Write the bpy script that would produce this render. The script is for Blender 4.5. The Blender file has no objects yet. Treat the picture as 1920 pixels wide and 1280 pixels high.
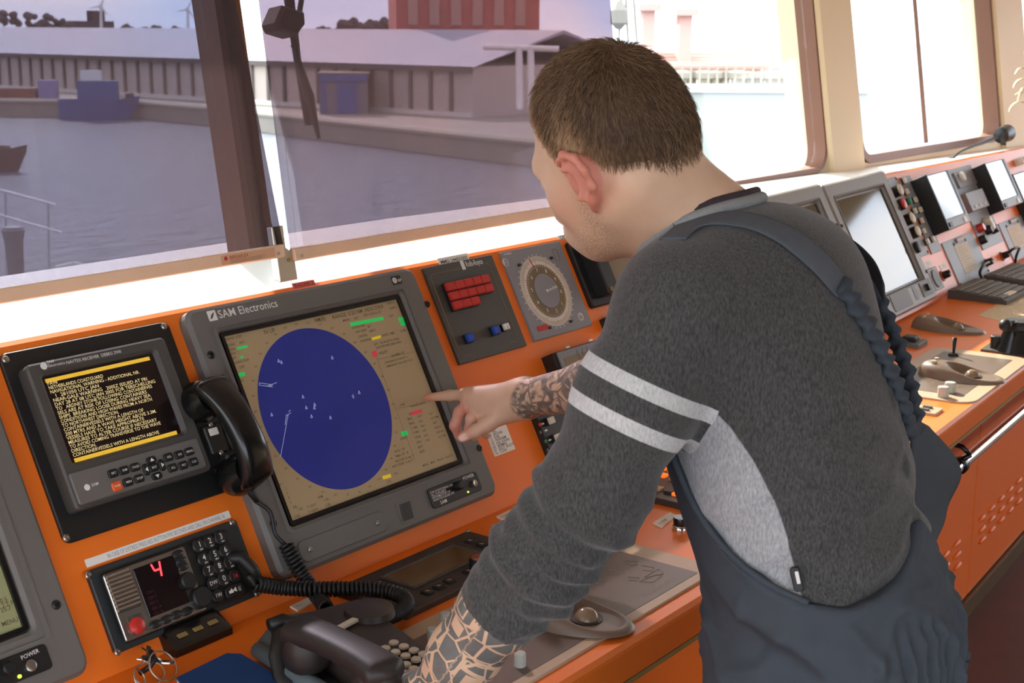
import bpy, math, random
import numpy as np
from mathutils import Matrix, Vector

# ------------------------------------------------------------------ camera
ZS = 0.98                       # height of the radar screen centre above the deck
FPX = 2608.31                   # focal length in pixels of a 1920 wide frame
PITCH, YAW, ROLL = math.radians(12.615), math.radians(52.442), math.radians(0.302)
CAM = np.array([-1.59975, -1.57357, 0.60351 + ZS])
_F = np.array([math.sin(YAW)*math.cos(PITCH), math.cos(YAW)*math.cos(PITCH), -math.sin(PITCH)])
_R = np.array([math.cos(YAW), -math.sin(YAW), 0.0])
_U = np.cross(_R, _F)
_R, _U = math.cos(ROLL)*_R + math.sin(ROLL)*_U, -math.sin(ROLL)*_R + math.cos(ROLL)*_U
scene = bpy.context.scene
col = scene.collection
cd = bpy.data.cameras.new('camera'); cam = bpy.data.objects.new('camera', cd); col.objects.link(cam)
cd.sensor_width = 36.0; cd.lens = FPX*36/1920; cd.clip_start = 0.05; cd.clip_end = 3000
cam.matrix_world = Matrix([[_R[i], _U[i], -_F[i], CAM[i]] for i in range(3)] + [[0, 0, 0, 1]])
cd.dof.use_dof = True; cd.dof.focus_distance = 2.1; cd.dof.aperture_fstop = 14.0
scene.camera = cam

# ------------------------------------------------------------------ sky, sun, exposure
world = bpy.data.worlds.new('sky'); scene.world = world; world.use_nodes = True
wn = world.node_tree; wn.nodes.clear()
_o = wn.nodes.new('ShaderNodeOutputWorld'); _b = wn.nodes.new('ShaderNodeBackground')
_tc = wn.nodes.new('ShaderNodeTexCoord'); _mp = wn.nodes.new('ShaderNodeMapping'); _n = wn.nodes.new('ShaderNodeTexNoise')
_cr = wn.nodes.new('ShaderNodeValToRGB')
_mp.inputs['Scale'].default_value = (1.2, 1.2, 7.0)
_n.inputs['Scale'].default_value = 3.0; _n.inputs['Detail'].default_value = 6.0
_cr.color_ramp.elements[0].position = .38; _cr.color_ramp.elements[0].color = (.66, .76, .92, 1)
_cr.color_ramp.elements[1].position = .66; _cr.color_ramp.elements[1].color = (.95, .95, .96, 1)
wn.links.new(_tc.outputs['Generated'], _mp.inputs['Vector']); wn.links.new(_mp.outputs[0], _n.inputs['Vector'])
wn.links.new(_n.outputs['Fac'], _cr.inputs[0]); wn.links.new(_cr.outputs[0], _b.inputs['Color'])
_b.inputs['Strength'].default_value = 3.3
wn.links.new(_b.outputs[0], _o.inputs[0])

sd = bpy.data.lights.new('sun', 'SUN'); sun = bpy.data.objects.new('sun', sd); col.objects.link(sun)
sd.energy = 7.0; sd.angle = math.radians(1.0); sd.color = (1.0, .93, .82)
_sdir = Vector((0.55, 1.0, 0.80)).normalized()          # towards the sun: ahead of the ship, to starboard
sun.rotation_euler = _sdir.to_track_quat('Z', 'Y').to_euler(); sun.location = (5, 12, 14)

vs = scene.view_settings
vs.view_transform = 'Standard'; vs.look = 'None'; vs.exposure = 0.68; vs.gamma = 1.0; vs.use_curve_mapping = False

# ------------------------------------------------------------------ measuring helpers
def ray(x, y): return _F + _R*((x-960)/FPX) + _U*((640-y)/FPX)
def at(x, y, d): return CAM + ray(x, y)*d               # a point at depth d behind that spot of the photograph
class Frame:
    """A plane of the console: ex along it, ev up it, n out of it."""
    def __init__(s, o, ex, ev):
        s.o, s.ex, s.ev = (np.array(a, float) for a in (o, ex, ev)); s.n = np.cross(s.ex, s.ev)
    def px(s, x, y, off=0.0):
        r = ray(x, y); X = CAM + r*(((s.o-CAM) @ s.n + off)/(r @ s.n)) - s.o
        return np.array([X @ s.ex, X @ s.ev])
    def w(s, u, v, o=0.0): return s.o + s.ex*u + s.ev*v + s.n*o
    def mat(s, u, v, o=0.0, rot=0.0):
        p = s.w(u, v, o)
        M = Matrix([[s.ex[i], s.ev[i], s.n[i], p[i]] for i in range(3)] + [[0, 0, 0, 1]])
        return M @ Matrix.Rotation(rot, 4, 'Z')
TILT = math.radians(27.573); ST, CT = math.sin(TILT), math.cos(TILT)
AL = math.radians(4.0); PIV = 0.774; ZD = ZS - 0.2322
_ea, _eb = np.array([math.cos(AL), math.sin(AL), 0]), np.array([-math.sin(AL), math.cos(AL), 0])
FA = Frame((0, 0, ZS), (1, 0, 0), (0, ST, CT))
FB = Frame(np.array([PIV, 0, ZS]) - _ea*PIV, _ea, _eb*ST + np.array([0, 0, CT]))
DA = Frame((0, 0, ZD), (1, 0, 0), (0, 1, 0))
DB = Frame(np.array([PIV, 0, ZD]) - _ea*PIV, _ea, _eb)
def Z(ox, oy, s): return lambda x, y: (ox + x/s, oy + y/s)

# ------------------------------------------------------------------ materials
def lin(h):
    h = h.lstrip('#'); c = [int(h[i:i+2], 16)/255 for i in (0, 2, 4)]
    return tuple(x/12.92 if x <= .04045 else ((x+.055)/1.055)**2.4 for x in c) + (1,)
MATS = {}
def mat(name, hexc, rough=.5, metal=0.0, var=.06, vs_=40.0, bump=0.0, bs=300.0, emit=0.0, spec=.5, coat=0.0, sss=0.0):
    m = bpy.data.materials.new(name); m.use_nodes = True; nt = m.node_tree; N = nt.nodes; L = nt.links
    p = N['Principled BSDF']; c = lin(hexc)
    p.inputs['Roughness'].default_value = rough; p.inputs['Metallic'].default_value = metal
    p.inputs['Specular IOR Level'].default_value = spec; p.inputs['Coat Weight'].default_value = coat
    tc = N.new('ShaderNodeTexCoord'); ns = N.new('ShaderNodeTexNoise'); ns.inputs['Scale'].default_value = vs_; ns.inputs['Detail'].default_value = 4
    L.new(tc.outputs['Object'], ns.inputs['Vector'])
    mx = N.new('ShaderNodeMix'); mx.data_type = 'RGBA'
    mx.inputs[6].default_value = tuple(x*(1-var) for x in c[:3])+(1,); mx.inputs[7].default_value = tuple(min(1, x*(1+var)) for x in c[:3])+(1,)
    L.new(ns.outputs['Fac'], mx.inputs[0]); L.new(mx.outputs[2], p.inputs['Base Color'])
    if sss: p.inputs['Subsurface Weight'].default_value = sss; p.inputs['Subsurface Radius'].default_value = (.012, .004, .002); p.inputs['Subsurface Scale'].default_value = .5
    if bump:
        n2 = N.new('ShaderNodeTexNoise'); n2.inputs['Scale'].default_value = bs; n2.inputs['Detail'].default_value = 3
        L.new(tc.outputs['Object'], n2.inputs['Vector']); b = N.new('ShaderNodeBump'); b.inputs['Strength'].default_value = bump; b.inputs['Distance'].default_value = .002
        L.new(n2.outputs['Fac'], b.inputs['Height']); L.new(b.outputs[0], p.inputs['Normal'])
    if emit: L.new(mx.outputs[2], p.inputs['Emission Color']); p.inputs['Emission Strength'].default_value = emit
    MATS[name] = m; return m

ORANGE = mat('orange_paint', '#f67c22', .40, var=.05, vs_=3, bump=.04, bs=160, spec=.5)
ORANGE2 = mat('orange_door_paint', '#f0741e', .45, var=.06, vs_=2, bump=.04, bs=120)
GREY = mat('grey_bezel', '#6c6a66', .55, var=.03, bump=.08, bs=900)
DGREY = mat('dark_grey_plastic', '#4a4845', .5, var=.04, bump=.05, bs=800)
BLACK = mat('black_plastic', '#1c1d1d', .42, var=.05, bump=.04, bs=700)
GLOSSBLACK = mat('gloss_black_plastic', '#141414', .22, var=.03)
BLUEGREY = mat('blue_grey_panel', '#8e959d', .5, var=.03)
PANELGREY = mat('panel_grey', '#85858a', .5, var=.03)
STEEL = mat('brushed_steel', '#b8b4ac', .32, 1.0, var=.08, vs_=200)
CHROME = mat('chrome', '#e2e2e0', .08, 1.0, var=.02)
WHITE = mat('white_plastic', '#ecebe4', .5, var=.02)
LABEL = mat('white_label', '#f2f0ea', .6, var=.02)
PRINT = mat('dark_print', '#1d1d1f', .7, var=.02)
WPRINT = mat('white_print', '#e9e9e6', .6, var=.02)
RUBBER = mat('black_rubber', '#161718', .5, var=.06)
RED = mat('red_key', '#c62f28', .35, var=.06, vs_=60)
BLUE = mat('blue_key', '#1d4fb4', .35, var=.06, vs_=60)
CREAM = mat('cream_key', '#d9d0bb', .45, var=.04)
BEIGE = mat('beige_plate', '#c0a78b', .45, var=.04, vs_=12)
BROWN = mat('brown_overlay', '#6e5c50', .42, var=.05, vs_=20)
DBROWN = mat('dark_brown_plastic', '#3c332f', .42, var=.05, vs_=20)
TAUPE = mat('taupe_plastic', '#7d6a5b', .38, var=.04, vs_=20)
PAPER = mat('paper', '#e9e4d6', .8, var=.06, vs_=30)
LCDTAN = mat('radar_screen_tan', '#998465', .3, var=.05, vs_=4, emit=.14)
LCDBLUE = mat('radar_blue', '#161f63', .3, var=.12, vs_=14, emit=.42)
LCDGREEN = mat('radar_green', '#19a24b', .3, var=.05, emit=.5)
LCDYEL = mat('radar_yellow', '#b39a22', .3, var=.05, emit=.5)
LCDRED = mat('radar_red', '#a62f36', .3, var=.05, emit=.5)
LCDINK = mat('radar_ink', '#4c3f2e', .4, var=.03, emit=.2)
LCDTRACE = mat('radar_trace', '#8f93ad', .4, var=.03, emit=.5)
LCDBLACK = mat('dark_screen', '#1d1214', .18, var=.1, vs_=20)
LCDAMBER = mat('amber_text', '#b3a272', .4, var=.05, emit=.75)
LCDGOLD = mat('gold_text_bar', '#b5912c', .4, var=.1, vs_=200, emit=.7)
LEDRED = mat('red_digit', '#ff3038', .4, var=.02, emit=2.2)
LCDOLIVE = mat('olive_screen', '#7a7c5a', .25, var=.05, emit=.3)
LCDBROWN = mat('unlit_lcd', '#66492a', .15, var=.12, vs_=25)
LCDDUST = mat('unlit_tan_screen', '#8f8370', .2, var=.06, vs_=8)
DARKGLASS = mat('dark_glossy_screen', '#4b463d', .06, var=.03, spec=.5)
GOLD = mat('gold_line', '#9a8650', .5, .3, var=.05)
AMBERKEY = mat('amber_lit_key', '#f0701d', .4, var=.1, emit=.6)
TANKEY = mat('tan_key', '#c49a6c', .4, var=.1)
NAVY = mat('navy_folder', '#17437f', .55, var=.08, vs_=10)
GREEN = mat('green_key', '#1d8f5c', .35, var=.05)
WOOD = mat('pale_bar', '#efcfae', .5, var=.1, vs_=15)
CREAMWALL = mat('cream_wall_paint', '#f9e6bf', .55, var=.03, vs_=3)
SILLWHITE = mat('white_sill_paint', '#f4f2ec', .45, var=.02, vs_=6)
GASKET = mat('brown_gasket', '#7c5038', .5, var=.1, vs_=12)
PILLAR = mat('dark_window_pillar', '#3a302a', .25, var=.1, vs_=6, spec=.8)
CEIL = mat('ceiling_paint', '#e9e3d6', .7, var=.02, vs_=3)
FLOORM = mat('brown_deck_covering', '#5a3024', .62, var=.2, vs_=9, bump=.2, bs=60)

# ------------------------------------------------------------------ meshes
_tcache = {}
def _textmesh(s):
    if s not in _tcache:
        cu = bpy.data.curves.new('t', 'FONT'); cu.body = s; cu.size = 1.0; cu.resolution_u = 2; cu.offset = .006
        ob = bpy.data.objects.new('t', cu); me = bpy.data.meshes.new_from_object(ob)
        vv = np.array([v.co[:2] for v in me.vertices]).reshape(-1, 2); ff = [tuple(p.vertices) for p in me.polygons]
        bpy.data.objects.remove(ob); bpy.data.meshes.remove(me); bpy.data.curves.remove(cu)
        _tcache[s] = (vv, ff)
    return _tcache[s]
def outline(cx, cy, w, h, r, seg=4):
    r = max(1e-5, min(r, w/2-1e-6, h/2-1e-6)); o = []
    for k, (sx, sy) in enumerate(((1, 1), (-1, 1), (-1, -1), (1, -1))):
        for i in range(seg+1):
            a = math.pi/2*(k + i/seg); o.append((cx+sx*(w/2-r)+r*math.cos(a), cy+sy*(h/2-r)+r*math.sin(a)))
    return o
class MB:
    def __init__(s): s.v = []; s.f = []
    def add(s, vv, ff):
        b = len(s.v); s.v += [tuple(map(float, q)) for q in vv]; s.f += [tuple(b+i for i in f) for f in ff]; return s
    def rings(s, rs, cap0=True, cap1=True, close=True):
        n = len(rs[0]); vv = [q for r in rs for q in r]; ff = []
        for k in range(len(rs)-1):
            for i in range(n if close else n-1):
                j = (i+1) % n; ff.append((k*n+i, k*n+j, (k+1)*n+j, (k+1)*n+i))
        if cap0: ff.append(tuple(range(n-1, -1, -1)))
        if cap1: ff.append(tuple(range((len(rs)-1)*n, len(rs)*n)))
        return s.add(vv, ff)
    def box(s, x0, x1, y0, y1, z0, z1):
        return s.rings([[(x0, y0, z), (x1, y0, z), (x1, y1, z), (x0, y1, z)] for z in (z0, z1)])
    def rr(s, cx, cy, w, h, z0, z1, r=.003, ch=.0006, seg=3):
        ch = min(ch, abs(z1-z0)*.45, w*.3, h*.3)
        a = outline(cx, cy, w, h, r, seg); b = outline(cx, cy, w-2*ch, h-2*ch, max(r-ch, 1e-5), seg)
        return s.rings([[(x, y, z0) for x, y in a], [(x, y, z1-ch) for x, y in a], [(x, y, z1) for x, y in b]])
    def ring(s, cx, cy, w, h, r, icx, icy, iw, ih, ir, z0, z1, zi, ch=.002, bev=.004, seg=4):
        """bezel: rounded slab with an opening that slopes down to zi"""
        O = lambda d, z: [(x, y, z) for x, y in outline(cx, cy, w-2*d, h-2*d, max(r-d, 1e-4), seg)]
        I = lambda d, z: [(x, y, z) for x, y in outline(icx, icy, iw+2*d, ih+2*d, ir+d, seg)]
        return s.rings([O(0, z0), O(0, z1-ch), O(ch, z1), I(bev, z1), I(bev*.4, z1-bev*.5), I(0, zi)], cap0=True, cap1=True)
    def prism(s, pts, z0, z1, ch=0.0):
        c = np.mean(np.array(pts), 0); r0 = [(x, y, z0) for x, y in pts]
        if not ch: return s.rings([r0, [(x, y, z1) for x, y in pts]])
        R = np.max(np.hypot(*(np.array(pts)-c).T)); k = 1-ch/R
        return s.rings([r0, [(x, y, z1-ch) for x, y in pts], [(c[0]+(x-c[0])*k, c[1]+(y-c[1])*k, z1) for x, y in pts]])
    def lathe(s, prof, cx=0, cy=0, z=0, seg=20, M=None):
        rs = [[(cx+max(r, 1e-5)*math.cos(2*math.pi*i/seg), cy+max(r, 1e-5)*math.sin(2*math.pi*i/seg), z+h) for i in range(seg)] for r, h in prof]
        if M is not None: rs = [[tuple(M @ Vector(q)) for q in r] for r in rs]
        return s.rings(rs)
    def cyl(s, cx, cy, r, z0, z1, seg=16, ch=.0005):
        return s.lathe([(r, z0), (r, z1-ch), (r-ch, z1)], cx, cy, 0, seg)
    def tube(s, path, r, seg=8, cap=True, flat=1.0):
        P = [np.array(p, float) for p in path]; n = len(P); rr_ = r if hasattr(r, '__len__') else [r]*n
        T = [P[min(i+1, n-1)]-P[max(i-1, 0)] for i in range(n)]; T = [t/(np.linalg.norm(t)+1e-12) for t in T]
        a = np.array([0, 0, 1.0]) if abs(T[0][2]) < .9 else np.array([1.0, 0, 0])
        N = np.cross(T[0], a); N /= np.linalg.norm(N); rs = []
        for i in range(n):
            N = N - T[i]*(N @ T[i]); N /= np.linalg.norm(N); B = np.cross(T[i], N)
            rs.append([tuple(P[i]+rr_[i]*(N*math.cos(2*math.pi*k/seg)+B*flat*math.sin(2*math.pi*k/seg))) for k in range(seg)])
        return s.rings(rs, cap, cap)
    def grid(s, fn, nu, nv, closed_u=False):
        vv = [fn(i/(nu if closed_u else nu-1), j/(nv-1)) for j in range(nv) for i in range(nu)]; ff = []
        for j in range(nv-1):
            for i in range(nu if closed_u else nu-1):
                k = (i+1) % nu; ff.append((j*nu+i, j*nu+k, (j+1)*nu+k, (j+1)*nu+i))
        return s.add(vv, ff)
    def text(s, t, x, y, z, size, align='L', sx=1.0, ang=0.0):
        vv, ff = _textmesh(t)
        if len(vv) == 0: return s
        w = vv[:, 0].max()*size*sx; dx = {'L': 0, 'C': -w/2, 'R': -w}[align]; c, n = math.cos(ang), math.sin(ang)
        X, Y = vv[:, 0]*size*sx+dx, vv[:, 1]*size
        return s.add(np.stack([x+X*c-Y*n, y+X*n+Y*c, np.full(len(X), z)], 1), ff)
    def textw(s, t, x, y, z, size, width, align='L', ang=0.0):
        vv, _ = _textmesh(t); return s.text(t, x, y, z, size, align, width/(vv[:, 0].max()*size), ang)
    def build(s, name, m, parent=None, smooth=False, M=None):
        me = bpy.data.meshes.new(name); me.from_pydata(s.v, [], s.f); me.update()
        if smooth: me.shade_smooth() if smooth is True else me.set_sharp_from_angle(angle=smooth)
        for q in (m if isinstance(m, (list, tuple)) else [m]): me.materials.append(q)
        if smooth and smooth is not True:
            me.polygons.foreach_set('use_smooth', [True]*len(me.polygons))
        o = bpy.data.objects.new(name, me); col.objects.link(o)
        if parent is not None: o.parent = parent
        if M is not None: o.matrix_world = M if parent is None else o.matrix_world; 
        if M is not None and parent is not None: o.matrix_local = M
        return o
def tag(o, label, cat, group=None):
    o['label'] = label; o['category'] = cat
    if group: o['group'] = group
    return o
def thing(name, label, cat, M=None, group=None):
    o = bpy.data.objects.new(name, None); col.objects.link(o); o.empty_display_size = .05
    if M is not None: o.matrix_world = M
    return tag(o, label, cat, group)
def struct(o): o['kind'] = 'structure'; return o
def share(src, name, parent, loc=(0, 0, 0), rot=0.0, m=None):
    o = bpy.data.objects.new(name, src.data); col.objects.link(o); o.parent = parent
    o.matrix_local = Matrix.Translation(loc) @ Matrix.Rotation(rot, 4, 'Z'); return o
def rect_px(fr, pts, off=0.0):
    """pixel corners TL TR BR BL -> centre u, v, width, height on that plane"""
    q = [fr.px(x, y, off) for x, y in pts]
    u0, u1 = (q[0][0]+q[3][0])/2, (q[1][0]+q[2][0])/2; v1, v0 = (q[0][1]+q[1][1])/2, (q[2][1]+q[3][1])/2
    return (u0+u1)/2, (v0+v1)/2, u1-u0, v1-v0
# ================================================================== setting
def frame_loop(b, cx, cy, w, h, r, t, z0, z1, seg=6):
    """a rounded-rectangle frame of width t, open in the middle"""
    O = lambda d, z: [(x, y, z) for x, y in outline(cx, cy, w-2*d, h-2*d, max(r-d, 1e-3), seg)]
    rs = [O(0, z0), O(0, z1), O(t, z1), O(t, z0), O(0, z0)]
    return b.rings(rs, False, False)
def slab(name, m, x0, x1, y0, y1, z0, z1): return struct(MB().box(x0, x1, y0, y1, z0, z1).build(name, m))
slab('floor', FLOORM, -4.0, 7.5, -4.6, 1.1, -.05, 0)
slab('ceiling', CEIL, -4.0, 7.5, -4.6, 1.1, 2.42, 2.5)
def openwall(name, axis, c, a0, a1, n):  # unseen walls, window openings laid out to let in sky fill
    b = MB()
    def bb(p0, p1, z0, z1):
        if axis == 'y': b.box(p0, p1, c-.06, c+.06, z0, z1)
        else: b.box(c-.06, c+.06, p0, p1, z0, z1)
    bb(a0, a1, 0, .8); bb(a0, a1, 2.15, 2.42)
    for i in range(n+1):
        p = a0+(a1-a0)*i/n; bb(max(a0, p-.07), min(a1, p+.07), .8, 2.15)
    struct(b.build(name, CREAMWALL))
openwall('wall_back', 'y', -4.54, -4.0, -.4, 2)
slab('wall_aft', CREAMWALL, -.4, 7.5, -4.6, -4.48, 0, 2.42)  # unseen solid stretch, closed so the fill light turns directional
openwall('wall_left', 'x', -3.94, -4.48, 1.04, 3)
openwall('wall_right', 'x', 7.44, -4.48, 1.04, 3)

# front: white sill, inclined windows
WT = math.radians(9.0)
FG = Frame((0, .47, 1.165), (1, 0, 0), (0, math.sin(WT), math.cos(WT)))   # glass plane
def sillmesh():
    b = MB().box(-3.88, 7.38, .55, .62, 0, 1.10)
    for fr, us in ((FA, (-3.88, PIV)), (FB, (PIV, 3.0, 6.6))):
        rs = []
        for u in us:
            v = .2116 if fr is FA else .2116-(u-PIV)*.0166
            p = fr.w(u, v+.002, -.020); z1 = min(p[2]-.002, 1.165); q = (p[0]-.0, .62)
            rs.append([(p[0], p[1], z1), (q[0], q[1], z1-.004), (q[0], q[1], z1-.05), (p[0], p[1], z1-.05)])
        b.rings(rs)
    return b
struct(sillmesh().build('wall_front', SILLWHITE))
slab('trim_1', CREAMWALL, -3.88, 7.38, .58, 1.04, 2.2, 2.42)
def glassmat(name, tint, gl, rough=.02):
    m = bpy.data.materials.new(name); m.use_nodes = True; nt = m.node_tree; nt.nodes.clear()
    o = nt.nodes.new('ShaderNodeOutputMaterial'); mx = nt.nodes.new('ShaderNodeMixShader'); tr = nt.nodes.new('ShaderNodeBsdfTransparent'); g = nt.nodes.new('ShaderNodeBsdfGlossy')
    tr.inputs[0].default_value = tint + (1,); g.inputs['Roughness'].default_value = rough; g.inputs['Color'].default_value = (1, 1, 1, 1)
    mx.inputs[0].default_value = gl; nt.links.new(tr.outputs[0], mx.inputs[1]); nt.links.new(g.outputs[0], mx.inputs[2]); nt.links.new(mx.outputs[0], o.inputs[0])
    return m
GLASS = glassmat('window_glass', (.95, .97, .96), .03)
pu = lambda x, y: FG.px(x, y)
V0, V1 = -.10, 1.08
e_pil1 = (pu(468, 400)[0], pu(515, 400)[0]); e_pil1 = ((pu(370, 0)[0]+pu(452, 336)[0])/2, (pu(402, 0)[0]+pu(482, 336)[0])/2)
e_pil2 = ((pu(1497, 0)[0]+pu(1547, 330)[0])/2, (pu(1572, 0)[0]+pu(1600, 330)[0])/2)
e_pil3 = ((pu(1838, 0)[0]+pu(1866, 240)[0])/2, (pu(1886, 0)[0]+pu(1925, 260)[0])/2)
edges = [(-3.9, -3.8), (e_pil1[0]-1.75, e_pil1[0]-1.65), e_pil1, e_pil2, e_pil3, (e_pil3[1]+1.2, e_pil3[1]+1.4), (7.2, 7.4)]
pm = {2: PILLAR}
for k, (a, c) in enumerate(edges):
    M = FG.mat((a+c)/2, (V0+V1)/2+.02, 0); w = max(c-a, .03)
    struct(MB().rr(0, 0, w, V1-V0+.12, -.02 if k == 2 else -.10, .02 if k == 2 else .05, .012, .01).build('trim_%d' % (k+2), pm.get(k, CREAMWALL), M=M))
for k in range(len(edges)-1):
    u0, u1 = edges[k][1], edges[k+1][0]; V0 = -.10 if k < 2 else -.030
    if u1-u0 < .1: continue
    cu, w = (u0+u1)/2, u1-u0; M = FG.mat(cu, (V0+V1)/2, 0)
    b = MB(); frame_loop(b, 0, 0, w+.01, V1-V0+.02, .09, .03 if k > 2 else .016, -.03, .035)
    wo = struct(b.build('window_%d' % (k+1), GASKET, smooth=.6, M=M))
    MB().rr(0, 0, w-.03, V1-V0-.02, -.004, .002, .08, .0005).build('pane', GLASS, wo)
    # painted reveal around the gasket
    if k > 2: b = MB(); frame_loop(b, 0, 0, w+.10, V1-V0+.12, .10, .055, -.09, .03); b.build('reveal', CREAMWALL, wo)
    if k == 3:
        ub = (pu(1712, 60)[0]+pu(1737, 270)[0])/2
        MB().box(ub-cu-.006, ub-cu+.006, -(V1-V0)/2+.03, (V1-V0)/2-.03, .002, .014).build('glazing_bar', GASKET, wo)

# ------------------------------------------------------------------ sun films (roller sheets of tinted film)
FT = math.radians(9.0)
FF = Frame((0, .15, 1.236), (1, 0, 0), (0, math.sin(FT), math.cos(FT)))
def filmmat(name, c0, c1):
    m = bpy.data.materials.new(name); m.use_nodes = True; nt = m.node_tree; N = nt.nodes; L = nt.links; N.clear()
    o = N.new('ShaderNodeOutputMaterial'); tr = N.new('ShaderNodeBsdfTransparent'); g = N.new('ShaderNodeBsdfGlossy'); df = N.new('ShaderNodeBsdfTranslucent'); m1 = N.new('ShaderNodeMixShader'); m2 = N.new('ShaderNodeMixShader')
    tc = N.new('ShaderNodeTexCoord'); mp = N.new('ShaderNodeMapping'); ns = N.new('ShaderNodeTexNoise'); cr = N.new('ShaderNodeValToRGB')
    mp.inputs['Scale'].default_value = (1.1, 1.5, 1); ns.inputs['Scale'].default_value = 1.2; ns.inputs['Detail'].default_value = 2
    cr.color_ramp.elements[0].position = .35; cr.color_ramp.elements[0].color = c0
    cr.color_ramp.elements[1].position = .68; cr.color_ramp.elements[1].color = c1  # uneven tint stands in for room reflections on the film
    L.new(tc.outputs['Object'], mp.inputs[0]); L.new(mp.outputs[0], ns.inputs['Vector']); L.new(ns.outputs['Fac'], cr.inputs[0]); L.new(cr.outputs[0], tr.inputs[0])
    # fine creases
    w = N.new('ShaderNodeTexNoise'); w.inputs['Scale'].default_value = 3.5; w.inputs['Detail'].default_value = 3; w.inputs['Distortion'].default_value = 1.5
    mp2 = N.new('ShaderNodeMapping'); mp2.inputs['Rotation'].default_value = (0, 0, .8); mp2.inputs['Scale'].default_value = (3.2, .8, 1)
    L.new(tc.outputs['Object'], mp2.inputs[0]); L.new(mp2.outputs[0], w.inputs['Vector'])
    bp = N.new('ShaderNodeBump'); bp.inputs['Strength'].default_value = .03; bp.inputs['Distance'].default_value = .02; L.new(w.outputs['Fac'], bp.inputs['Height'])
    g.inputs['Roughness'].default_value = .08; L.new(bp.outputs[0], g.inputs['Normal']); g.inputs['Color'].default_value = (1, .93, .9, 1)
    df.inputs['Color'].default_value = (.36, .22, .23, 1)  # pinkish veil painted in for the reflected room
    m1.inputs[0].default_value = .04; L.new(tr.outputs[0], m1.inputs[1]); L.new(g.outputs[0], m1.inputs[2])
    m2.inputs[0].default_value = .045; L.new(m1.outputs[0], m2.inputs[1]); L.new(df.outputs[0], m2.inputs[2]); L.new(m2.outputs[0], o.inputs[0])
    return m
FILM = filmmat('blue_purple_sun_film', (.120, .128, .180, 1), (.148, .128, .158, 1)); FILM2 = filmmat('sun_film_pink_haze', (.145, .128, .168, 1), (.215, .140, .148, 1))  # second film's tint carries a painted pink haze of room reflections
def film(name, label, le, re, bar_px, top=.93, fm=None):
    """le, re: ((x,y) low, (x,y) high) pixel lines of the side edges"""
    def edge(e):
        a, c = FF.px(*e[0]), FF.px(*e[1]); return lambda v: a[0]+(c[0]-a[0])*(v-a[1])/(c[1]-a[1])
    L_, R_ = edge(le), edge(re)
    v0 = np.mean([FF.px(*q)[1] for q in bar_px[:2]]); v1 = np.mean([FF.px(*q)[1] for q in bar_px[2:]])
    t = thing(name, label, 'sun blind', FF.mat(L_(v0), v0, 0)); ox, oy = L_(v0), v0
    def fn(s, q):
        v = v0+(top-v0)*q; u = L_(v)+(R_(v)-L_(v))*s
        edgeness = min(1, max(0, (.06-min(s, 1-s)*(R_(v)-L_(v)))/.06)); fold = 0.0
        return (u-ox, v-oy, .004+fold+.012*edgeness**2)
    MB().grid(fn, 90, 40).build('film_sheet', fm or FILM, t, smooth=True)
    w = R_(v0)-L_(v0)
    MB().rr(w/2, (v1-v0)/2, w-.008, v1-v0, .008, .022, .004, .002).build('bottom_bar', WOOD, t)
    for x in (.02, w-.02): MB().cyl(x, (v1-v0)*.35, .003, .022, .0235, 10).build('bar_screw', STEEL, t)
    MB().lathe([(.03, 0), (.03, w)], seg=18, M=Matrix.Translation((0, top-oy, .02)) @ Matrix.Rotation(math.pi/2, 4, 'Y')).build('roller', STEEL, t, smooth=.6)
    return t, w, v1-v0
t, w, h = film('sun_film_blind', 'purple tinted sun film blind over the left window, maker sticker on its bar', ((-1150, 760), (-1500, 120)), ((519, 460), (428, 0)), [(0, 565), (500, 489), (0, 535), (500, 465)])
st = MB().rr(w-.085, h*.5, .115, h*.72, .022, .0224, .001, .0001).build('bar_sticker', mat('bar_sticker_tan', '#dcae8a', .5), t)
MB().text('BERGAFLEX', w-.125, h*.50, .0226, .0075).build('sticker_print', mat('sticker_red', '#a33a2a', .6), st)
MB().cyl(w-.133, h*.6, .0035, .0224, .0227, 12, .0001).build('sticker_dot', RED, st)
b = MB()
for i in range(4): b.box(w-.125, w-.05-.008*(i % 2), h*(.40-.085*i), h*(.43-.085*i), .0224, .0226)
b.build('sticker_small_print', mat('sticker_print_brown', '#a5775a', .6), st)
film('sun_film_blind', 'sun film blind with room reflection painted pink, behind the head of the man', ((530, 455), (472, 0)), ((1160, 360), (1133, 0)), [(545, 489), (1040, 406), (545, 466), (1040, 385)], fm=FILM2)
# steel foot between the two blinds
q = FF.px(524, 520); t = thing('blind_guide_bracket', 'small steel bracket standing on the white sill between the two blinds', 'bracket', FF.mat(q[0], -.055, 0))
MB().rr(0, .035, .026, .09, 0, .012, .002, .001).build('upright', STEEL, t); MB().rr(.006, .012, .040, .05, .012, .016, .002, .001).build('foot_plate', STEEL, t)
MB().cyl(.012, .022, .0035, .016, .018, 12).build('screw', GOLD, t)

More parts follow.
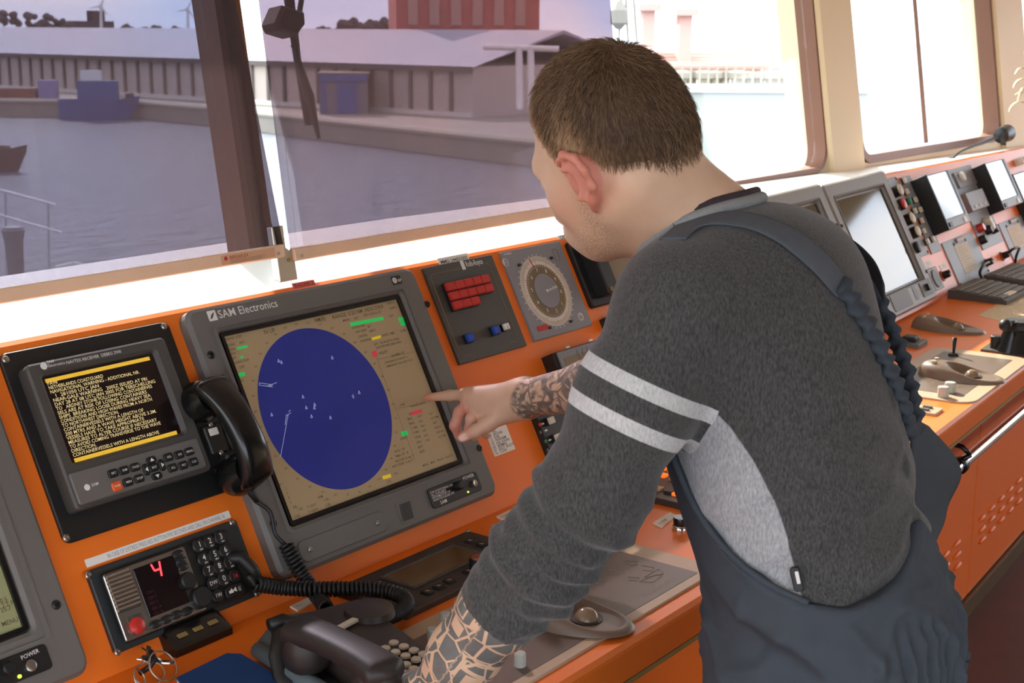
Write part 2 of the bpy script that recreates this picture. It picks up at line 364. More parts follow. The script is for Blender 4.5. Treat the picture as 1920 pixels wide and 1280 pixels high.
# pantograph window wiper outside the second pane
wp = [FG.px(x, y, -.12) for x, y in ((530, -60), (553, 90), (583, 262))]
t = thing('window_wiper', 'dark double-arm wiper hanging outside behind the pink-hazed film', 'wiper', FG.mat(wp[1][0], wp[1][1], -.12))
L = lambda x, y: FG.px(x, y, -.12)-wp[1]
DARKW = mat('wiper_brown', '#3c2a25', .5)
for (p0, p1, r) in (((526, -80), (578, 235), .008), ((538, -80), (566, 170), .006), ((574, -60), (556, 60), .006)):
    a, c = L(*p0), L(*p1); MB().tube([(a[0], a[1], 0), (c[0], c[1], 0)], r, 8).build('wiper_arm', DARKW, t)
c = L(530, 45); MB().prism([tuple(L(*q)) for q in ((505, 45), (519, 12), (560, 25), (562, 48), (545, 70), (512, 60))], -.025, .025, .01).build('wiper_motor_head', DARKW, t)
a, c = L(548, 105), L(586, 262); MB().tube([(a[0], a[1], .012), ((a[0]+c[0])/2+.004, (a[1]+c[1])/2, .016), (c[0], c[1], .02)], [.007, .012, .004], 8).build('wiper_blade', DARKW, t)
b = MB()
for i in range(5):
    a, c = L(541+5*i, 62+24*i), L(552+5*i, 70+24*i); b.tube([(a[0], a[1], 0), (c[0], c[1], 0)], .003, 6)
b.build('cross_links', DARKW, t)

# ================================================================== console
def slabprof(fr, prof, u0, u1, name, m, parent, n=1, w_of=None):
    """extrude a (v,o) profile of a frame from u0 to u1"""
    b = MB(); b.rings([[tuple(fr.w(u, v, o)) for v, o in prof] for u in np.linspace(u0, u1, n+1)]); return b.build(name, m, parent)
con = thing('bridge_console', 'long orange bridge console with sloping instrument panel and flat worktop', 'console')
VF, VT = -.262, .2116
UL, UR = -2.6, 5.6
vtB = lambda u: .2116-(u-PIV)*.0166
def panelmesh(fr, u0, u1, vt0, vt1, name):
    pr = lambda vt: [(VF-.02, 0), (vt-.008, 0), (vt, -.006), (vt+.004, -.02), (vt, -.03), (VF-.02, -.03)]
    b = MB(); b.rings([[tuple(fr.w(u, v, o)) for v, o in pr(vt)] for u, vt in ((u0, vt0), (u1, vt1))]); return b.build(name, ORANGE, con)
ja = PIV
panelmesh(FA, UL, ja, VT, VT, 'instrument_panel'); panelmesh(FB, ja, UR, VT, vtB(UR), 'instrument_panel')
YFA, YFB = -.603, -.583
def desk(fr, u0, u1, yf):
    pr = [(-.08, 0), (yf+.006, 0), (yf, -.006), (yf, -.012), (yf+.012, -.066), (yf+.016, -.070), (-.08, -.070)]
    return slabprof(fr, pr, u0, u1, 'worktop', ORANGE, con)
desk(DA, UL, ja, YFA); desk(DB, ja, UR, YFB)
for fr, u0, u1, yf in ((DA, UL, ja, YFA), (DB, ja, UR, YFB)):
    slabprof(fr, [(yf+.014, -.070), (yf+.014, -.078), (yf+.05, -.078), (yf+.05, -.070)], u0, u1, 'trim_strip', GOLD, con)
    slabprof(fr, [(-.47, -.078), (-.47, -.16), (-.40, -.16), (-.40, -.078)], u0, u1, 'front_rail_panel', ORANGE2, con)
# cabinet doors with louvres below the worktop
ZF = -ZD
def door(fr, u0, u1, vents=True):
    d = thing('cab', '', '') if False else None
    M = Matrix([[fr.ex[i], [0, 0, 1][i], -fr.ev[i], fr.w(u0, -.458, ZF+.055)[i]] for i in range(3)]+[[0, 0, 0, 1]])
    hh = ZD-.055-.16
    o = MB().rr((u1-u0)/2, hh/2, u1-u0-.006, hh, -.02, .0, .004, .002).build('cabinet_door', ORANGE2, con, M=M)
    if vents:
        src = None
        for r in range(3):
            for c in range(5):
                x, y = .11+c*.10-r*.012, .13+r*.036
                if x > u1-u0-.08: continue
                if src is None:
                    src = MB().lathe([(.034, 0), (.032, .004), (.022, .008), (.0, .009)], seg=10)
                    src.v = [(a, q*.22, z) for a, q, z in src.v]; src = src.build('louver', ORANGE2, o, smooth=True); src.location = (x, y, 0)
                else: share(src, 'louver', o, (x, y, 0))
    return o
us = [-2.6, -1.9, -1.2, -.5, .13, ja]
for a, c in zip(us[:-1], us[1:]): door(DA, a, c, False)
us = [ja, 1.38, 2.02, 2.72, 3.42, 4.12, 4.82, 5.6]
for a, c in zip(us[:-1], us[1:]): door(DB, a, c, True)
for fr, u0, u1 in ((DA, UL, ja), (DB, ja, UR)):
    slabprof(fr, [(-.47, ZF+.0), (-.47, ZF+.05), (-.40, ZF+.05), (-.40, ZF+.0)], u0, u1, 'plinth', mat('plinth_brass', '#6b5a40', .4, .5), con)
    slabprof(fr, [(-.10, ZF+.02), (-.10, -.075), (-.06, -.075), (-.06, ZF+.02)], u0, u1, 'back_board', DBROWN, con)

# handrail along the front of the right section
rl = thing('hand_rail', 'polished steel hand rail on black brackets along the cabinet doors', 'hand rail', DB.mat(1.3, -.518, -.198))
Lr = lambda u, y, z: (u-1.3, y+.518, z)
MB().tube([Lr(.9, -.518, 0), Lr(4.4, -.518, 0)], .0155, 20).build('rail_tube', CHROME, rl, smooth=.6)
src = None
for u in (1.0, 1.62, 2.6, 3.6):
    b = MB(); b.rr(0, 0, .05, .075, 0, .012, .008, .003)
    o = None
    bb = MB()
    bb.rings([[(x, y, z) for x, y in outline(0, 0, .036, .06, .008, 4)] for z in (0, .012)])
    arm = MB()
    for s in (-1, 1): arm.tube([(0, .022*s, .01), (0, .021*s, .035), (0, .017*s, .062), (0, .0, .0835 if s > 0 else .0835)], [.008, .007, .007, .006], 8)
    M = Matrix([[1, 0, 0, u-1.3], [0, 0, -1, .06], [0, 1, 0, .03], [0, 0, 0, 1]])
    o = bb.build('rail_bracket', BLACK, rl, M=M); arm.build('bracket_arm', GLOSSBLACK, o, smooth=True)
    MB().lathe([(.0185, -.011), (.0215, -.009), (.0215, .009), (.0185, .011)], seg=20, M=Matrix.Translation((0, -.03, .06)) @ Matrix.Rotation(math.pi/2, 4, 'Y')).build('bracket_clamp', GLOSSBLACK, o, smooth=.6)
# ================================================================== instruments on the left half of the panel
def screw(parent, x, y, z, r=.0042, m=None, name='screw'):
    o = MB().lathe([(r*1.15, 0), (r*1.1, r*.35), (r*.75, r*.62), (r*.45, r*.62), (r*.4, r*.3), (0, r*.3)], x, y, z, 12).build(name, m or STEEL, parent, smooth=.6); return o
def inst(name, label, cat, fr, pts, group=None, off=0.0):
    """an instrument sitting on plane fr; returns its empty, local-coordinate function, width, height"""
    u, v, w, h = rect_px(fr, pts, off); t = thing(name, label, cat, fr.mat(u, v, 0), group)
    L = lambda x, y, o=0.0: fr.px(x, y, o)-np.array([u, v])
    return t, L, w, h
def lrect(L, pts, o=0.0):
    q = [L(x, y, o) for x, y in pts]; x0, x1 = (q[0][0]+q[3][0])/2, (q[1][0]+q[2][0])/2; y1, y0 = (q[0][1]+q[1][1])/2, (q[2][1]+q[3][1])/2
    return (x0+x1)/2, (y0+y1)/2, x1-x0, y1-y0

# ---------------------------------------------------------------- radar display
def radar(name, label, fr, bez, scr, detail=True, power=None, offscreen=False):
    H = .022
    t, L, w, h = inst(name, label, 'radar display', fr, bez, off=H*.8)
    sx, sy, sw, sh = scr
    MB().ring(0, 0, w, h, .02, sx, sy, sw+.012, sh+.012, .004, 0, H, H-.012, .006, .008).build('bezel', GREY, t)
    b = MB()   # raised moulding round the opening
    frame_loop(b, sx, sy, sw+.042, sh+.036, .010, .004, H, H+.0025); b.build('bezel_moulding', GREY, t)
    b = MB(); frame_loop(b, sx, sy, sw+.012, sh+.012, .004, .0062, H-.0115, H-.004); b.build('screen_surround', GLOSSBLACK, t)
    s = MB().rr(sx, sy, sw, sh, H-.012, H-.009, .001, .0003).build('screen', DARKGLASS if offscreen else LCDTAN, t)
    return t, L, w, h, H, s
bez = [(343, 584), (773, 501), (935, 927), (525, 1088)]
u, v, w, h = rect_px(FA, bez, .022*.8)
_q = rect_px(FA, [(414.8, 631.6), (742.8, 562), (857.6, 860.5), (547.3, 979.3)], .013); SCR = (_q[0]-u, _q[1]-v, _q[2], _q[3])
R_, L, w, h, H, scr = radar('radar_display', 'grey radar display with round blue picture at the pointing finger', FA, bez, SCR)
cx0, cy0 = SCR[:2]; zs = H-.0088
Ls = lambda x, y: L(x, y, H-.009)      # screen-plane pixel lookup
q = [Ls(479.4, 739), Ls(736.3, 785), Ls(579.5, 621), Ls(636.7, 915)]
cb = ((q[0][0]+q[1][0])/2+.000, (q[2][1]+q[3][1])/2); rb = .1365
MB().lathe([(rb, 0), (rb, .0003)], cb[0], cb[1], zs, 96).build('radar_circle', LCDBLUE, scr)
b = MB()                               # bearing scale
for i in range(36):
    a = 2*math.pi*i/36; x, y = cb[0]+(rb+.009)*math.cos(a), cb[1]+(rb+.009)*math.sin(a)
    if abs(y-cy0) < .148: b.text('%03d' % ((90-i*10) % 360), x, y-.0015, zs+.0003, .0045, 'C')
b.build('bearing_scale', LCDINK, scr)['kind'] = 'stuff'
tt = Z(340, 480, 3.0484)
def put(b, z, s, x, y, size, align='L'):
    p = Ls(*z(x, y)); b.text(s, p[0], p[1]-size*.35, zs+.0003, size, align)
b = MB()
for s, x, y, sz in (('N UP', 470, 435, .0105), ('RM(R)', 760, 368, .0098), ('RANGE  0.25 NM  HDG 218.8', 862, 350, .0098), ('TRANS  STBY', 245, 478, .0062), ('TUNE', 260, 512, .0062), ('AFC', 330, 497, .0062),
                    ('GAIN', 266, 538, .0062), ('RAIN  1', 272, 562, .0062), ('SEA', 284, 585, .0062), ('CLEAN SWP', 292, 613, .0062), ('OFF', 330, 637, .0062), ('VS', 338, 713, .0062),
                    ('MARIS', 922, 370, .0062), ('OFF', 985, 357, .0062), ('SPS= 0.00 kn BT', 1040, 340, .0068), ('DGPS 1', 1188, 300, .0062), ('SENSO 1', 1175, 272, .0055), ('SYNTH OFF', 975, 412, .006),
                    ('SET', 1062, 405, .006), ('OFF', 1188, 345, .006), ('OFF CENT', 995, 436, .006), ('NEXT', 1074, 430, .006), ('CENTER', 1010, 462, .006), ('POSITION', 1022, 488, .006), ('DGPS 1 REF', 1148, 454, .006), ('CURR', 1250, 430, .006),
                    ('LAT   52-54.227 N', 1100, 505, .006), ('FANS', 1212, 478, .006), ('LON 007-052.368 E BRG', 1112, 525, .0062), ('ADJUST', 1128, 557, .0062), ('ALARM LIST', 1200, 570, .0064),
                    ('DANGEROUS TARGET 11', 1162, 610, .0052), ('DIMENSION THE UNSETTLED', 1170, 632, .0052), ('SUB', 1252, 852, .0062)):
    put(b, tt, s, x, y, sz)
t3 = Z(700, 720, 7.11)
rows = ('BRG', 'RNG', 'T CRS', 'T SPD', 'TCPA', 'CPA', 'BCT', 'BCR')
for i, s in enumerate(rows):
    x, y = 452+i*24, 470+i*62.5; put(b, t3, s, x, y, .0062); put(b, t3, ('218.4', '0.22', '226.1', '5.32', '0.16', '0.35', '', '')[i], x+128, y-32, .0055)
    if i < 6: put(b, t3, ('22.1°', '0.19 NM', '18.0°', '0.00 kn', '0.00 min', '0.13 NM')[i], x+290, y-72, .0055)
for s, x, y in (('TARGET DATA', 492, 300), ('ID', 470, 402), ('EVENT', 360, 735), ('PATH   ET', 280, 905), ('TIMES  RT   R', 285, 970), ('VECTOR 15 min  T', 290, 1035), ('PAST POSN  5 min T', 250, 1105), ('TTG', 265, 1205), ('MENU   MAP   TRACK   ROUTE', 655, 1090)):
    put(b, t3, s, x, y, .0058)
t7 = Z(460, 880, 3)
for s, x, y in (('PI 1', 188, 88), ('2', 224, 108), ('3', 232, 134), ('4', 240, 160), ('5', 250, 184), ('EBL', 268, 214), ('1 (R)', 290, 228), ('T CENT', 345, 214), ('VRM', 405, 160), ('1 (R)', 438, 174), ('2 (R)', 275, 268), ('T CENT', 355, 240), ('2 (R)', 448, 204), ('STA', 795, 72)):
    put(b, t7, s, x, y, .0058)
b.build('screen_text', LCDINK, scr)['kind'] = 'stuff'
def block(z, c, m, name):
    q = [Ls(*z(*p)) for p in c]; MB().rings([[(p[0], p[1], zz) for p in q] for zz in (zs, zs+.0002)]).build(name, m, scr)
for c in (((318, 520), (376, 508), (379, 522), (321, 535)), ((336, 572), (352, 569), (355, 582), (339, 586)), ((312, 672), (360, 661), (364, 683), (316, 694)), ((962, 382), (1152, 346), (1158, 364), (968, 402)), ((1238, 352), (1268, 347), (1272, 370), (1244, 376)), ((1250, 378), (1276, 373), (1280, 394), (1256, 399))):
    block(tt, c, LCDGREEN, 'green_field')
block(t3, ((362, 636), (450, 618), (464, 675), (376, 696)), LCDGREEN, 'green_field')
for c in (((1086, 466), (1138, 452), (1141, 468), (1090, 482)),): block(tt, c, LCDYEL, 'yellow_field')
block(t3, ((118, 1225), (225, 1195), (240, 1240), (130, 1272)), LCDYEL, 'yellow_field')
block(tt, ((1086, 545), (1112, 539), (1122, 573), (1097, 579)), LCDRED, 'red_field'); block(t3, ((494, 370), (638, 332), (652, 376), (510, 418)), LCDRED, 'red_field')
b = MB()                               # echoes, vectors and divider lines
def ln(b, z, p, q, r=.00045):
    a, c = Ls(*z(*p)), Ls(*z(*q)); b.tube([(a[0], a[1], zs+.0003), (c[0], c[1], zs+.0003)], r, 4)
for p, q in (((445, 725), (520, 735)), ((445, 738), (520, 748)), ((445, 725), (445, 738)), ((500, 740), (545, 722)), ((490, 742), (520, 742)), ((610, 905), (598, 970)), ((600, 905), (592, 965)), ((598, 970), (566, 1148)), ((612, 890), (622, 880)), ((600, 912), (625, 895)), ((972, 800), (988, 806)), ((980, 790), (982, 815))): ln(b, tt, p, q)
for x, y in ((556, 598), (572, 606), (862, 580), (695, 803), (714, 865), (762, 848), (760, 866), (744, 915), (852, 922), (516, 905), (1016, 778)):
    ln(b, tt, (x-5, y+9), (x-3, y-9)); ln(b, tt, (x-3, y-9), (x+6, y+7)); ln(b, tt, (x-5, y+9), (x+6, y+7))
b.build('radar_echoes', LCDTRACE, scr)
b = MB()
for p, q in (((1112, 575), (1335, 1165)), ((1120, 590), (1340, 545)), ((1240, 870), (1420, 835))): ln(b, tt, p, q, .0002)
b.build('divider_lines', LCDINK, scr)
# lettering, cover plate, loudspeaker, power box, screws
p = L(*tt(158, 372), H); b = MB()
b.text('SAM Electronics', p[0]+.021, p[1]+.001, H+.0003, .0185); lo = b.build('maker_lettering', WPRINT, R_)
b = MB().rr(p[0]+.0095, p[1]+.0075, .0165, .0165, H, H+.0004, .001, .0001); b.build('maker_emblem', WPRINT, lo)
MB().prism([(p[0]+.004, p[1]+.002), (p[0]+.009, p[1]+.004), (p[0]+.015, p[1]+.013), (p[0]+.008, p[1]+.009)], H+.0004, H+.0007).build('emblem_mark', DGREY, lo)
t7l = lambda x, y: L(*t7(x, y), H)
x, y, cw, ch = lrect(lambda a, c, o=0: L(a, c, H), [t7(280, 415), t7(765, 225), t7(800, 335), t7(325, 540)])
cov = MB().rr(x, y, cw, ch, H, H+.0035, .012, .0015, 5).build('cover_plate', GREY, R_)
for k in (-1, 1): screw(cov, x+k*(cw/2-.02), y, H+.0035, .0036)
x, y, cw, ch = lrect(lambda a, c, o=0: L(a, c, H), [t7(838, 190), t7(925, 165), t7(965, 280), t7(885, 308)])
sp = MB().rr(x, y, cw, ch, H, H+.001, .004, .0004).build('loudspeaker', GREY, R_)
b = MB()
for i in range(8):
    xx = x+(i-3.5)*.0034; hh = math.sqrt(max(.0002, .014**2-(xx-x)**2)); b.tube([(xx+.2*hh, y+hh, H+.001), (xx-.2*hh, y-hh, H+.001)], .0009, 6)
b.build('loudspeaker_slots', BLACK, sp)
x, y, cw, ch = lrect(lambda a, c, o=0: L(a, c, H), [t7(1015, 120), t7(1285, 5), t7(1335, 110), t7(1060, 225)])
pb = MB().rr(x, y, cw, ch, H, H+.003, .006, .001).build('power_panel', BLACK, R_)
b = MB().text('POWER', x+cw*.2, y+ch*.27, H+.0032, .0085)
for i, s in enumerate(('FOR POSITIONING USE', 'ALL AVAILABLE', 'INFORMATION OF', 'ANALYSIS RADAR SYS')): b.text(s, x-cw*.47, y+ch*(.22-.13*i), H+.0032, .0056)
b.text('SAM', x-cw*.36, y-ch*.42, H+.0032, .009); b.build('power_panel_print', WPRINT, pb)['kind'] = 'stuff'
MB().lathe([(.008, 0), (.008, .012), (.006, .014), (0, .014)], x+.005, y+.004, H+.003, 18).build('power_knob', RUBBER, pb, smooth=.6)
MB().lathe([(.006, 0), (.006, .004), (.004, .005), (0, .004)], x+cw*.36, y-.002, H+.003, 16).build('power_button', STEEL, pb, smooth=.6)
MB().cyl(x+.026, y-.012, .0018, H+.003, H+.005, 10).build('power_light', mat('green_yellow_led', '#b7c93a', .4, emit=1.5), pb)
for q in ((388, 669), (796, 573), (893, 842), (505, 984)):
    p = L(*q, H*.6); screw(R_, p[0]*.995, p[1], H-.001, .0058, BLACK)
x, y, cw, ch = lrect(lambda a, c, o=0: L(a, c, H), [tt(1192, 125), tt(1252, 110), tt(1266, 150), tt(1206, 165)])
bd = MB().rr(x, y, .024, .016, H, H+.0005, .002, .0001).build('type_badge', BLACK, R_)
b = MB(); b.lathe([(.0055, 0), (.0055, .0003), (.0038, .0003), (.0038, 0)], x-.005, y, H+.0005, 20); b.cyl(x-.005, y, .0018, H+.0005, H+.0008, 10, .0001); b.text('RP', x+.003, y-.004, H+.0006, .008)
b.build('badge_mark', WPRINT, bd)

# ---------------------------------------------------------------- red-key command panel
t, L, w, h = inst('red_key_panel', 'dark grey command panel with red, blue and white square keys', 'control panel', FA, [(788, 504), (918, 480), (983, 648), (860, 687)])
MB().rr(0, 0, w, h, 0, .007, .002, .0012).build('plate', DGREY, t)
zq = Z(780, 460, 5.332); kz = .0075; src = None
def sqkey(parent, p, m, name, s=.0185, sy=None):
    sy = sy or s
    k = MB().rr(0, 0, s*1.0, sy*1.0, 0, .0065, .001, .0003).build(name+'_collar', RUBBER, parent); k.location = (p[0], p[1], .007)
    c = MB().rr(0, 0, s*.95, sy*.86, .0065, .0135, .0015, .0016).build(name, m, k); return k, c
xs = [zq(352+90*i, 405-25*i*.85) for i in range(5)]
o = L(*zq(350, 408), .018); e = L(*zq(692, 330), .018); dx = (e[0]-o[0])/4; o3 = L(*zq(418, 593), .018); dy = (o3[1]-o[1])/2; x_ = o[0]
for r, n in ((0, 5), (1, 5), (2, 3)):
    for i in range(n): sqkey(t, (x_+i*dx, o[1]+r*dy), RED, 'red_key', abs(dx), abs(dy))
p = L(*zq(548, 918), .018); sqkey(t, p, BLUE, 'blue_key', .018); p = L(*zq(808, 842), .018); sqkey(t, p, BLUE, 'blue_key', .018); p = L(*zq(893, 815), .014)
k, c = sqkey(t, p, WHITE, 'white_key', .0145); MB().text('i', -.002, -.005, .0137, .012).build('key_print', PRINT, c)
p = L(*zq(505, 215), .007); MB().textw('Rolls-Royce', p[0], p[1], .0072, .0155, .050).build('maker_lettering', WPRINT, t)
p = L(*zq(475, 215), .007); b = MB().rr(p[0], p[1]+.004, .010, .0185, .007, .0072, .001, .0001); b.build('maker_emblem', WPRINT, t)
b = MB()
def goldline(pts): b.tube([tuple(L(*zq(*q), .007)) + (.0072,) for q in pts], .0005, 4)
goldline([(445, 232), (160, 290), (143, 312), (440, 1085), (470, 1110), (555, 1085)]); goldline([(690, 178), (715, 180), (735, 205), (1020, 935), (1005, 955), (930, 975)])
b.build('gold_border', GOLD, t)
t2, L2, w2, h2 = inst('number_label', 'white label reading MMSI 244822000 above the red key panel', 'label', FA, [zq(218, 150), zq(520, 93), zq(532, 140), zq(232, 198)])
MB().rr(0, 0, w2, max(h2, .017), 0, .0006, .0005, .0001).build('sticker', LABEL, t2); MB().textw('MMSI: 244822000', 0, -.0032, .0008, .0095, w2*.88, 'C').build('print', PRINT, t2)

# ---------------------------------------------------------------- compass repeater dial
t, L, w, h = inst('compass_repeater', 'grey square compass repeater with round white degree scale', 'compass', FA, [(934, 474), (1045, 454), (1107, 607), (1001, 645)])
MB().rr(0, 0, w, h, 0, .006, .002, .0012).build('plate', PANELGREY, t)
DC = L(*zq(1305, 455), .007); rad = .0745
b = MB().lathe([(rad, 0), (rad, .001)], DC[0], DC[1], .006, 72); dsc = b.build('degree_ring', mat('dial_white', '#d9cfc0', .5, var=.05), t)
MB().lathe([(rad*.76, 0), (rad*.76, .0006)], DC[0], DC[1], .007, 64).build('number_ring', mat('dial_brown', '#766446', .5), dsc)
MB().lathe([(rad*.49, 0), (rad*.49, .0012), (rad*.47, .0016)], DC[0], DC[1], .0076, 48).build('centre_disc', PANELGREY, t)
b = MB()
for i in range(120):
    a = 2*math.pi*i/120; l0 = rad*.985; l1 = rad*(.80 if i % 10 == 0 else .86); c, s = math.cos(a), math.sin(a)
    b.tube([(DC[0]+l0*c, DC[1]+l0*s, .007), (DC[0]+l1*c, DC[1]+l1*s, .007)], .0005, 3)
b.build('degree_marks', mat('dial_mark_grey', '#8c7d6c', .6), dsc)
b = MB()
for i in range(60):
    a = 2*math.pi*i/60; c, s = math.cos(a), math.sin(a); b.tube([(DC[0]+rad*.755*c, DC[1]+rad*.755*s, .0077), (DC[0]+rad*.69*c, DC[1]+rad*.69*s, .0077)], .0004, 3)
for d in range(10):
    a = math.radians(97-36*(d-7)); rr_ = rad*.60; b.text(str(d), DC[0]+rr_*math.cos(a), DC[1]+rr_*math.sin(a)-.003, .0078, .0105, 'C')
b.build('dial_numbers', WPRINT, dsc)
b = MB()
for i in range(36):
    a = math.radians(i*10); b.text('%d' % (i*10), DC[0]+rad*1.045*math.cos(a), DC[1]+rad*1.045*math.sin(a)-.0015, .0062, .0042, 'C')
b.build('outer_numbers', WPRINT, t)
b = MB().text('anschütz', DC[0]+.005, DC[1]-.002, .0094, .009, ang=.12); b.cyl(DC[0], DC[1], .003, .0092, .0095, 12, .0001); b.build('centre_print', WPRINT, t)
a = math.radians(102); MB().tube([(DC[0]+rad*.99*math.cos(a), DC[1]+rad*.99*math.sin(a), .0072), (DC[0]+rad*.72*math.cos(a), DC[1]+rad*.72*math.sin(a), .0078)], .0012, 4).build('heading_mark', RED, dsc)
for q in ((1028, 198), (1350, 128), (1547, 760), (1335, 824)):
    p = L(*zq(*q), .006); MB().rr(p[0], p[1], .008, .0055, .006, .009, .001, .0005).build('dial_clip', RUBBER, t)
x, y, a, c = lrect(L, [zq(1188, 822), zq(1285, 795), zq(1300, 845), zq(1203, 873)]); MB().rr(x, y, a, c, .006, .0075, .001, .0004).build('red_indicator', RED, t)
for q in ((893, 170), (1646, 712)):
    p = L(*zq(*q), .006); b = MB().lathe([(.0085, 0), (.0085, .0004), (.007, .0004), (.007, 0)], p[0], p[1], .006, 24); b.build('knob_ring_print', WPRINT, t)
p = L(*zq(1400, 95), .006); b = MB(); frame_loop(b, p[0], p[1], .016, .026, .004, .001, .006, .0063); b.build('outline_print', mat('dark_outline', '#5c5c60', .6), t)
p = L(*zq(880, 98), .006); MB().text('compass', p[0], p[1], .0062, .007).build('corner_print', WPRINT, t)

# ---------------------------------------------------------------- black framed instrument under the chin, small chart recorder
z8 = Z(760, 440, 3.764)
t, L, w, h = inst('framed_display', 'black framed instrument with tan screen below the chin of the man', 'display', FA, [(1064, 452), (1196, 428), (1252, 545), (1112, 571)], off=.012)
MB().rr(0, 0, w, h, 0, .012, .008, .003).build('flange', RUBBER, t)
fr_ = MB().ring(.004, .002, w*.86, h*.82, .006, .012, .004, w*.60, h*.60, .003, .012, .046, .034, .003, .006).build('housing', BLACK, t)
MB().rr(.012, .004, w*.595, h*.595, .034, .0355, .002, .0004).build('screen', LCDDUST, fr_)
for sx in (-1, 1):
    for sy in (-1, 1): screw(fr_, .004+sx*w*.385, .002+sy*h*.355, .046, .0045, GOLD)
for i in range(3): MB().cyl(w*.375, .035-.03*i, .0045, .046, .051, 12).build('side_button', RUBBER, fr_)
t2, L2, w2, h2 = inst('warning_label', 'white label reading CATHMA CALL above the black framed display', 'label', FA, [z8(1072, 8), z8(1230, -22), z8(1240, 8), z8(1082, 36)])
MB().rr(0, 0, w2, h2, 0, .0006, .0005, .0001).build('sticker', LABEL, t2); MB().textw('CATHMA CALL', 0, -.0045, .0007, .012, w2*.85, 'C').build('print', PRINT, t2)
t, L, w, h = inst('trend_recorder', 'small grey box with pale trend graph above the pointing forearm', 'display', FA, [(1040, 660), (1130, 633), (1160, 716), (1070, 748)], off=.034)
MB().rr(0, 0, w, h, 0, .030, .003, .002).build('housing', BLACK, t)
MB().rr(.004, .002, w*.92, h*.92, .030, .034, .002, .001).build('front_frame', PANELGREY, t)
s = MB().rr(.006, -.004, w*.80, h*.74, .034, .0348, .001, .0002).build('screen', LCDDUST, t)
b = MB(); rnd = random.Random(4)
for k in range(3):
    pts = [(-.01+k*.014+rnd.uniform(-.004, .004), .04-.01*i, .035) for i in range(8)]; b.tube(pts, .0006, 4)
b.build('trend_lines', mat('trend_ink', '#55524a', .6), s)
b = MB().rr(-.035, .05, .012, .004, .034, .0345, .0005, .0001).rr(.045, .05, .012, .004, .034, .0345, .0005, .0001); b.build('frame_print', WPRINT, t)
t, L, w, h = inst('side_switch_box', 'small black switch box right of the compass repeater', 'switch box', FA, [(1122, 600), (1160, 590), (1170, 612), (1132, 622)])
MB().rr(0, 0, w, h, 0, .02, .003, .002).build('housing', BLACK, t)
b = MB().cyl(0, 0, .006, .02, .026, 12); b.build('switch_button', DGREY, t)

# ---------------------------------------------------------------- black strip with white keys, grey strip beside it, paper list
y5 = Z(760, 660, 3.310); q3 = Z(770, 690, 5.486)
t, L, w, h = inst('white_key_strip', 'narrow black panel with white keys under the tattooed forearm', 'control panel', FA, [(975, 735), (1030, 712), (1092, 868), (1037, 892)])
MB().rr(0, 0, w, h, 0, .016, .002, .0015).build('plate', BLACK, t)
for q, m, nm in (((1450, 535), CREAM, 'white_key'), ((1518, 708), CREAM, 'white_key')):
    p = L(*q3(*q), .026); k, c = sqkey(t, p, m, nm, .0155); k.location = (p[0], p[1], .016)
for q, m in (((1285, 490), RED), ((1335, 578), RED), ((1395, 750), GREEN), ((1338, 660), DGREY), ((1412, 842), DGREY)):
    p = L(*q3(*q), .018); MB().cyl(p[0], p[1], .0035, .016, .0185, 10).build('indicator_light', m, t)
b = MB()
for q in ((1320, 468), (1358, 572), (1392, 640), (1432, 738), (1462, 818)):
    p = L(*q3(*q), .016); b.rr(p[0], p[1], .008, .003, .016, .0164, .0003, .0001)
b.build('key_captions', WPRINT, t)
t, L, w, h = inst('grey_selector_strip', 'grey selector panel half hidden by the striped sleeve', 'control panel', FA, [(1052, 775), (1130, 745), (1190, 895), (1112, 930)])
MB().rr(0, 0, w, h, 0, .008, .002, .0012).build('plate', PANELGREY, t)
for q in ((1618, 545), (1700, 600)):
    p = L(*q3(*q), .008); b = MB().lathe([(.0075, 0), (.0075, .001), (.005, .001), (.005, 0)], p[0], p[1], .008, 20); b.build('selector_ring', WPRINT, t)
t, L, w, h = inst('frequency_list', 'small white typed list stuck right of the radar display', 'paper list', FA, [q3(768, 660), q3(975, 575), q3(1078, 832), q3(862, 912)])
MB().rr(0, 0, w, h, 0, .0006, .0005, .0001).build('sheet', LABEL, t)
b = MB()
for i, s in enumerate(('10   ALL', '14   BRUNSB', '11   ELBE', '12   WARNEM.', '73   KIEL KANAL', '69   BREMEN', '67   DEUT. BUCHT', '16   CUXH')): b.text(s, -w*.43, h*(.36-.115*i), .0007, .0072)
b.build('print', PRINT, t)
t2, L2, w2, h2 = inst('red_label', 'thin pink label reading RADAR 2 on the top edge of the radar', 'label', FA, [(548, 534), (590, 526), (590, 532), (549, 540)])
MB().rr(0, 0, w2, .010, 0, .0006, .0004, .0001).build('sticker', mat('pink_label', '#e06a5a', .6), t2); MB().textw('RADAR 2', 0, -.003, .0007, .009, w2*.85, 'C').build('print', mat('label_red', '#a01f2b', .6), t2)

# ---------------------------------------------------------------- radio message receiver
z4, t1, z6 = Z(0, 400, 2.9766), Z(60, 640, 5.333), Z(0, 860, 3)
t, L, w, h = inst('message_receiver', 'black weather message receiver with lines of pale text', 'receiver', FA, [(-4, 668), (311, 602), (427, 922), (117, 1023)])
MB().rr(0, 0, w, h, 0, .006, .012, .0015, 5).build('mounting_plate', BLACK, t)
for q in ((10, 674), (307, 612), (417, 909), (124, 1008)):
    p = L(*q, .006); screw(t, p[0], p[1], .006, .0048)
hx, hy, hw, hh = lrect(L, [z4(120, 862), z4(900, 695), z6(1165, 45), z6(425, 330)], .02)
HZ = .030
sx, sy, sw, sh = lrect(L, [t1(100, 360), t1(1205, 115), t1(1490, 900), t1(405, 1225)], HZ-.006)
hs = MB().ring(hx, hy, hw, hh, .008, sx, sy, sw, sh, .003, .006, HZ, HZ-.008, .003, .006).build('housing', DGREY, t)
